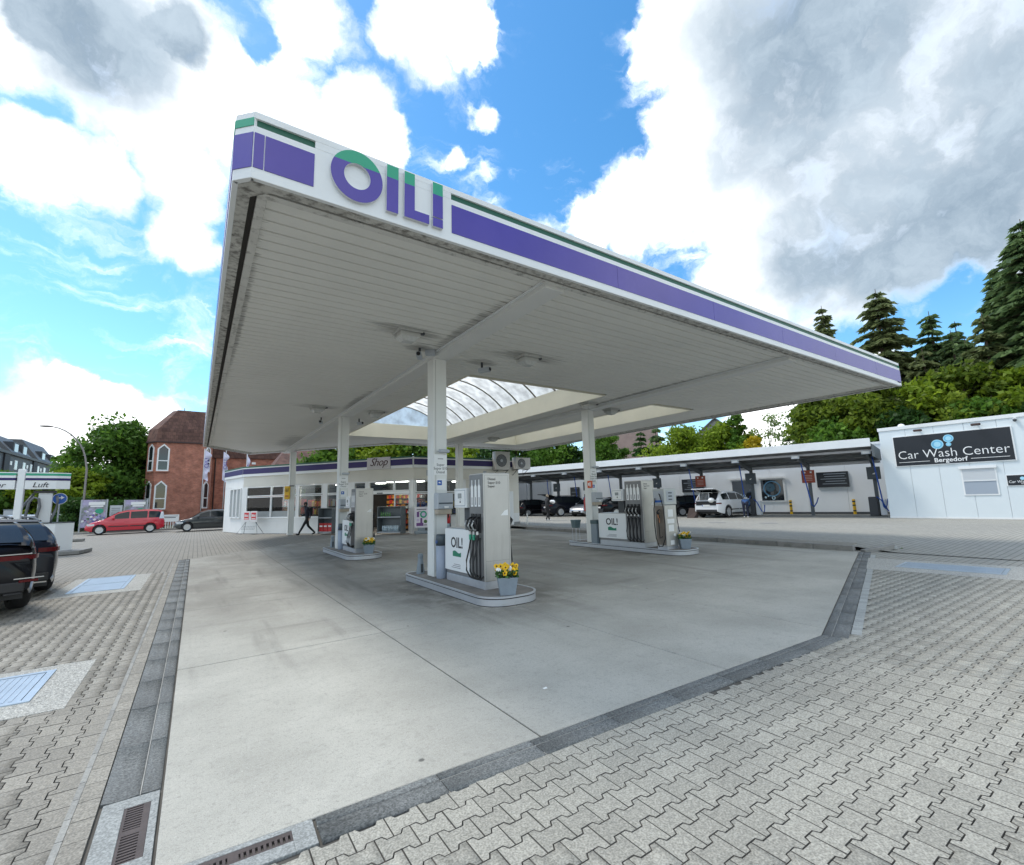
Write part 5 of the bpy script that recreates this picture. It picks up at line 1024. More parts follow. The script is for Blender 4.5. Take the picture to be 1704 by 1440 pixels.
def car(kind, label, col_mat, x, y, z, heading, rim=RIM, spokes=5, hatch_open=False, bonnet_open=False, plate='', plate_blank=True, rear_detail=True, name='parked_car', group=None):
    K = KINDS[kind]; L_, W_ = K['L'], K['W']; hw0 = W_ / 2; wr = K['wr']; Ra = wr + .055
    t = empty(name, label, 'car', (x, y, z), heading, group)
    def hw(px):
        u = abs(px) / (L_ / 2); k = 1 - .20 * max(0, (u - .62) / .38) ** 2.2
        return hw0 * k
    deck = lambda px: lerp_pts(K['deck'], px); roof = lambda px: lerp_pts(K['roof'], px)
    xs = sorted(set([-L_ / 2, -L_ / 2 + .03, -L_ / 2 + .1, -L_ / 2 + .2] + [round(-L_ / 2 + .3 + i * .12, 3) for i in range(int((L_ - .6) / .12) + 1)] + [L_ / 2 - .2, L_ / 2 - .1, L_ / 2 - .03, L_ / 2] + [w_ + d for w_ in K['wx'] for d in (-Ra, -Ra * .96, -Ra * .8, -Ra * .5, 0, Ra * .5, Ra * .8, Ra * .96, Ra)]))
    def zb(px):
        b = K['sill']; u = abs(px) / (L_ / 2); b += max(0, (u - .80) / .20) ** 1.5 * .14
        for w_ in K['wx']:
            d = abs(px - w_)
            if d < Ra: b = max(b, wr + math.sqrt(max(Ra * Ra - d * d, 0)))
        return b
    def side_y(px, z_):           # body side half width at height
        w = hw(px); dk = deck(px); f = (z_ - .3) / max(dk - .3, .1)
        return w * (1 - .035 * max(0, f - .55) / .45 - .03 * max(0, .35 - f) / .35) - .05 * max(0, f - .9) * 10 * .4
    P = []
    for px in xs:
        b, dk = zb(px), deck(px); b = min(b, dk - .06); w = hw(px); row = []
        for f in (0, .08, .25, .45, .6, .8, .93, 1.0): z_ = b + (dk - b) * f; row.append((px, side_y(px, z_) - (.02 if f == 0 else 0) - (.02 if f == 1.0 else 0), z_ - (.0 if f < 1 else -.0)))
        row += [(px, w * .78, dk + .022), (px, w * .4, dk + .036), (px, 0, dk + .04)]
        P.append(row + [(px, -q[1], q[2]) for q in row[-2::-1]])
    m = MB().grid(P); k = len(P[0])
    m.f += [tuple(range(k - 1, -1, -1)), tuple(range((len(xs) - 1) * k, len(xs) * k))]
    if not hatch_open or True: o = m.build('body', col_mat, t); sharp(o, 48)
    # underside and wheel wells
    MB().b2(-L_ / 2 + .25, L_ / 2 - .25, -hw0 * .78, hw0 * .78, K['sill'] - .02, .62).build('underbody', TRIM, t)
    x0, x1 = K['roof'][0][0], K['roof'][-1][0]; H = max(q[1] for q in K['roof']); wroof = hw0 * .76
    def gh(px, z_):               # glasshouse side half width at height z_
        wb = hw(px) * .945; dk = deck(px); wr_ = wroof * (1 - .20 * max(0, -px / (L_ / 2)) ** 2); return wb - (wb - min(wr_, wb * .9)) * (max(z_ - dk, 0) / (H - dk)) ** 1.15
    gxs = sorted(set([q[0] for q in K['roof']] + [x0 + (x1 - x0) * i / 34 for i in range(35)])); P = []
    for px in gxs:
        rz, dk = roof(px), deck(px) - .02; row = []
        for f in (0, .3, .6, .85): z_ = dk + (rz - .05 - dk) * f; row.append((px, gh(px, z_), max(z_, dk)))
        row += [(px, gh(px, rz - .03) - .03, rz - .02), (px, gh(px, rz) * .7 - .02, rz + .012), (px, 0, rz + .025)]
        P.append(row + [(px, -q[1], q[2]) for q in row[-2::-1]])
    o = MB().grid(P).build('roof', col_mat, t); sharp(o, 35)
    # glass, slightly proud of the shell
    def surf_top(px, s_, up):     # on windscreen / rear glass
        rz = roof(px); g = gh(px, rz - .03); return (px, s_ * g, rz + up + .02 * (1 - s_ * s_))
    def across(xa, xb, name, m, n=8, up=.014, sw=.86):
        o = MB().grid([[surf_top(xa + (xb - xa) * i / n, sw * (-1 + 2 * j / 8), up) for j in range(9)] for i in range(n + 1)]).build(name, m, t); sharp(o, 60); return o
    rp = K['roof']; across(rp[-2][0] + .02, rp[-1][0] - .06, 'windscreen', CARG)
    if not hatch_open: across(rp[0][0] + .05 if kind in ('wagon', 'hatch') else rp[0][0] + .03, rp[1][0] - .01 if kind == 'mpv' else rp[2][0] - .03, 'rear_window', CARG)
    for s_ in (1, -1):
        for a, b in K['wins']:
            rows = []
            for i in range(7):
                px = a + (b - a) * i / 6; zt = roof(px) - .10; z0 = deck(px) + .03; rows.append([(px, s_ * (gh(px, z0 + (zt - z0) * j / 4) + .006), z0 + (zt - z0) * j / 4) for j in range(5)])
            o = MB().grid(rows).build('side_window', CARG, t); sharp(o, 60)
        for i, (a, b) in enumerate(((K['wins'][1][0] - .03, K['wins'][1][1] + .03), (K['wins'][2][0] - .03, K['wins'][2][1] + .32))):
            zr = [K['sill'] + .10 + (.9 - K['sill'] - .1) * j / 6 for j in range(7)]; rows = []
            for q in range(7):
                px = a + (b - a) * q / 6
                rows.append([(px, s_ * (side_y(px, max(K['sill'] + .08, zb(px) + .03) + (deck(px) - .05 - max(K['sill'] + .08, zb(px) + .03)) * j / 6) + .004), max(K['sill'] + .08, zb(px) + .03) + (deck(px) - .05 - max(K['sill'] + .08, zb(px) + .03)) * j / 6) for j in range(7)])
            d = MB().grid(rows).build('door', col_mat, t); sharp(d, 60)
            MB().box((a + .14, s_ * (side_y(a + .14, deck(a) - .14) + .018), deck(a) - .14), (.2, .03, .03)).build('handle', col_mat, d, bevel=.008)
            MB().box(((a + b) / 2, s_ * (side_y((a + b) / 2, .52) + .012), .52), (b - a - .06, .02, .06)).build('rub_strip', TRIM, d, bevel=.006)
        MB().b2(K['wx'][0] + Ra + .03, K['wx'][1] - Ra - .03, s_ * hw0 * .97 - .02, s_ * hw0 * .97 + .012, K['sill'] - .03, K['sill'] + .05).build('sill', TRIM, t, bevel=.01)
        mx = K['wins'][2][1] + .08; MB().box((mx, s_ * (hw0 + .07), deck(mx) + .09), (.14, .2, .15)).build('mirror', col_mat, t, bevel=.04)
        for w_ in K['wx']: wheel_parts(t, w_, s_ * (hw0 - .115), wr, s_, rim, spokes)
        # lamps
        if kind == 'mpv': MB().add([(-L_ / 2 + .02, s_ * (hw0 * .80), .95), (-L_ / 2 + .30, s_ * (side_y(-1.8, .95) + .012), .95), (-L_ / 2 + .22, s_ * (gh(-1.88, 1.4) + .012), 1.42), (-L_ / 2 + .10, s_ * (gh(-1.95, 1.4) - .02), 1.42)], [(0, 1, 2, 3) if s_ < 0 else (3, 2, 1, 0)]).build('tail_light', HEAD, t)
        else:
            zl = deck(-L_ / 2 + .12) - (.17 if kind != 'wagon' else .12); xr = -L_ / 2
            lo = MB().grid([[(xr + .0 + d * .9 - .004, s_ * (hw(xr + d) * 1.0 + .006) * u, zl + v) for v in ((-.035, 0, .035) if kind == 'crossover' else (-.04, 0, .04))] for d, u in ((0.004, .66 if kind != 'crossover' else .5), (.004, .80), (.02, .97), (.12, 1.0), (.32, 1.0))]).build('tail_light', TAIL, t); sharp(lo, 60)
        zl = deck(L_ / 2 - .22) - .06; xf = L_ / 2
        lo = MB().grid([[(xf - d + .006, s_ * (hw(xf - d) * u + .006), zl - .02 + v * (1 if d < .2 else .8)) for v in (-.07, 0, .07)] for d, u in ((.06, .66), (.07, .84), (.13, .99), (.28, 1.0), (.48, 1.0))]).build('headlight', HEAD, t); sharp(lo, 60)
        MB().cyl((L_ / 2 - .05, s_ * hw0 * .62, .38), (L_ / 2 + .004, s_ * hw0 * .62, .38), .06, n=12).build('fog_light', HEAD, t)
    # front and rear ends
    zf = K['sill'] + .10; MB().b2(L_ / 2 - .06, L_ / 2 + .008, -hw0 * .55, hw0 * .55, zf, zf + .18).build('grille', TRIM, t, bevel=.02)
    MB().b2(-L_ / 2 - .012, -L_ / 2 + .12, -hw0 * .74, hw0 * .74, K['sill'] + .10, K['sill'] + .27).build('bumper_trim', TRIM, t, bevel=.03)
    zp = .78 if kind in ('suv', 'crossover') else .72
    pl = MB().b2(-L_ / 2 - .022, -L_ / 2 - .004, -.26, .26, zp - .055, zp + .055).build('number_plate', PLATEW, t); MB().b2(-L_ / 2 - .024, -L_ / 2 - .0225, .215, .258, zp - .05, zp + .05).build('plate_band', BLUE, pl)
    if plate: text(plate, .10, INK, pl, (-L_ / 2 - .0235, -.12, zp), (-1, 0, 0), 'plate_lettering', extrude=.0005)
    MB().b2(L_ / 2 + .004, L_ / 2 + .02, -.26, .26, .40, .51).build('number_plate', PLATEW, t)
    if rear_detail:
        if kind in ('suv', 'crossover'):
            MB().b2(-L_ / 2 - .012, -L_ / 2 + .01, -hw0 * .78, hw0 * .78, deck(-L_ / 2 + .12) - .125, deck(-L_ / 2 + .12) - .105).build('chrome_strip', CHROME, t, bevel=.005)
            for s_ in (-1, 1): MB().b2(-L_ / 2 - .016, -L_ / 2 + .04, s_ * hw0 * .76 - .12, s_ * hw0 * .76 + .1, .52, .56).build('reflector', TAIL, t, bevel=.008); MB().b2(-L_ / 2 - .018, -L_ / 2 + .04, s_ * hw0 * .72 - .22, s_ * hw0 * .72 + .12, .575, .59).build('chrome_strip', CHROME, t)
            MB().tube([(-L_ / 2 + .28, -.3, 1.26), (-L_ / 2 + .26, .3, 1.22)], .012, 6).build('rear_wiper', TRIM, t)
        for s_ in (-1, 1): MB().b2(-L_ / 2 - .02, -L_ / 2 + .1, s_ * hw0 * .6 - .1, s_ * hw0 * .6 + .1, K['sill'] + .07, K['sill'] + .105).build('exhaust_tip', CHROME if kind == 'wagon' else TRIM, t, bevel=.01)
        xs_ = rp[2][0]; MB().grid([[surf_top(xs_ - .10, .9 * (-1 + 2 * j / 8), .03) for j in range(9)], [surf_top(xs_ + .06, .92 * (-1 + 2 * j / 8), .028) for j in range(9)]]).build('spoiler', TRIM if kind in ('suv', 'crossover', 'wagon') else col_mat, t)
        if kind in ('suv', 'wagon', 'crossover'):
            for s_ in (-1, 1): MB().tube([(px, s_ * (gh(px, roof(px)) - .06), roof(px) + .045) for px in (-1.6, -1.2, -.6, 0, .3)], .016, 6).build('roof_rail', TRIM, t)
    if bonnet_open:
        T = Matrix.Translation((.95, 0, deck(.95) + .06)) @ Matrix.Rotation(R(-58), 4, 'Y'); MB().box((.45, 0, 0), (.95, W_ * .82, .04), 0, T).build('bonnet', col_mat, t, bevel=.015)
    if hatch_open:
        xr = rp[0][0]; zr = roof(rp[2][0])
        # open load bay: its inner shade painted as black sheets, tailgate swung up
        MB().b2(-L_ / 2 - .02, -L_ / 2 + .04, -hw0 * .70, hw0 * .70, .80, 1.06).build('load_bay_shade', BLACK, t); across(rp[0][0] + .0, rp[2][0] - .03, 'load_bay_shade', BLACK)
        a = R(12); T = Matrix.Translation((rp[2][0] + .02, 0, zr + .03)) @ Matrix.Rotation(a, 4, 'Y')
        g = MB().grid([[(-d, W_ * .42 * u * (1 - .06 * d), .06 * math.sin(d * 3)) for u in (-1, -.6, 0, .6, 1)] for d in (0, .2, .45, .7, .95)] ); g.v = [tuple(T @ Vector(q)) for q in g.v]; tg = g.build('tailgate', col_mat, t); so = tg.modifiers.new('solid', 'SOLIDIFY'); so.thickness = .05; so.offset = 0
        g = MB().grid([[(-d, W_ * .34 * u, .06 * math.sin(d * 3) - .03) for u in (-1, 0, 1)] for d in (.06, .3, .55)]); g.v = [tuple(T @ Vector(q)) for q in g.v]; g.build('tailgate_window', CARG, tg)
    return t
def away(a): return PI / 2 - a          # azimuth from +Y towards +X -> z rotation with the nose along it
BLK = paint('black car paint', (.006, .006, .008)); BLKB = paint('blue black car paint', (.008, .01, .016)); REDC = paint('red car paint', (.52, .010, .03)); ANTH = paint('anthracite car paint', (.035, .042, .045), .3); SILV = paint('silver car paint', (.5, .51, .53), .5); WHT = paint('white car paint', (.72, .73, .74))
def place_rear(kind, label, m, rr, az, **k):   # rr: position of the right rear bumper corner on the ground
    K = KINDS[kind]; h = Vector((math.sin(az), math.cos(az))); r_ = Vector((h.y, -h.x)); c = Vector(rr) - r_ * (K['W'] / 2 * .82) + h * (K['L'] / 2)
    return car(kind, label, m, c.x, c.y, 0.0, away(az), **k)
place_rear('crossover', 'black sport utility car cut off at the left edge, seen from behind', BLK, (-2.08, 10.55), R(-24), rim=RIMD)
place_rear('wagon', 'black estate car with slanted rear glass, in front of the white air station', BLKB, (-2.22, 12.75), R(-22), rim=RIMD, plate='HH GB 68')
car('mpv', 'red tall family car with silver wheels parked before the billboards', REDC, -3.95, 42.3, 0.0, away(R(-92)), spokes=5, group=None)
car('hatch', 'dark anthracite small car parked before the brick building, nose to the left', ANTH, .78, 40.6, 0.0, away(R(-93)), spokes=7)
WZ = .12
car('hatch', 'dark hatchback at the far left end of the wash bays, tail lamp lit red', BLK, 25.9, 34.4, WZ, away(R(100)))
car('suv', 'black car with open rear hatch that a man in black is loading', BLKB, 26.6, 30.4, WZ, away(R(104)), hatch_open=True)
car('hatch', 'silver-fronted car nosing out beside the right-hand pillar', SILV, 27.2, 28.6, WZ, away(R(-100)))
car('wagon', 'black estate car with bonnet raised behind the right-hand pump', BLK, 27.9, 25.2, WZ, away(R(112)), bonnet_open=True)
car('hatch', 'black car half hidden behind the lower dispenser, nose to the right', BLK, 30.3, 20.9, WZ, away(R(125)))
car('suv', 'white and grey off-road car with its tailgate up under the wash roof', WHT, 29.4, 18.0, WZ, away(R(86)), hatch_open=True, rear_detail=False)
car('mpv', 'red and white car far behind the air station', REDC, -12.6, 58.7, 0, away(R(80))); car('hatch', 'pale car far behind the blue arrow sign', WHT, -9.7, 54.2, 0, away(R(75))); car('hatch', 'silver car in the road behind the black cars', SILV, -10.4, 45.0, 0, away(R(-100)))
t = empty('pet_crate', 'white wire pet crate standing in the open white off-road car', 'crate', (27.05, 17.95, WZ + .98), R(4))
fr = MB()
for a_ in (-.32, .32):
    for z_ in (0, .62): fr.cyl((-.02, a_, z_), (.38, a_, z_), .018, n=6); fr.cyl((-.02, -.32, z_), (-.02, .32, z_), .018, n=6)
    for x_ in (-.02, .38): fr.cyl((x_, a_, 0), (x_, a_, .62), .018, n=6)
fr.build('frame', STRIP, t)
for i in range(7): MB().cyl((-.03, -.27 + i * .09, 0), (-.03, -.27 + i * .09, .62), .008, n=5).build('wire', STRIP, t)
tag(MB().sphere((27.0, 17.45, WZ + 1.12), .2, sc=(1, 1, .8)).build('white_bag', STRIP, smooth=True), 'white bag beside the pet crate in the open car', 'bag')
t = tag(MB().add([(26.75, 19.15, .125), (27.1, 19.35, .125), (27.15, 19.2, .75), (27.3, 18.5, .72), (27.0, 18.5, .125), (26.7, 18.6, .125)], [(0, 1, 2), (2, 3, 4, 1), (0, 2, 3, 5), (3, 4, 5)]).build('floor_mat', mat('dark brown mat', (.05, .035, .03), .9)), 'dark floor mats leaning at the bumper of the white off-road car', 'floor mat')

# ------------------------------------------------------------------ people
SKIN = mat('skin', (.55, .34, .25), .55); NAVY = mat('navy jacket', (.012, .014, .028), .8); BLKC = mat('black cloth', (.014, .014, .016), .8); GREYC = mat('dark grey shirt', (.035, .036, .04), .8); BLUEC = mat('blue sweatshirt', (.03, .09, .24), .8); NAVYT = mat('navy trousers', (.012, .016, .04), .8); SHOEW = mat('white shoes', (.7, .7, .7), .5); HAIRD = mat('dark hair', (.015, .012, .01), .7); HAIRG = mat('short fair hair', (.3, .24, .17), .7)
def person(label, loc, rz, J, mats, hair_m, seat=None, sleeves=True):
    """J: joints of a skeleton (metres, facing +x, left = +y); mats: torso, legs, shoes"""
    E_ = [('pelvis', 'waist'), ('waist', 'chest'), ('chest', 'neck'), ('neck', 'head0'), ('head0', 'head1')]
    Rr = dict(pelvis=(.155, .12), waist=(.145, .11), chest=(.175, .125), neck=(.06, .06), head0=(.085, .09), head1=(.075, .085))
    for s in 'lr':
        E_ += [('pelvis', 'hip' + s), ('hip' + s, 'knee' + s), ('knee' + s, 'ankle' + s), ('ankle' + s, 'heel' + s), ('heel' + s, 'toe' + s), ('chest', 'sho' + s), ('sho' + s, 'elb' + s), ('elb' + s, 'wri' + s), ('wri' + s, 'pal' + s)]
        Rr.update({'hip' + s: (.095, .1), 'knee' + s: (.068, .07), 'ankle' + s: (.05, .05), 'heel' + s: (.045, .045), 'toe' + s: (.042, .03), 'sho' + s: (.068, .068), 'elb' + s: (.05, .05), 'wri' + s: (.034, .034), 'pal' + s: (.04, .022)})
    names = list(Rr); idx = {q: i for i, q in enumerate(names)}
    me = bpy.data.meshes.new('person'); me.from_pydata([J[q] for q in names], [(idx[a], idx[b]) for a, b in E_], [])
    o = bpy.data.objects.new('person_tmp', me); COL.objects.link(o); o.modifiers.new('skin', 'SKIN'); sv = me.skin_vertices[0].data
    for q in names: sv[idx[q]].radius = Rr[q]; sv[idx[q]].use_root = q == 'pelvis'
    sd_ = o.modifiers.new('sub', 'SUBSURF'); sd_.levels = 2; sd_.render_levels = 2
    bm_ = bpy.data.meshes.new_from_object(o.evaluated_get(bpy.context.evaluated_depsgraph_get())); bpy.data.objects.remove(o)
    t = empty('person', label, 'person', loc, rz)
    for m_ in (mats[0], mats[1], mats[2], SKIN): bm_.materials.append(m_)
    jv = {q: Vector(J[q]) for q in names}
    def seg(p, a, b):
        d = b - a; u = max(0, min(1, (p - a).dot(d) / d.length_squared)); return (p - a - d * u).length
    for f in bm_.polygons:
        c = Vector(f.center); f.use_smooth = True; best = min(E_, key=lambda e: seg(c, jv[e[0]], jv[e[1]]) / max(Rr[e[0]][0], Rr[e[1]][0])); k = best[0][:4] + best[1][:4]
        f.material_index = 3 if ('head' in best[1] or best[1].startswith('pal')) else 2 if ('heel' in best[1] or 'toe' in best[1]) else 1 if (best[0].startswith(('hip', 'knee')) or best[1].startswith('hip')) else 0
    b = bpy.data.objects.new('body', bm_); COL.objects.link(b); b.parent = t
    h0, h1 = jv['head0'], jv['head1']; up = (h1 - h0).normalized(); hc = (h0 + h1) / 2
    M_h = Matrix.Translation(hc) @ up.to_track_quat('Z', 'Y').to_matrix().to_4x4()
    hm = MB().lathe([(.0, .13), (.05, .125), (.085, .09), (.102, .04), (.10, .0), (.09, -.03)], 14, Matrix.Translation(hc - Vector((.018, 0, -.01))))
    hm.build('hair', hair_m, b, smooth=True)
    fc = hc + Vector((.088, 0, -.01)); MB().sphere((fc.x + .006, 0 + fc.y, fc.z - .012), .016, 8, 6, (1, .8, 1.3)).build('nose', SKIN, b, smooth=True)
    for s in (-1, 1): MB().sphere((fc.x - .006, fc.y + s * .032, fc.z + .018), .009, 8, 6).build('eye', HAIRD, b); MB().sphere((hc.x - .01, hc.y + s * .092, hc.z - .015), .026, 8, 6, (.8, .35, 1.2)).build('ear', SKIN, b, smooth=True)
    MB().box((fc.x - .008, fc.y, fc.z - .05), (.012, .045, .008)).build('mouth', mat('lips', (.35, .12, .1), .6), b)
    for s in 'lr':
        w_, p_ = jv['wri' + s], jv['pal' + s]; d = (p_ - w_).normalized(); sd2 = d.cross(Vector((0, 1, 0))).normalized() if abs(d.y) < .9 else Vector((1, 0, 0)); fm = MB()
        for k, ln in enumerate((.062, .07, .066, .052)): q = p_ + sd2 * (.03 - k * .02) + d * .01; fm.tube([q, q + d * ln * .55, q + d * ln + Vector((0, -.012 if s == 'l' else .012, 0))], .0085, 6, .007)
        q = p_ - d * .03 + sd2 * .035; fm.tube([q, q + sd2 * .022 + d * .02, q + sd2 * .026 + d * .05], .010, 6, .008); fm.build('fingers', SKIN, b, smooth=True)
    return t
def stand(z=0): return dict(pelvis=(0, 0, .93), waist=(.0, 0, 1.1), chest=(.0, 0, 1.32), neck=(.01, 0, 1.5), head0=(.03, 0, 1.58), head1=(.035, 0, 1.70), hipl=(0, .09, .88), hipr=(0, -.09, .88), kneel=(.02, .1, .49), kneer=(.02, -.1, .49), anklel=(0, .1, .09), ankler=(0, -.1, .09), heell=(-.03, .1, .045), heelr=(-.03, -.1, .045), toel=(.16, .11, .035), toer=(.16, -.11, .035), shol=(0, .19, 1.42), shor=(0, -.19, 1.42), elbl=(0, .24, 1.13), elbr=(0, -.24, 1.13), wril=(.06, .23, .89), wrir=(.06, -.23, .89), pall=(.08, .225, .81), palr=(.08, -.225, .81))
J = stand(); J.update(kneel=(.20, .09, .50), anklel=(.40, .09, .12), heell=(.385, .09, .055), toel=(.56, .10, .10), kneer=(-.06, -.09, .49), ankler=(-.38, -.09, .16), heelr=(-.43, -.09, .12), toer=(-.26, -.09, .035), elbl=(-.13, .24, 1.15), wril=(-.10, .25, .92), pall=(-.07, .25, .84), elbr=(.06, -.25, 1.14), wrir=(.26, -.2, 1.02), palr=(.34, -.18, 1.02), pelvis=(0, 0, .91), chest=(.05, 0, 1.31), neck=(.09, 0, 1.49), head0=(.12, 0, 1.57), head1=(.13, 0, 1.69), waist=(.02, 0, 1.08), shol=(.02, .19, 1.41), shor=(.08, -.19, 1.41))
person('person in dark clothes with a backpack striding left past the shop', (5.0, 27.2, 0), away(R(-86)), J, (NAVY, BLKC, BLKC), HAIRD)
t = empty('backpack', 'dark backpack on the striding person', 'backpack', (5.0, 27.2, 0), away(R(-86))); MB().box((-.17, 0, 1.26), (.17, .29, .44)).build('pack', BLKC, t, bevel=.06); MB().tube([(-.1, .1, 1.45), (.06, .12, 1.48), (.14, .11, 1.3), (-.05, .12, 1.1)], .018, 6).build('strap', DARKG, t)
J = stand(); J.update(elbl=(.08, .24, 1.14), wril=(.28, .14, 1.16), pall=(.35, .10, 1.18), elbr=(.08, -.24, 1.14), wrir=(.28, -.14, 1.14), palr=(.35, -.10, 1.16), kneel=(.13, .1, .5), anklel=(.2, .1, .1), heell=(.18, .1, .045), toel=(.36, .11, .04), kneer=(.02, -.1, .49), ankler=(-.16, -.1, .12), heelr=(-.19, -.1, .07), toer=(-.02, -.1, .035), head0=(.05, 0, 1.58), head1=(.065, 0, 1.70))
person('man in black with white shoes carrying a white bundle in the wash yard', (19.9, 25.2, WZ), away(R(95)), J, (GREYC, BLKC, SHOEW), HAIRG)
tag(MB().sphere((0, 0, 0), .17, sc=(1, 1.5, .8)).build('bundle', STRIP, smooth=True, loc=(20.33, 25.16, WZ + 1.26)), 'white bundle in the arms of the man in black', 'bundle')
J = stand(); J.update(pelvis=(-.06, 0, .92), waist=(.08, 0, 1.04), chest=(.28, 0, 1.10), neck=(.45, 0, 1.08), head0=(.52, 0, 1.03), head1=(.62, 0, .96), shol=(.36, .18, 1.08), shor=(.36, -.18, 1.08), elbl=(.45, .2, .82), wril=(.6, .12, .66), pall=(.66, .1, .62), elbr=(.45, -.2, .82), wrir=(.62, -.12, .7), palr=(.68, -.1, .66), hipl=(-.06, .1, .87), hipr=(-.06, -.1, .87))
person('person in blue top bending over beside the white off-road car', (28.3, 16.0, WZ), away(R(66)), J, (BLUEC, NAVYT, SHOEW), HAIRD)

# ------------------------------------------------------------------ the wash yard
CLAD = mat('white cladding', (0.70, 0.735, 0.755), 0.45, var=0.03, scale=.6, stain=.2, stain_col=(.42, .44, .45), sscale=(1, 1, .5), sthr=(.55, .85), coord='World'); SHEETD = mat('trapezoid sheet', (0.14, 0.145, 0.15), .5, .3, var=.15, coord='World'); POSTM = mat('wash post paint', (.10, .115, .125), .5); BOARD = mat('black sign board', (.012, .016, .022), .35)
MW = Matrix(((-.2368, .9716, 0, 29.3), (.9716, .2368, 0, 9.5), (0, 0, 1, WZ), (0, 0, 0, 1)))     # along the bays, back, up; z from the yard
MWz = math.atan2(.9716, -.2368)
def wloc(a, b, z=0): return tuple(MW @ Vector((a, b, z)))
# note: along x back is a left-handed pair, so shapes are built straight in world space
def wb(m, a0, a1, b0, b1, z0, z1): return m.prism([wloc(a0, b0)[:2], wloc(a0, b1)[:2], wloc(a1, b1)[:2], wloc(a1, b0)[:2]], z0 + WZ, z1 + WZ)
FRONT = Vector((-.9716, -.2368))
wash = empty('wash_building', 'long white car wash wall with dark windows and boards behind the bays', 'building')
k = 0
for i in range(24):
    a0 = -.3 + i * 2.2
    wb(MB(), a0 + .006, a0 + 2.194, 6.2, 6.45, 0, 4.35).build('wall_panel', CLAD, wash)
wb(MB(), -.3, 52.5, 6.46, 14, 0, 4.3).build('hall', CLAD, wash); wb(MB(), -.3, 52.5, 6.15, 6.5, 4.351, 4.5).build('coping', WHITE, wash); wb(MB(), -.3, 52.5, 6.15, 6.199, 0, .14).build('plinth', DARKG, wash)
for j in range(7): wb(MB(), 26.0 + j * 3.1, 28.9 + j * 3.1, 6.10, 6.18, .1, 3.3).build('roller_gate', mat('grey gate', (.28, .31, .34), .5, var=.05), wash)
def wash_window(a0, a1, z0, z1, art):
    w = wb(MB(), a0 - .1, a1 + .1, 6.14, 6.199, z0 - .1, z1 + .1).build('window', FRAME, wash); wb(MB(), a0 - .25, a1 + .25, 6.05, 6.135, z1 + .1, z1 + .22).build('shutter_box', FRAME, w)
    p = wb(MB(), a0, a1, 6.125, 6.138, z0, z1).build('pane', GLASS, w)
    c = Vector(wloc((a0 + a1) / 2, 6.115, (z0 + z1) / 2)); ax = Vector((-.2368, .9716, 0))
    def ringdisc(da, dz, r0, r1, m, n=24): 
        vs = [c + ax * (da + r * math.cos(2 * PI * i / n)) + Vector((0, 0, dz + r * math.sin(2 * PI * i / n))) for r in (r0, r1) for i in range(n)]
        MB().add(vs, [(i, (i + 1) % n, n + (i + 1) % n, n + i) for i in range(n)]).build('printed_bubble', m, w)
    PB = mat('printed blue', (.08, .2, .32), .4); PW = mat('printed pale blue', (.4, .55, .62), .4)
    if art: ringdisc(.0, .1, .48, .56, PB); ringdisc(.45, -.5, 0.001, .07, PW); ringdisc(.28, -.42, 0.001, .05, PW); ringdisc(-.05, -.55, .07, .12, PW); ringdisc(.1, .18, .05, .3, mat('printed dim blue', (.03, .08, .12), .4))
    else: ringdisc(-.1, -.35, 0.001, .10, PW); ringdisc(.12, -.28, 0.001, .07, PW); ringdisc(-.35, -.6, 0.001, .06, PW)
wash_window(7.55, 8.9, .95, 2.4, False); wash_window(5.55, 6.95, .95, 2.4, True)
def board(a0, a1, z0, z1, label, lines):
    t = tag(wb(MB(), a0, a1, 6.10, 6.19, z0, z1).build('price_board', BOARD), label, 'sign', 'dark price boards on the wash wall')
    for i in range(lines):
        zz = z1 - .12 - i * (z1 - z0 - .2) / lines; wb(MB(), a0 + (.2 if i % 2 else .12), a1 - random.uniform(.1, .5), 6.093, 6.099, zz - .03, zz).build('print_line', mat('grey print', (.3, .36, .42), .5), t)
    return t
board(1.75, 3.5, 1.75, 2.75, 'wide black price board on the wash wall at the right', 5); board(11.0, 12.7, 1.70, 2.72, 'wide black price board on the wash wall behind the open off-road car', 5); board(22.6, 23.6, 1.3, 2.5, 'narrow black board on the wash wall beside the right-hand pillar', 3)

# carport roof over the bays
cp = empty('wash_roof', 'flat carport roof over the wash bays with white front fascia on dark posts', 'canopy')
wb(MB(), -.05, 40, -.06, 0, 3.78, 4.22).build('fascia', WHITE, cp, bevel=.01)
def slope(b): return 3.80 - .11 * b
sh = MB(); vs = []
ncor = 200
for i in range(ncor + 1):
    a0 = -.05 + 40.05 * i / ncor; h = .05 if (i // 2) % 2 else 0
    vs += [wloc(a0, .02, slope(.02) + h), wloc(a0, 4.75, slope(4.75) + h)]
sh.add(vs, [(2 * i, 2 * i + 1, 2 * i + 3, 2 * i + 2) for i in range(ncor)]).build('trapezoid_sheet', SHEETD, cp)
wb(MB(), -.05, 40, 0, 4.8, 3.92, 3.96).build('roof_deck', mat('roof felt', (.3, .3, .3), .9), cp)
for b in (.9, 2.5, 4.0): wb(MB(), -.05, 40, b - .06, b + .06, slope(b) - .13, slope(b) - .005).build('purlin', ALU if b == .9 else POSTM, cp)
wb(MB(), -.05, 40, 4.75, 4.95, 3.1, 3.26).build('gutter', ALU, cp); wb(MB(), -.12, -.06, 0, 4.9, 3.25, 3.9).build('end_beam', POSTM, cp)
PA = [.28, 3.6, 7.0, 10.4, 13.8, 17.1, 20.3, 23.6, 26.9, 30.2, 33.5, 36.8]
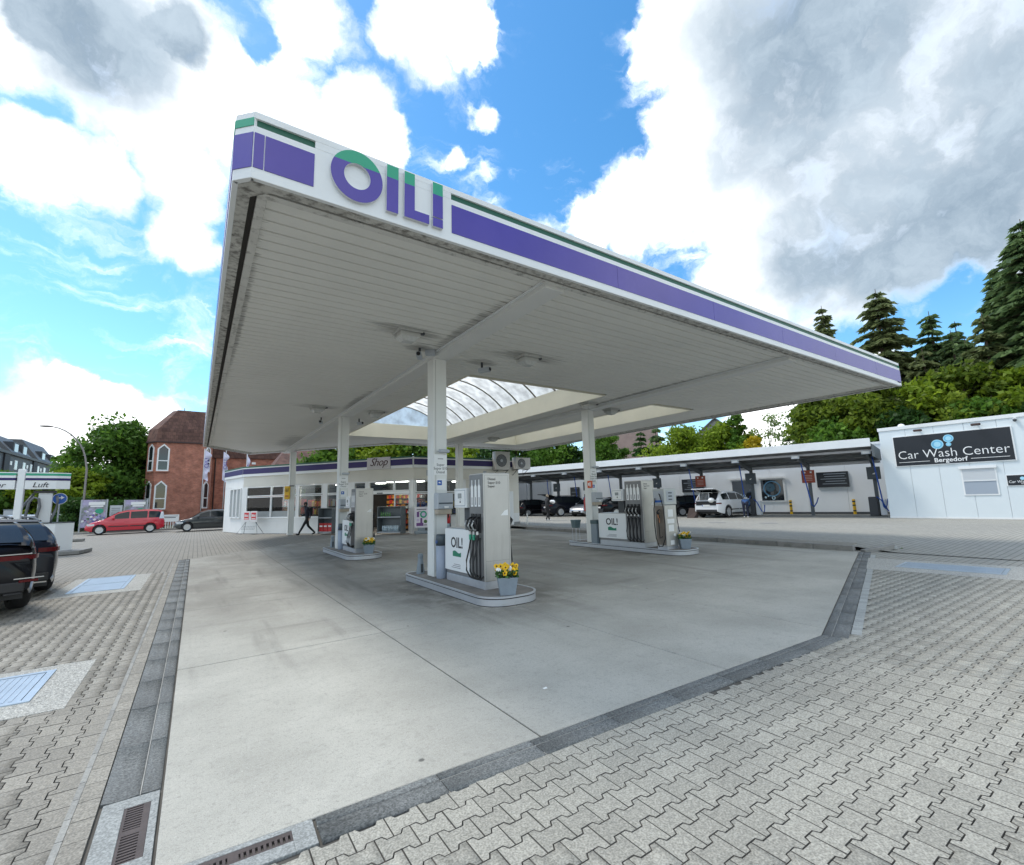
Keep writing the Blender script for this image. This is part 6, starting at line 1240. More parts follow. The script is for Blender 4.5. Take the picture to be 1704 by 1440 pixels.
for i, a0 in enumerate(PA):
    wb(MB(), a0 - .09, a0 + .09, 4.1, 4.28, 0, 3.28).build('post', POSTM, cp)
    p = [wloc(a0 + s_, b, z) for s_ in (-.06, .06) for b, z in ((4.2, 2.95), (4.2, 3.22), (1.3, 3.56), (1.3, 3.42))]
    MB().add(p, [(0, 1, 2, 3), (7, 6, 5, 4), (0, 4, 5, 1), (1, 5, 6, 2), (2, 6, 7, 3), (3, 7, 4, 0)]).build('bracket', POSTM, cp)
for i in range(9):
    a0 = .23 + i * 3.33; t = tag(wb(MB(), a0 - .2, a0 + .2, .45, .62, 3.42, 3.60).build('bay_light', mat('bay light', (.6, .65, .7), .4)), 'white light box under the wash roof edge, %s bay from the right' % ('first', 'second', 'third', 'fourth', 'fifth', 'sixth', 'seventh', 'eighth', 'ninth')[i], 'lamp', 'light boxes under the wash roof edge'); wb(MB(), a0 - .14, a0 + .14, .445, .449, 3.45, 3.57).build('light_glass', STRIP, t)
ORD = ('first', 'second', 'third', 'fourth', 'fifth', 'sixth', 'seventh', 'eighth', 'ninth')
for i in (0, 2, 4, 6, 7):
    a0 = PA[i]; t = tag(wb(MB(), a0 - .32, a0 + .32, 3.85, 4.08, 2.12, 2.85).build('control_box', mat('control box slate', (.055, .075, .09), .4), bevel=.02), 'slate control box on the %s wash post from the right' % ORD[i], 'control box', 'slate control boxes on the wash posts')
    q = [wloc(a0 + .06, 3.845, 2.42), wloc(a0 - .04, 3.845, 2.40), wloc(a0 - .09, 3.845, 2.50), wloc(a0 + .02, 3.845, 2.47)]; MB().add(q, [(0, 1, 2, 3)]).build('box_mark', STRIP, t)
for i in (1, 3):
    a0 = PA[i]; t = tag(wb(MB(), a0 - .36, a0 + .36, 3.88, 3.95, 2.05, 2.85).build('notice_board', ORANGE, bevel=.01), 'rusty red notice board on the %s wash post from the right' % ORD[i], 'sign', 'red notice boards on the wash posts')
    for s_ in (-1, 1): wb(MB(), a0 + s_ * .17 - .05, a0 + s_ * .17 + .05, 3.872, 3.879, 2.66, 2.76).build('pictogram', STRIP, t)
    for k in range(4): wb(MB(), a0 - .22, a0 + .22, 3.873, 3.879, 2.20 + k * .1, 2.23 + k * .1).build('print_line', mat('pale print', (.6, .4, .35), .6), t)
for i, (a0, da, zl) in enumerate(((.15, -.35, .55), (3.7, -.5, .7), (7.24, -.1, .9), (10.66, -.3, .9), (17.3, -.1, 1.2), (20.6, 0, 1.2), (23.6, .1, 1.2))):
    t = tag(MB().tube([wloc(a0 + da * u * .6, 2.5 + .35 * u, 3.5 - (3.5 - zl) * u) for u in [j / 8 for j in range(9)]] + [wloc(a0 + da * .75, 3.1, zl - .12), wloc(a0 + da * .9, 3.6, zl + .1), wloc(a0 + da, 4.0, zl + .4)], .035, 6).build('wash_hose', BHOSE, smooth=True), 'blue wash hose hanging from the roof in the %s bay from the right' % ORD[i], 'hose', 'blue hoses hanging in the wash bays')
def vac(a0, label):
    t = empty('vacuum_unit', label, 'vacuum unit', wloc(a0, 3.7), MWz, 'vacuum units at the wash posts')
    MB().box((.3, 0, .55), (.42, .5, 1.1)).build('cabinet', DARKG, t, bevel=.04); MB().box((-.15, .1, .5), (.3, .4, .9)).build('white_door', STRIP, t, bevel=.03); MB().tube([(.1, .3, 1.1), (-.1, .35, .9), (-.35, .36, .3), (-.5, .34, .25), (-.55, .3, .7)], .03, 6).build('hose', BHOSE, t, smooth=True)
vac(6.7, 'dark vacuum unit with white door beside the bending person'); vac(.15, 'dark vacuum unit next to the white sign building')
for a0, l in ((5.15, 'yellow bollard with black bands left of the last wash posts'), (1.62, 'yellow bollard with black bands near the sign building')):
    t = empty('yellow_bollard', l, 'bollard', wloc(a0, 5.9), 0, 'yellow bollards by the wash wall'); MB().cyl((0, 0, 0), (0, 0, .95), .085, n=14).build('post', YELLOW, t, bevel=.02)
    for z_ in (.18, .52, .76): MB().cyl((0, 0, z_), (0, 0, z_ + .09), .0865, n=14).build('band', BLACK, t)
# manhole lids on the yard
for (x, y), l in (((23.5, 12.2), 'round manhole lid in the wash yard, right'), ((23.0, 14.6), 'round manhole lid in the wash yard, left')):
    tag(MB().cyl((x, y, WZ - .01), (x, y, WZ + .006), .42, n=28).build('manhole_lid', mat('lid concrete', (.22, .22, .21), .9)), l, 'manhole lid')

# ------------------------------------------------------------------ the white sign building
sb = empty('sign_building', 'white panelled wash building carrying the big black wash sign', 'building')
SD = Vector((.06, -1)).normalized(); SI = Vector((-SD.y, SD.x)); SI = Vector((1, .06)).normalized()
def sl(s_, d, z): return (30.65 + SD.x * s_ + SI.x * d, 9.45 + SD.y * s_ + SI.y * d, z + WZ)
def sbx(m, s0, s1, d0, d1, z0, z1): return m.prism([sl(s0, d1, 0)[:2], sl(s0, d0, 0)[:2], sl(s1, d0, 0)[:2], sl(s1, d1, 0)[:2]], z0 + WZ, z1 + WZ)
CLADB = mat('blue white cladding', (.66, .72, .74), .42, var=.03, scale=.5, stain=.18, stain_col=(.42, .46, .48), sscale=(1, 1, .4), sthr=(.55, .85), coord='World')
for i in range(9):
    s0 = i * 1.12; sbx(MB(), s0 + .005, s0 + 1.115, 0, .1, .08, 4.62).build('wall_panel', CLADB, sb)
sbx(MB(), 0.0, 10.1, .101, 9, 0.0, 4.6).build('hall', CLADB, sb); sbx(MB(), -.04, 10.1, -.04, 9.05, 4.621, 4.80).build('coping', WHITE, sb, bevel=.01); sbx(MB(), 0, 10.1, -.02, .1, 0, .078).build('base_rail', FRAME, sb)
sg = tag(sbx(MB(), .55, 4.95, -.05, -.004, 2.66, 4.26).build('wash_sign', FRAME), 'big black wash centre sign with three blue bubbles on the white building', 'sign')
sbx(MB(), .60, 4.90, -.062, -.051, 2.70, 4.22).build('sign_face', BOARD, sg)
SF = -SI; text('Car Wash Center', .60, STRIP, sg, sl(2.75, -.066, 3.23), SF, 'lettering', extrude=.002, wx=.93, spacing=1.0, offset=-.006); text('Bergedorf', .30, STRIP, sg, sl(2.72, -.066, 2.88), SF, 'lettering', extrude=.002, offset=.004)
for s0, s1 in ((.72, 1.95), (3.45, 4.75)): sbx(MB(), s0, s1, -.066, -.0625, 2.865, 2.885).build('sign_line', STRIP, sg)
BUB, BUBL = mat('bubble blue', (.16, .48, .70), .35), mat('bubble pale blue', (.36, .66, .80), .35)
def bubble(s_, z, r, parent):
    for k, (rr, m_, o) in enumerate(((r, BUBL, 0), (r * .86, BUB, .002), (r * .55, BUBL, .004))):
        MB().add([sl(s_ + rr * math.cos(2 * PI * i / 24) + (.0 if k < 2 else .0), -.064 - o, z + rr * math.sin(2 * PI * i / 24)) for i in range(24)], [tuple(range(24))]).build('bubble', m_, parent)
bubble(2.32, 3.68, .235, sg); bubble(2.76, 3.93, .195, sg); bubble(2.74, 3.64, .10, sg)
w_ = sbx(MB(), 3.0, 4.22, -.03, -.004, 1.10, 2.50).build('shutter_window', FRAME, sb, bevel=.01); sbx(MB(), 2.95, 4.25, -.10, -.031, 2.38, 2.52).build('shutter_box', FRAME, w_)
for k in range(8): sbx(MB(), 3.06, 4.16, -.045, -.031, 1.83 + k * .068, 1.893 + k * .068).build('shutter_slat', mat('shutter slat', (.55, .58, .6), .4), w_)
sbx(MB(), 3.06, 4.16, -.06, -.031, 1.78, 1.825).build('bottom_rail', FRAME, w_); sbx(MB(), 3.06, 4.16, -.036, -.031, 1.17, 1.775).build('pane', mat('grey blind', (.33, .38, .44), .3), w_)
s2 = tag(sbx(MB(), 4.48, 5.75, -.03, -.004, 1.50, 2.02).build('small_sign', FRAME), 'small black wash centre sign at the right edge of the picture', 'sign'); sbx(MB(), 4.52, 5.71, -.04, -.031, 1.53, 1.99).build('sign_face', BOARD, s2); text('Car Wash Center', .165, STRIP, s2, sl(5.1, -.043, 1.69), SF, extrude=.001, wx=.9); text('Bergedorf', .08, STRIP, s2, sl(5.1, -.043, 1.60), SF, extrude=.001)
for s_, z, r in ((5.0, 1.84, .075), (5.16, 1.90, .06), (5.15, 1.82, .03)): MB().add([sl(s_ + r * math.cos(2 * PI * i / 20), -.043, z + r * math.sin(2 * PI * i / 20)) for i in range(20)], [tuple(range(20))]).build('bubble', BUBL, s2)
for s_, l in ((1.69, 'left dark spotlight above the big wash sign'), (3.83, 'right dark spotlight above the big wash sign')):
    t = empty('spotlight', l, 'lamp', sl(s_, -.02, 4.49), math.atan2(SF.y, SF.x), 'dark spotlights above the wash sign'); MB().box((.12, 0, 0), (.24, .05, .04)).build('arm', DARKG, t); MB().box((.26, 0, -.03), (.16, .34, .11)).build('lamp_head', mat('brown lamp', (.06, .035, .03), .5), t, bevel=.03)
t = empty('security_camera', 'dome camera high on the white sign building', 'camera', sl(5.1, -.05, 4.55), math.atan2(SF.y, SF.x)); MB().box((0, 0, 0), (.1, .1, .12)).build('bracket', STRIP, t); MB().sphere((.08, 0, -.06), .07).build('dome', DARKG, t, smooth=True)
t = empty('roof_dome', 'small white vent dome on the wash roof edge', 'vent', sl(.9, .5, 4.8)); MB().sphere((0, 0, 0.05), .16, sc=(1, 1, .8)).build('dome', STRIP, t, smooth=True); MB().cyl((0, 0, -.02), (0, 0, .08), .08).build('neck', LGREY, t)

# ------------------------------------------------------------------ trees
def leaf_mat(name, c0, c1, trans=.45):
    M = bpy.data.materials.new(name); M.use_nodes = True; nt = M.node_tree; N = nt.nodes; L = nt.links; N.clear()
    at = N.new('ShaderNodeAttribute'); at.attribute_name = 'tone'; mx = N.new('ShaderNodeMix'); mx.data_type = 'RGBA'; L.new(at.outputs['Fac'], mx.inputs[0]); mx.inputs[6].default_value = (*c0, 1); mx.inputs[7].default_value = (*c1, 1)
    d = N.new('ShaderNodeBsdfPrincipled'); d.inputs['Roughness'].default_value = .55; d.inputs['Specular IOR Level'].default_value = .25; L.new(mx.outputs[2], d.inputs['Base Color'])
    t = N.new('ShaderNodeBsdfTranslucent'); L.new(mx.outputs[2], t.inputs[0]); ms = N.new('ShaderNodeMixShader'); ms.inputs[0].default_value = trans; o = N.new('ShaderNodeOutputMaterial')
    L.new(d.outputs[0], ms.inputs[1]); L.new(t.outputs[0], ms.inputs[2]); L.new(ms.outputs[0], o.inputs[0]); return M
BARK = mat('bark', (.09, .065, .045), .9, var=.3, scale=5)
LCHEST = leaf_mat('chestnut leaf', (.045, .11, .018), (.16, .30, .04)); LYEL = leaf_mat('young yellow green leaf', (.12, .19, .012), (.30, .40, .03)); LMID = leaf_mat('mid green leaf', (.045, .115, .014), (.16, .29, .035)); LSPR = leaf_mat('spruce needles', (.045, .085, .036), (.19, .28, .10), .45); LSPRB = leaf_mat('old spruce with cones', (.06, .085, .03), (.25, .29, .12), .45); LOLIVE = leaf_mat('olive spring leaf', (.055, .10, .010), (.22, .29, .028)); LDARK = leaf_mat('dark hedge leaf', (.018, .05, .011), (.06, .135, .026)); LPALE = leaf_mat('pale young leaf', (.15, .23, .06), (.30, .40, .14))
TG = 'trees behind the wash'
def broad(label, x, y, z0, h, w, m, n=5200, leaf=.26, trunk=.22, clumps=34, crown0=.25, group=None, sparse=1.0, shape=1.0):
    """tree with a tapered trunk, limbs and leaves gathered in clumps"""
    t = empty('tree', label, 'tree', (x, y, z0), random.uniform(0, 6), group)
    b = MB(); b.tube([(0, 0, 0), (.05 * h * .1, 0, h * .25), (0, .05, h * .5), (0, 0, h * .8)], trunk, 7, trunk * .25)
    cs = []
    for i in range(clumps):
        a = random.uniform(0, 2 * PI); zf = random.random() ** .8; rr = math.sin(PI * (.12 + .82 * zf) ** shape) ** .7 * math.sqrt(random.random())
        c = Vector((w / 2 * rr * math.cos(a), w / 2 * rr * math.sin(a), h * (crown0 + (1 - crown0) * .92 * zf))); cs.append(c)
        if i % 2 == 0: b.tube([(0, 0, c.z * .62), (c.x * .5, c.y * .5, c.z * .82), tuple(c)], trunk * .28, 5, .015)
    b.build('trunk', BARK, t, smooth=True)
    k = n // clumps; pts = []; tone = []
    for c in cs:
        r = w * random.uniform(.09, .22); q = RNG.normal(size=(k, 3)); q /= np.linalg.norm(q, axis=1)[:, None]; q *= (RNG.random(k) ** .6)[:, None] * r * 1.25; q[:, 2] *= .7
        pts.append(q + np.array(c)); tone.append(np.clip(RNG.normal(.42 + .25 * random.uniform(-1, 1), .22, k), 0, 1))
    pts = np.concatenate(pts); tone = np.concatenate(tone); nn = len(pts)
    a = RNG.normal(size=(nn, 3)); a /= np.linalg.norm(a, axis=1)[:, None]; bb = RNG.normal(size=(nn, 3)); bb -= (bb * a).sum(1)[:, None] * a; bb /= np.linalg.norm(bb, axis=1)[:, None]; s_ = leaf * RNG.uniform(.5, 1.3, nn)[:, None]
    V = np.stack([pts - a * s_, pts + bb * s_ * .55, pts + a * s_, pts - bb * s_ * .55], 1); cr = np.cross(a, bb) * s_ * .25; V[:, 1] += cr; V[:, 3] += cr
    quad_mesh('crown', V, tone, m, t); return t
def conifer(label, x, y, z0, h, w, m, n=9000, group=TG, lean=0.0, bare=.12, droop=.25, dens=1.0):
    t = empty('conifer', label, 'tree', (x, y, z0), random.uniform(0, 6), group); b = MB(); b.tube([(0, 0, 0), (lean * .3, 0, h * .5), (lean, 0, h)], .022 * h, 7, .02)
    C, T_, A_d, Bd, Sz = [], [], [], [], []
    nw = int(h / .5)
    for i in range(nw):
        f = (i + random.uniform(-.45, .45)) / nw; f = min(f, .985)
        if f < bare: continue
        z = h * f; rad = w / 2 * ((1 - f) ** .56) * random.uniform(.7, 1.15) + .12; nb = max(5, int(8 + 5 * (1 - f))); a0 = random.uniform(0, 6)
        for j in range(nb):
            if random.random() > .9 * dens: continue
            a = a0 + 2 * PI * j / nb + random.uniform(-.3, .3); l = rad * random.uniform(.5, 1.15); d = np.array([math.cos(a), math.sin(a), 0]); side = np.array([-d[1], d[0], 0])
            end = d * l + np.array([0, 0, -droop * l * random.uniform(-.1, 1.3) + .18 * l * (1 - f)]); b.tube([(lean * f, 0, z), tuple(np.array([lean * f, 0, z]) + end)], .03, 3, .008) if l > .8 else None
            k = int(max(10, l * 30)); u = RNG.random(k) ** .75
            base = np.array([lean * f, 0, z]) + end[None] * u[:, None]; base[:, 2] += .12 * l * np.sin(u * PI) + RNG.normal(0, .05, k)
            spread = (.42 * (1 - u) + .10) * l * .95; off = RNG.uniform(-1, 1, k); base += side[None] * (off * spread)[:, None]
            C.append(base); dd = d[None] * RNG.uniform(.4, 1, k)[:, None] + side[None] * (off * 1.1)[:, None]; dd[:, 2] += RNG.uniform(-.55, -.05, k); A_d.append(dd / np.linalg.norm(dd, axis=1)[:, None])
            T_.append(np.clip(RNG.normal(.25 + .4 * u, .22), 0, 1)); Sz.append(RNG.uniform(.16, .36, k) * (.7 + .3 * min(l, 2)))
    b.build('trunk', BARK, t)
    P = np.concatenate(C); A = np.concatenate(A_d); tone = np.concatenate(T_); s_ = np.concatenate(Sz)[:, None]; nn = len(P)
    r = RNG.normal(size=(nn, 3)); B = np.cross(A, r); B /= np.linalg.norm(B, axis=1)[:, None]
    V = np.stack([P - A * s_, P + B * s_ * .42, P + A * s_ * 1.1 - np.array([0, 0, .06]), P - B * s_ * .42], 1); quad_mesh('crown', V, tone, m, t); return t
conifer('tall dark spruce with a thin pointed top beside the canopy tip', 48.7, 18.1, 0, 19.3, 5.2, LSPRB)
conifer('broad spruce with brown cones at its top, second from the canopy tip', 48.0, 13.9, 0, 19.0, 8.4, LSPRB, lean=.3)
conifer('bluish spruce in the gap of blue sky', 50.8, 11.0, 0, 16.6, 6.4, LSPR); conifer('narrow small spruce next to the tallest one', 55.0, 10.3, 0, 16.3, 3.6, LSPR)
conifer('tallest dark spruce at the right edge of the picture', 45.8, 4.5, 0, 19.8, 8.6, LSPR, droop=.32); conifer('dark spruce just behind the tallest one', 47.6, 6.2, 0, 17.5, 7.0, LSPR); conifer('dark spruce at right, partly out of frame', 46.5, 1.2, 0, 20.5, 7.0, LSPR)
conifer('half-hidden dark spruce low behind the canopy tip', 50.5, 16.0, 0, 13.5, 6.0, LSPR); conifer('half-hidden dark spruce between the broad and the bluish one', 49.0, 12.3, 0, 12.5, 5.6, LSPR); conifer('half-hidden dark spruce under the blue gap', 48.0, 8.6, 0, 13.0, 5.6, LSPR)
for x, y, h, w, l in ((47.0, 19.5, 14.5, 5.5, 'filler spruce left of the thin pointed one'), (49.5, 9.6, 14.2, 5.5, 'filler spruce right under the narrow small one'), (46.5, 10.8, 12.5, 5.5, 'lower spruce in front of the bluish one'), (45.5, 14.6, 13.5, 5.5, 'lower spruce in front of the broad one'), (45.0, 7.0, 13.8, 5.5, 'lower spruce left of the tallest one'), (46.0, 17.2, 12.0, 5.0, 'lower spruce behind the canopy tip')):
    conifer(l, x, y, 0, h, w, LSPRB if x < 47 else LSPR)
MG = 'olive spring trees above the wash wall'
for x, y, h, w, m, l in ((41.0, 16.2, 9.6, 5.0, LOLIVE, 'olive tree just right of the canopy tip above the wash roof'), (41.8, 13.4, 10.2, 5.2, LOLIVE, 'olive tree left of the sign building roof'), (42.6, 10.8, 9.6, 5.2, LYEL, 'yellow green tree above the left half of the wash sign'), (43.2, 8.2, 10.4, 5.2, LOLIVE, 'olive tree above the middle of the wash sign'), (43.8, 5.6, 9.4, 5.4, LYEL, 'yellow green tree above the right half of the wash sign'), (44.2, 3.0, 10.0, 5.4, LOLIVE, 'olive tree above the right edge of the sign building'),
                     (39.5, 14.6, 7.0, 4.0, LMID, 'low mid green bush tree behind the wash roof end'), (40.6, 11.4, 7.2, 4.0, LDARK, 'low dark bush tree behind the sign building roof'), (41.2, 7.2, 7.4, 4.4, LMID, 'low mid green bush tree behind the sign building'), (41.5, 3.8, 7.0, 4.2, LDARK, 'low dark bush tree behind the sign building, right')):
    broad(l, x, y, 0, h, w, m, n=9000, leaf=.21, group=MG, crown0=.2, clumps=44)
broad('sparse pale birch left of the olive trees', 49.2, 24.6, 0, 10.4, 4.6, LPALE, n=1500, leaf=.15, trunk=.12, clumps=40, crown0=.3); broad('second sparse pale birch nearest the canopy tip', 50.2, 21.8, 0, 10.6, 5.0, LPALE, n=1700, leaf=.15, trunk=.12, clumps=44, crown0=.3)
broad('bright yellow green tree before the gabled house, left', 39.3, 27.6, 0, 8.3, 6.6, LYEL, n=11000, leaf=.19, clumps=50, crown0=.25); broad('bright yellow green tree before the gabled house, right', 41.4, 24.1, 0, 8.2, 5.4, LYEL, n=9000, leaf=.19, clumps=44, crown0=.3); broad('slim pointed tree sticking out of the yellow green trees', 40.9, 23.2, 0, 9.4, 2.6, LMID, n=2600, leaf=.17, clumps=26, crown0=.3, trunk=.1)
conifer('dark pine before the brown roof, left', 38.2, 32.2, 0, 8.4, 3.6, LDARK); conifer('dark pine before the brown roof, right', 39.2, 31.0, 0, 8.7, 3.6, LSPR)
broad('light green tree just right of the right-hand pillar', 41.0, 40.0, 0, 9.3, 5.2, LMID, n=7000, leaf=.2, clumps=36, crown0=.3); broad('golden flowering shrub behind the wash roof', 40.2, 21.6, 0, 6.6, 2.6, leaf_mat('golden blossom', (.25, .2, .01), (.6, .45, .02)), n=3000, leaf=.16, clumps=20)
BG = 'green trees behind the shop roof'
for i, (x, y, h, w, m, l) in enumerate(((10.8, 47.2, 8.6, 6.5, LMID, 'leafy tree behind the shop, next to the brick building'), (14.6, 46.4, 9.4, 7, LYEL, 'yellow green tree behind the shop left of the shop sign'), (18.4, 45, 9.4, 7, LMID, 'leafy tree behind the shop sign'), (22, 43.8, 9.4, 7, LYEL, 'bright tree behind the shop right of the shop sign'), (31, 51.5, 11.4, 8.5, LDARK, 'dark leafy tree behind the air conditioners'), (35.5, 50, 11, 8.5, LMID, 'leafy tree right of the air conditioners'), (38.3, 47.8, 10.5, 8, LMID, 'leafy tree left of the right-hand pillar'), (41, 46, 8.6, 6, LDARK, 'dark bush behind the right-hand pillar'), (42, 41.5, 7.6, 5.6, LDARK, 'dark bush right of the light green tree'))):
    broad(l, x, y, 0, h, w, m, n=9000, leaf=.24, group=BG, crown0=.15, clumps=56)
broad('big dense chestnut tree left of the brick tower', -7.1, 62.0, 0, 11.0, 8.4, LCHEST, n=17000, leaf=.24, trunk=.35, clumps=90, crown0=.10, shape=.8); broad('smaller chestnut touching the brick tower', -4.6, 63.5, 0, 10.0, 5.4, LCHEST, n=8000, leaf=.24, trunk=.3, clumps=44, crown0=.1)
broad('bright young tree below the street lamp', -9.2, 57.0, 0, 5.6, 4.6, LYEL, n=6000, leaf=.2, clumps=34, crown0=.12); broad('bright young tree left of the blue arrow sign', -11.2, 56.5, 0, 4.9, 4.4, LYEL, n=5000, leaf=.2, clumps=30, crown0=.12)
broad('dark tree under the air station sign, left', -13.4, 58, 0, 4.9, 5.6, LCHEST, n=6000, leaf=.22, clumps=36, crown0=.15); broad('slim young tree before the dark apartment block', -13.2, 74, 0, 8.8, 3.0, LMID, n=2200, leaf=.2, clumps=24, crown0=.3); broad('green tree at the left picture edge above the air station', -17.6, 72, 0, 7.0, 3.0, LMID, n=3500, leaf=.22, clumps=26)
broad('low bush behind the billboards, left', -8.0, 52.0, 0, 2.6, 3.4, LDARK, n=3500, leaf=.16, clumps=26, crown0=.02, trunk=.08); broad('low bush between the billboards', -5.3, 51.5, 0, 2.5, 3.4, LDARK, n=3500, leaf=.16, clumps=26, crown0=.02, trunk=.08)

# ------------------------------------------------------------------ houses
def brick_mat(name, c1, c2, mortar, w=.25, h=.08):
    M = bpy.data.materials.new(name); M.use_nodes = True; nt = M.node_tree; N = nt.nodes; L = nt.links; b = N['Principled BSDF']; b.inputs['Roughness'].default_value = .85
    P = N.new('ShaderNodeNewGeometry').outputs['Position']; sp = N.new('ShaderNodeSeparateXYZ'); L.new(P, sp.inputs[0]); ad = N.new('ShaderNodeMath'); ad.operation = 'ADD'; L.new(sp.outputs[0], ad.inputs[0]); L.new(sp.outputs[1], ad.inputs[1])
    cb = N.new('ShaderNodeCombineXYZ'); L.new(ad.outputs[0], cb.inputs[0]); L.new(sp.outputs[2], cb.inputs[1])
    br = N.new('ShaderNodeTexBrick'); L.new(cb.outputs[0], br.inputs['Vector']); br.inputs['Scale'].default_value = 1; br.inputs['Brick Width'].default_value = w; br.inputs['Row Height'].default_value = h; br.inputs['Mortar Size'].default_value = .008
    br.inputs['Color1'].default_value = (*c1, 1); br.inputs['Color2'].default_value = (*c2, 1); br.inputs['Mortar'].default_value = (*mortar, 1)
    nz = N.new('ShaderNodeTexNoise'); nz.inputs['Scale'].default_value = 2.2; nz.inputs['Detail'].default_value = 6; L.new(P, nz.inputs[0]); mr = N.new('ShaderNodeMapRange'); L.new(nz.outputs['Fac'], mr.inputs[0]); mr.inputs[1].default_value = .3; mr.inputs[2].default_value = .7; mr.inputs[3].default_value = .72; mr.inputs[4].default_value = 1.25
    vs = N.new('ShaderNodeVectorMath'); vs.operation = 'SCALE'; L.new(br.outputs[0], vs.inputs[0]); L.new(mr.outputs[0], vs.inputs['Scale']); L.new(vs.outputs[0], b.inputs['Base Color'])
    bp = N.new('ShaderNodeBump'); bp.inputs['Strength'].default_value = .6; bp.inputs['Distance'].default_value = .02; bp.invert = True; L.new(br.outputs['Fac'], bp.inputs['Height']); L.new(bp.outputs[0], b.inputs['Normal']); return M
BRICK = brick_mat('red brick', (.46, .165, .10), (.35, .115, .075), (.36, .27, .22)); TILE = brick_mat('brown roof tile', (.15, .078, .06), (.095, .048, .04), (.028, .016, .013), .34, .36); SLATEB = mat('dark slate cladding', (.045, .052, .062), .6, var=.1, coord='World'); ROOFB = mat('brown house roof', (.17, .125, .11), .85, var=.15, scale=1.5, coord='World')
tw = empty('brick_tower', 'red brick tower house with pointed white windows and a dark tiled hat roof', 'building')
P8 = [(-4.42, 59.1), (-3.62, 57.9), (.28, 58.0), (1.1, 59.2), (1.1, 63.5), (-4.42, 63.5)]
MB().prism(P8, 0, 8.45).build('wall', BRICK, tw)
ec, tc_ = [], []
cxm = sum(p[0] for p in P8) / 6; cym = sum(p[1] for p in P8) / 6
out = [(cxm + (x - cxm) * 1.05, cym + (y - cym) * 1.05) for x, y in P8]; mid = [(cxm + (x - cxm) * 1.0, cym + (y - cym) * 1.0) for x, y in P8]; top = [(cxm + .75 + (x - cxm) * .62, cym + (y - cym) * .7) for x, y in P8]
m = MB(); m.add([(*p, 8.35) for p in out] + [(*p, 9.6) for p in mid] + [(*p, 11.75) for p in top], [(6 * a + i, 6 * a + (i + 1) % 6, 6 * a + 6 + (i + 1) % 6, 6 * a + 6 + i) for a in range(2) for i in range(6)] + [tuple(range(12, 18)), tuple(range(5, -1, -1))]); m.build('roof', TILE, tw)
MB().prism([(cxm + (x - cxm) * 1.07, cym + (y - cym) * 1.07) for x, y in P8], 8.22, 8.348).build('eaves', mat('dark eaves', (.05, .03, .028), .7), tw)
MB().box((cxm, cym, 12.0), (1.2, .08, .06)).cyl((cxm, cym, 11.7), (cxm, cym, 12.3), .03).build('roof_ladder', DARKG, tw)
def lancet(a, b, u, w, z0, z1, parent):
    """pointed window on the wall a->b, centred at u"""
    a, b = Vector((*a, 0)), Vector((*b, 0)); d = (b - a).normalized(); nrm = Vector((d.y, -d.x, 0)); c = a + d * u; hw_ = w / 2
    def poly(hw2, zz0, zz1, off): return [c + d * x + nrm * off + Vector((0, 0, z)) for x, z in ((-hw2, zz0), (hw2, zz0), (hw2, zz1 - hw2 * 1.0), (0, zz1), (-hw2, zz1 - hw2 * 1.0))]
    o_, i_ = poly(hw_, z0, z1, .07), poly(hw_ - .13, z0 + .13, z1 - .17, .07); bk = poly(hw_, z0, z1, .0)
    f = MB(); f.add(o_ + i_ + bk, [(k, (k + 1) % 5, 5 + (k + 1) % 5, 5 + k) for k in range(5)] + [(10 + k, 10 + (k + 1) % 5, (k + 1) % 5, k) for k in range(5)]); w_ = f.build('window', FRAME, parent)
    MB().add(poly(hw_ - .12, z0 + .12, z1 - .15, .03), [tuple(range(5))]).build('pane', GLASS, w_); q = [c + d * x + nrm * o + Vector((0, 0, z)) for o in (.045, .075) for x, z in ((-hw_ + .1, z0 + (z1 - z0) * .36), (hw_ - .1, z0 + (z1 - z0) * .36), (hw_ - .1, z0 + (z1 - z0) * .36 + .1), (-hw_ + .1, z0 + (z1 - z0) * .36 + .1))]
    MB().add(q, [(4, 5, 6, 7), (3, 2, 6, 7), (0, 1, 5, 4)]).build('transom', FRAME, w_)
    s_ = [c + d * x + nrm * o + Vector((0, 0, z)) for o in (0, .12) for x, z in ((-hw_ - .1, z0 - .12), (hw_ + .1, z0 - .12), (hw_ + .1, z0 - .02), (-hw_ - .1, z0 - .02))]; MB().add(s_, [(4, 5, 6, 7), (3, 2, 6, 7), (0, 1, 5, 4)]).build('sill', BRICK, w_)
for z0, z1 in ((5.35, 8.1), (1.55, 4.4)): lancet(P8[1], P8[2], .58, 1.0, z0, z1, tw); lancet(P8[0], P8[1], .72, .8, z0, z1, tw); lancet(P8[2], P8[3], .7, .8, z0, z1, tw)
b2 = empty('brick_building', 'long red brick building with dark flat roof edge behind the shop', 'building')
MB().b2(1.2, 15.0, 62.0, 72, 0, 7.15).build('wall', BRICK, b2); MB().b2(1.1, 15.1, 61.8, 72, 7.151, 8.2).build('roof_edge', TILE, b2); MB().cyl((1.5, 61.9, 0), (1.5, 61.9, 7.1), .07).build('downpipe', mat('brown pipe', (.05, .03, .025), .6), b2); MB().b2(5.1, 5.5, 61.93, 61.999, 6.5, 6.75).build('wall_lamp', STRIP, b2)
lancet((1.2, 62.0), (15, 62.0), 2.6, .9, 5.0, 6.9, b2) if False else None
tr = empty('roof_house', 'house with dark tiled roof seen between shop roof and canopy', 'building'); MB().b2(6.5, 14.0, 52, 58, 0, 5.6).build('wall', BRICK, tr); MB().add([(6.2, 51.7, 5.6), (14.3, 51.7, 5.6), (14.3, 58.3, 5.6), (6.2, 58.3, 5.6), (7.8, 55, 8.0), (12.6, 55, 8.0)], [(0, 1, 5, 4), (1, 2, 5), (2, 3, 4, 5), (3, 0, 4)]).build('roof', TILE, tr)
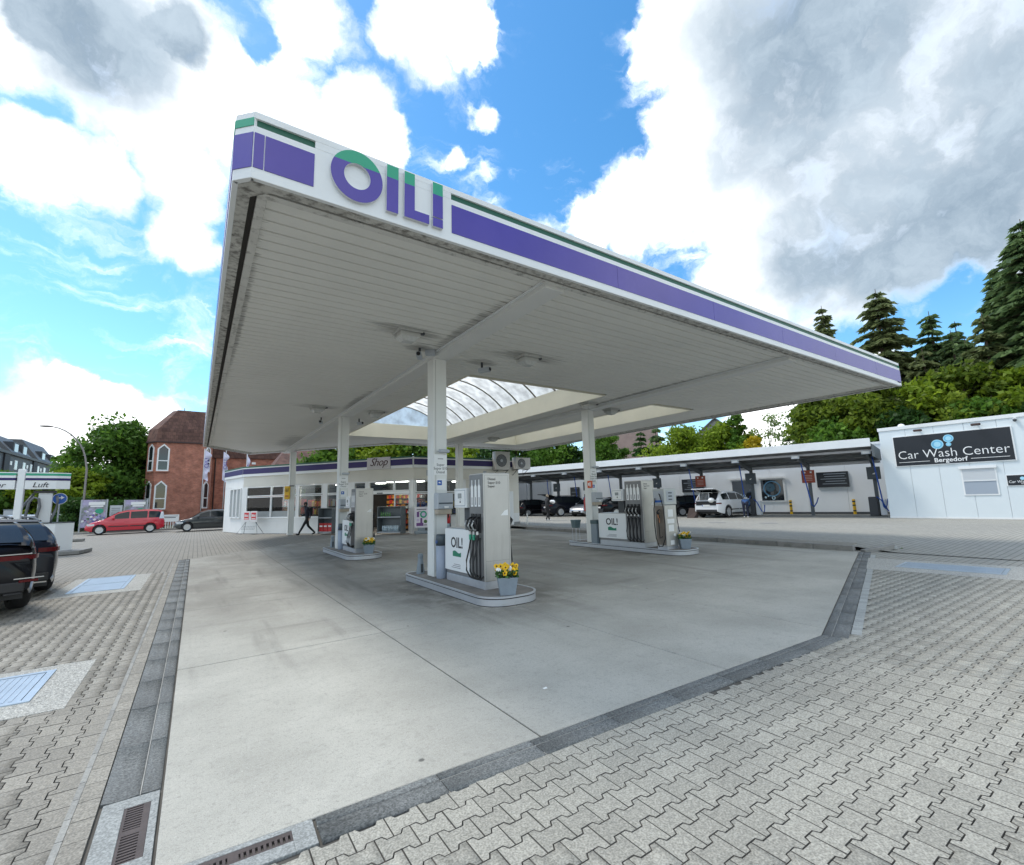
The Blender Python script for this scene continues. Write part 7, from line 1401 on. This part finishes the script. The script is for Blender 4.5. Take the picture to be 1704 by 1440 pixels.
# gabled houses behind the wash
g = empty('gabled_house', 'house with shingled grey gable behind the yellow green trees', 'building'); Gd = Vector((.52, -.85)).normalized(); Gn = Vector((Gd.y, -Gd.x)); gc = Vector((51.0, 31.6))
if Gn.dot(Vector((-.84, -.53))) < 0: Gn = -Gn
def gp(s_, d, z): q = gc + Gd * s_ - Gn * d; return (q.x, q.y, z)
MB().add([gp(-2.6, 0, 0), gp(2.6, 0, 0), gp(2.6, 0, 8.3), gp(0, 0, 10.6), gp(-2.6, 0, 8.3)] + [gp(-2.6, 9, 0), gp(2.6, 9, 0), gp(2.6, 9, 8.3), gp(0, 9, 10.6), gp(-2.6, 9, 8.3)], [(0, 1, 2, 3, 4), (1, 6, 7, 2), (0, 4, 9, 5)]).build('wall', mat('shingle grey', (.33, .33, .32), .8, var=.1), g)
for s_ in (-1, 1): MB().add([gp(0, -.4, 10.75), gp(s_ * 3.1, -.4, 8.0), gp(s_ * 3.1, 9, 8.0), gp(0, 9, 10.75), gp(0, -.4, 10.6), gp(s_ * 3.1, -.4, 7.85)], [(0, 1, 2, 3), (0, 4, 5, 1)]).build('roof', mat('grey roof tile', (.18, .18, .18), .8, var=.15), g)
for i in range(9): MB().add([gp(-1.9 + i * .02, -.03, 8.3 + i * .23), gp(1.9 - i * .02, -.03, 8.3 + i * .23), gp(1.9 - i * .21, -.03, 8.34 + i * .23), gp(-1.9 + i * .21, -.03, 8.34 + i * .23)], [(0, 1, 2, 3)]).build('shingle_line', mat('shingle shade', (.2, .2, .2), .8), g) if i < 7 else None
w_ = MB().add([gp(-1.0, -.06, 6.2), gp(1.0, -.06, 6.2), gp(1.0, -.06, 7.7), gp(-1.0, -.06, 7.7)], [(0, 1, 2, 3)]).build('window', FRAME, g); MB().add([gp(-.85, -.08, 6.35), gp(-.05, -.08, 6.35), gp(-.05, -.08, 7.55), gp(-.85, -.08, 7.55), gp(.05, -.08, 6.35), gp(.85, -.08, 6.35), gp(.85, -.08, 7.55), gp(.05, -.08, 7.55)], [(0, 1, 2, 3), (4, 5, 6, 7)]).build('pane', GLASS, w_)
h = empty('brown_roof_house', 'house with big brown roof behind the dark pines', 'building')
MB().add([(45.0, 47.0, 0), (51.6, 40.2, 0), (56.6, 45.0, 0), (50, 51.8, 0), (45.0, 47.0, 6.0), (51.6, 40.2, 6.0), (56.6, 45, 6.0), (50, 51.8, 6.0)], [(0, 1, 5, 4), (1, 2, 6, 5), (0, 4, 7, 3)]).build('wall', BRICK, h); MB().add([(44.4, 47.0, 5.8), (51.6, 39.4, 5.8), (57.1, 45, 5.8), (50, 52.3, 5.8), (47.6, 49.2, 11.6), (54.0, 42.6, 11.6)], [(0, 1, 5, 4), (1, 2, 5), (2, 3, 4, 5), (3, 0, 4)]).build('roof', ROOFB, h)
MB().b2(47, 47.4, 46.3, 46.7, 9, 10.4).build('roof_vent', STRIP, h)
# dark apartment block
ap = empty('apartment_block', 'dark slate-clad apartment block with dormers and white windows far at left', 'building')
p0, p1 = Vector((-25.5, 90, 0)), Vector((-25.0, 150, 0)); ad = (p1 - p0).normalized(); an = Vector((ad.y, -ad.x, 0)); LA = (p1 - p0).length
def ab(m, s0, s1, d0, d1, z0, z1): a_, b_ = p0 + ad * s0, p0 + ad * s1; return m.prism([tuple((a_ - an * d0).xy), tuple((a_ - an * d1).xy), tuple((b_ - an * d1).xy), tuple((b_ - an * d0).xy)][::-1], z0, z1)
ab(MB(), 0, LA, 0, 12, 5.2, 10.9).build('wall', SLATEB, ap); ab(MB(), 0, LA, .01, 12, 0, 5.2).build('brick_base', BRICK, ap); ab(MB(), 0, LA, -.35, 12, 10.901, 11.3).build('eaves', mat('slate eaves', (.06, .065, .07), .6), ap)
for s0, s1, ht in ((0, 13, 14.0), (17, 28, 14.4), (32, 47, 15.2)):
    a_ = [(s0, -.1, 11.3), (s1, -.1, 11.3), (s1, 6, 11.3), (s0, 6, 11.3), (s0 + .4, 2.6, ht), (s1 - .4, 2.6, ht), (s1 - .4, 5, ht), (s0 + .4, 5, ht)]
    MB().add([tuple(p0 + ad * q[0] - an * q[1] + Vector((0, 0, q[2]))) for q in a_], [(0, 1, 5, 4), (1, 2, 6, 5), (3, 0, 4, 7), (4, 5, 6, 7)]).build('mansard_roof', mat('slate roof', (.08, .085, .09), .6, var=.1), ap)
    for q in (s0 + (s1 - s0) * .3, s0 + (s1 - s0) * .72): dd = ab(MB(), q - 1.3, q + 1.3, .3, 3, 11.4, 13.3).build('dormer', SLATEB, ap); ab(MB(), q - .9, q + .9, .25, .29, 11.7, 13.0).build('pane', mat('pale pane', (.45, .5, .55), .1), dd)
PP = mat('pale pane', (.45, .5, .55), .1)
for i in range(14):
    s_ = 3 + i * 4.2
    for z in (6.2, 8.7):
        w_ = ab(MB(), s_ - .7, s_ + .7, -.05, -.005, z, z + 1.5).build('window', FRAME, ap); ab(MB(), s_ - .55, s_ + .55, -.07, -.051, z + .15, z + 1.35).build('pane', PP, w_)
    if i % 2: ab(MB(), s_ + 1.4, s_ + 2.2, -.06, -.005, 9.3, 9.9).build('small_window', FRAME, ap); ab(MB(), s_ + 1.4, s_ + 2.2, -.06, -.005, 6.7, 7.3).build('small_window', FRAME, ap)
for s_ in (15, 30): ab(MB(), s_ - 1.2, s_ + 1.2, -.2, .0, 5, 10.9).build('stair_recess', mat('dark recess', (.02, .022, .026), .7), ap)
for z in (5.4, 8.2, 10.9): ab(MB(), LA, LA + 3, 1, 6, z, z + .15).build('balcony_slab', LGREY, ap)
for s_ in (0.1, 1.5, 2.9): ab(MB(), LA + s_, LA + s_ + .1, 1, 1.1, 5.4, 10.9).build('balcony_post', LGREY, ap)

# ------------------------------------------------------------------ street furniture at the left
t = empty('street_lamp', 'tall arched steel street lamp before the chestnut tree', 'street lamp', (-7.38, 49.4, 0))
arc_ = [(0, 0, 0), (0, 0, 3), (-.02, 0, 4.9)] + [(-.08 - 2.5 * (1 - math.cos(a)), 0, 4.9 + 3.3 * math.sin(a)) for a in [R(8 + i * 9.5) for i in range(9)]]
MB().tube(arc_, .075, 8, .04).build('pole', mat('lamp pole', (.24, .22, .21), .5, .4), t, smooth=True); e = arc_[-1]; MB().sphere((e[0] - .3, 0, e[2] + .0), .4, 12, 8, (1, .35, .2)).build('lamp_head', mat('lamp pole', (.24, .22, .21), .5), t, smooth=True)
def billboard(x0, x1, y, z0, z1, label, feet):
    t = empty('billboard', label, 'billboard', ((x0 + x1) / 2, y, 0), 0, 'framed advertising boards on the verge'); w = x1 - x0
    for s_ in (-1, 1): MB().b2(s_ * w / 2 - .04, s_ * w / 2 + .04, -.04, .04, 0, z1).build('post', LGREY, t)
    p = MB().b2(-w / 2 + .05, w / 2 - .05, -.03, .03, z0, z1 - .02).build('poster', mat('lilac poster', (.42, .38, .55), .5, var=.5, scale=2.2, stain=.7, stain_col=(.10, .16, .05), sscale=(1.2, 1, 1.2), sthr=(.45, .6)), t)
    h_ = z1 - z0; MB().b2(-w * .22, w * .42, -.036, -.031, z1 - h_ * .2, z1 - h_ * .09).build('title_bar', STRIP, p); MB().b2(-w * .15, w * .36, -.036, -.031, z1 - h_ * .27, z1 - h_ * .215).build('title_bar', STRIP, p)
    disc((w * .22, -.038, z1 - h_ * .42), w * .17, GREEN, p, 'green_disc', sq=.75)
    cols = [mat('pink print', (.5, .28, .36), .5), mat('violet print', (.16, .15, .45), .5), mat('poster purple', (.16, .06, .22), .5), mat('lavender print', (.42, .36, .62), .5), mat('leaf print', (.08, .16, .04), .5), STRIP]; rs = random.Random(5); fl = [MB() for _ in cols]
    for k in range(70):
        k_ = rs.randrange(6); r = rs.uniform(.02, .075) * w; cx_, cz_ = rs.uniform(-.45, .45) * w, z0 + rs.uniform(.04, .60) ** 1.0 * h_; r = min(r, w * .46 - abs(cx_)); fl[k_].add([(cx_ + r * math.cos(a_) * (1 + .25 * math.cos(5 * a_)), -.0315 - .0001 * k, cz_ + r * .8 * math.sin(a_) * (1 + .25 * math.cos(5 * a_))) for a_ in [2 * PI * i / 15 for i in range(15)]], [tuple(range(15))])
    for m_, q_ in zip(cols, fl): q_.build('printed_flowers', m_, p, kind='stuff') if q_.v else None
billboard(-7.2, -5.72, 47.5, .35, 2.45, 'tall flower poster board right behind the street lamp', 0); billboard(-4.72, -3.3, 47.9, .35, 2.4, 'flower poster board above the red car', 0)
t = empty('info_board', 'small pale information board between the two flower posters', 'sign', (-5.25, 48.3, 0)); MB().b2(-.38, .38, -.03, .03, 1.15, 1.98).build('panel', mat('pale board', (.55, .6, .62), .5), t); MB().b2(-.3, -.24, -.02, .02, 0, 1.15).build('post', LGREY, t); MB().b2(.24, .3, -.02, .02, 0, 1.15).build('post', LGREY, t); [MB().b2(-.28, .25, -.035, -.0305, 1.3 + k * .14, 1.34 + k * .14).build('print_line', INKG, t) for k in range(4)]
t = empty('fence_sign', 'long white sign on a low white fence between red and dark car', 'sign', (-1.75, 47.6, 0)); MB().b2(-.62, .62, -.03, .03, .55, 1.12).build('panel', STRIP, t); MB().b2(-.55, .55, -.036, -.031, .98, 1.02).build('print_line', INKG, t); MB().b2(-.55, .4, -.036, -.031, .86, .92).build('print_line', SLATE, t)
for i in range(8): MB().b2(-.58 + i * .16, -.53 + i * .16, -.02, .02, 0, .55).build('fence_slat', STRIP, t)
def flag(x, y, h, label, fw=1.0, dx=.05):
    t = empty('flag', label, 'flag', (x, y, 0), 0, 'white banner flags on poles'); MB().tube([(0, 0, 0), (0, 0, h)], .04, 8, .03).build('pole', LGREY, t, smooth=True)
    rows = []; n_ = 22
    for i in range(n_ + 1):
        z = h - .1 - 2.6 * i / n_; wv = .10 * math.sin(i * .75); rows.append([(dx + fw * (u * (.42 + .12 * math.sin(i * .6)) + wv * u), .12 * math.sin(i * .9 + u * 3) * u, z - .25 * u) for u in (0, .25, .5, .75, 1)])
    f = MB().grid(rows).build('cloth', mat('flag cloth', (.62, .6, .74), .8), t); sharp(f, 80); me = text_mesh('OIL!', .52, extrude=.002); me.materials.append(PURPLE); o = bpy.data.objects.new('lettering', me); COL.objects.link(o); o.parent = f; o.matrix_local = Matrix.Translation((dx + fw * .25, -.16, h - 1.3)) @ Matrix.Diagonal((max(fw, .4), 1, 1, 1)) @ Matrix.Rotation(PI / 2, 4, 'X') @ Matrix.Rotation(PI / 2, 4, 'Z')
flag(.34, 50, 6.9, 'white banner flag in front of the tower corner', .9, .0); flag(2.0, 50, 6.8, 'white banner flag in front of the long brick building', .75, -.2); flag(3.0, 40.4, 5.6, 'purple-edged flag tip just above the left end of the shop', .35, .0)
# air and water station
st = empty('air_station_sign', 'white air and water station sign with green and purple stripes on a post', 'sign', (-5.5, 24.4, 0)); ang = math.atan2(.2, .95)
MB().box((.08, 0, 1.6), (.2, .2, 3.2)).build('post', WHITE2, st, bevel=.02)
def stripe_box(pts, name):
    f = MB().prism(pts, 2.46, 3.08).build(name, WHITE2, st); 
    for a_, b_ in zip(pts[:-1], pts[1:]): seg_box(MB(), a_, b_, .001, .006, 2.96, 3.045).build('green_band', GREEN, f); seg_box(MB(), a_, b_, .001, .006, 2.78, 2.87).build('purple_band', DPURPLE, f)
    return f
f = stripe_box([(.20, -.10), (1.02, .02), (1.38, .20), (.20, .24)][:3] + [(.25, .35)], 'air_panel'); d_ = Vector((.82, .12)).normalized(); text('Luft', .27, INK, f, (.60, -.055, 2.61), (.145, -.99), 'lettering', shear=.25, extrude=.001)
f = stripe_box([(-1.6, -.22), (-.06, -.12), (-.06, .2), (-1.6, .1)], 'water_panel'); text('Wasser', .27, INK, f, (-.72, -.178, 2.60), (.065, -.99), 'lettering', shear=.25, extrude=.001)
isl_ = tag(MB().prism([(-7.2, 23.6), (-3.55, 23.9), (-3.35, 25.2), (-7.2, 25.2)], 0, .14).build('station_island', KERBM, bevel=.02), 'low kerbed island carrying the air station', 'kerb island')
c = empty('air_cabinet', 'white cabinet of the air station', 'cabinet', (-4.45, 24.6, .14)); MB().prism([(-.62, -.42), (.1, -.30), (.56, .1), (.1, .35), (-.62, .3)], 0, 1.03).build('housing', WHITE2, c); MB().prism([(-.64, -.44), (.11, -.32), (.58, .1), (.1, .37), (-.64, .32)], 1.031, 1.06).build('lid', DARKG, c)
v = empty('vacuum_column', 'pale vacuum column with dark cap and looped grey hoses', 'vacuum column', (-4.75, 24.55, 1.2), R(8)); MB().b2(-.19, .19, -.16, .16, 0, 1.12).build('column', mat('pale metal', (.6, .62, .62), .4), v, bevel=.02); MB().b2(-.33, .28, -.2, .2, 1.12, 1.2).build('cap', BLACK, v); HG = mat('grey hose', (.13, .14, .15), .5)
MB().tube([(-.5, -.2, -.3), (-.47, -.2, .2), (-.42, -.22, .75), (-.30, -.24, .95), (-.17, -.24, .9), (-.12, -.24, .6), (-.2, -.24, .1), (-.28, -.22, -.2)], .045, 8).build('hose', HG, v, smooth=True); MB().tube([(.30, .0, 1.0), (.34, -.05, .8), (.30, -.08, .45), (.22, -.1, .15), (.2, -.1, 0)], .045, 8).build('hose', HG, v, smooth=True); MB().tube([(-.33, .1, 1.1), (-.6, .1, .6), (-.75, .1, -.2)], .04, 8).build('hose', HG, v, smooth=True)
s = empty('arrow_sign', 'round blue direction sign with white arrow beside the vacuum column', 'sign', (-4.42, 24.9, 0), R(8)); MB().cyl((0, .03, 1.2), (0, .03, 2.1), .025).build('pole', LGREY, s); MB().cyl((0, .0, 2.1), (0, .012, 2.1), .215, n=28).build('rim', STRIP, s); disc((0, -.002, 2.1), .2, BLUE, s, 'disc', 28); MB().tube([(-.06, -.006, 1.99), (-.06, -.006, 2.08), (-.02, -.006, 2.13), (.05, -.006, 2.14)], .018, 6).build('arrow', STRIP, s); MB().add([(.03, -.008, 2.21), (.13, -.008, 2.14), (.03, -.008, 2.07)], [(0, 2, 1)]).build('arrow_head', STRIP, s)
tag(MB().b2(-6.5, -4.9, 33.9, 34.3, 0, .14).build('kerb_island', KERBM, bevel=.03), 'short low kerb piece behind the air station', 'kerb')
for pts, l in (([(-9, 44.3), (-1.2, 44.6), (3, 44.4)], 0),): kerb_line(pts, h=.12)
MB().add([(-60, 44.8, .02), (8, 44.8, .02), (8, 120, .02), (-60, 120, .02)], [(0, 1, 2, 3)]).build('verge', mat('verge soil', (.07, .07, .04), .95, var=.3, scale=1, coord='World'), kind='structure')
MB().add([(-70, 50, .03), (-8.6, 50, .03), (-8.6, 110, .03), (-70, 110, .03)], [(0, 1, 2, 3)]).build('road', mat('asphalt', (.06, .06, .062), .9, var=.1, coord='World'), kind='structure')
t = empty('grey_pillar_box', 'grey pillar box at the far roadside', 'box', (-11.2, 48.7, 0)); MB().b2(-.3, .3, -.2, .2, 0, 1.8).build('body', LGREY, t, bevel=.03); MB().b2(-.32, .32, -.22, .22, 1.801, 1.86).build('lid', GREYP, t)

# ------------------------------------------------------------------ small things on the ground
for x, y, l, n_ in ((15.9, 4.75, 'dry weed tuft at the end of the raised kerb', 50),):
    t = empty('weed', l, 'weed', (x, y, .0)); pts = np.stack([RNG.normal(0, .03, n_), RNG.normal(0, .012, n_), RNG.uniform(.0, .03, n_)], -1); leaf_quads('leaf_tuft', pts, .013, LMID, t, kind='stuff')
for x, y, l in ((2.55, 3.35, 'scrap of white paper on the concrete near the front gutter'), (7.9, 15.6, 'scrap of white paper on the ground between the islands')):
    tag(MB().add([(-.018, -.012, .003), (.018, -.015, .004), (.02, .012, .008), (-.015, .015, .003)], [(0, 1, 2, 3)]).build('paper_scrap', STRIP, loc=(x, y, .002)), l, 'litter')
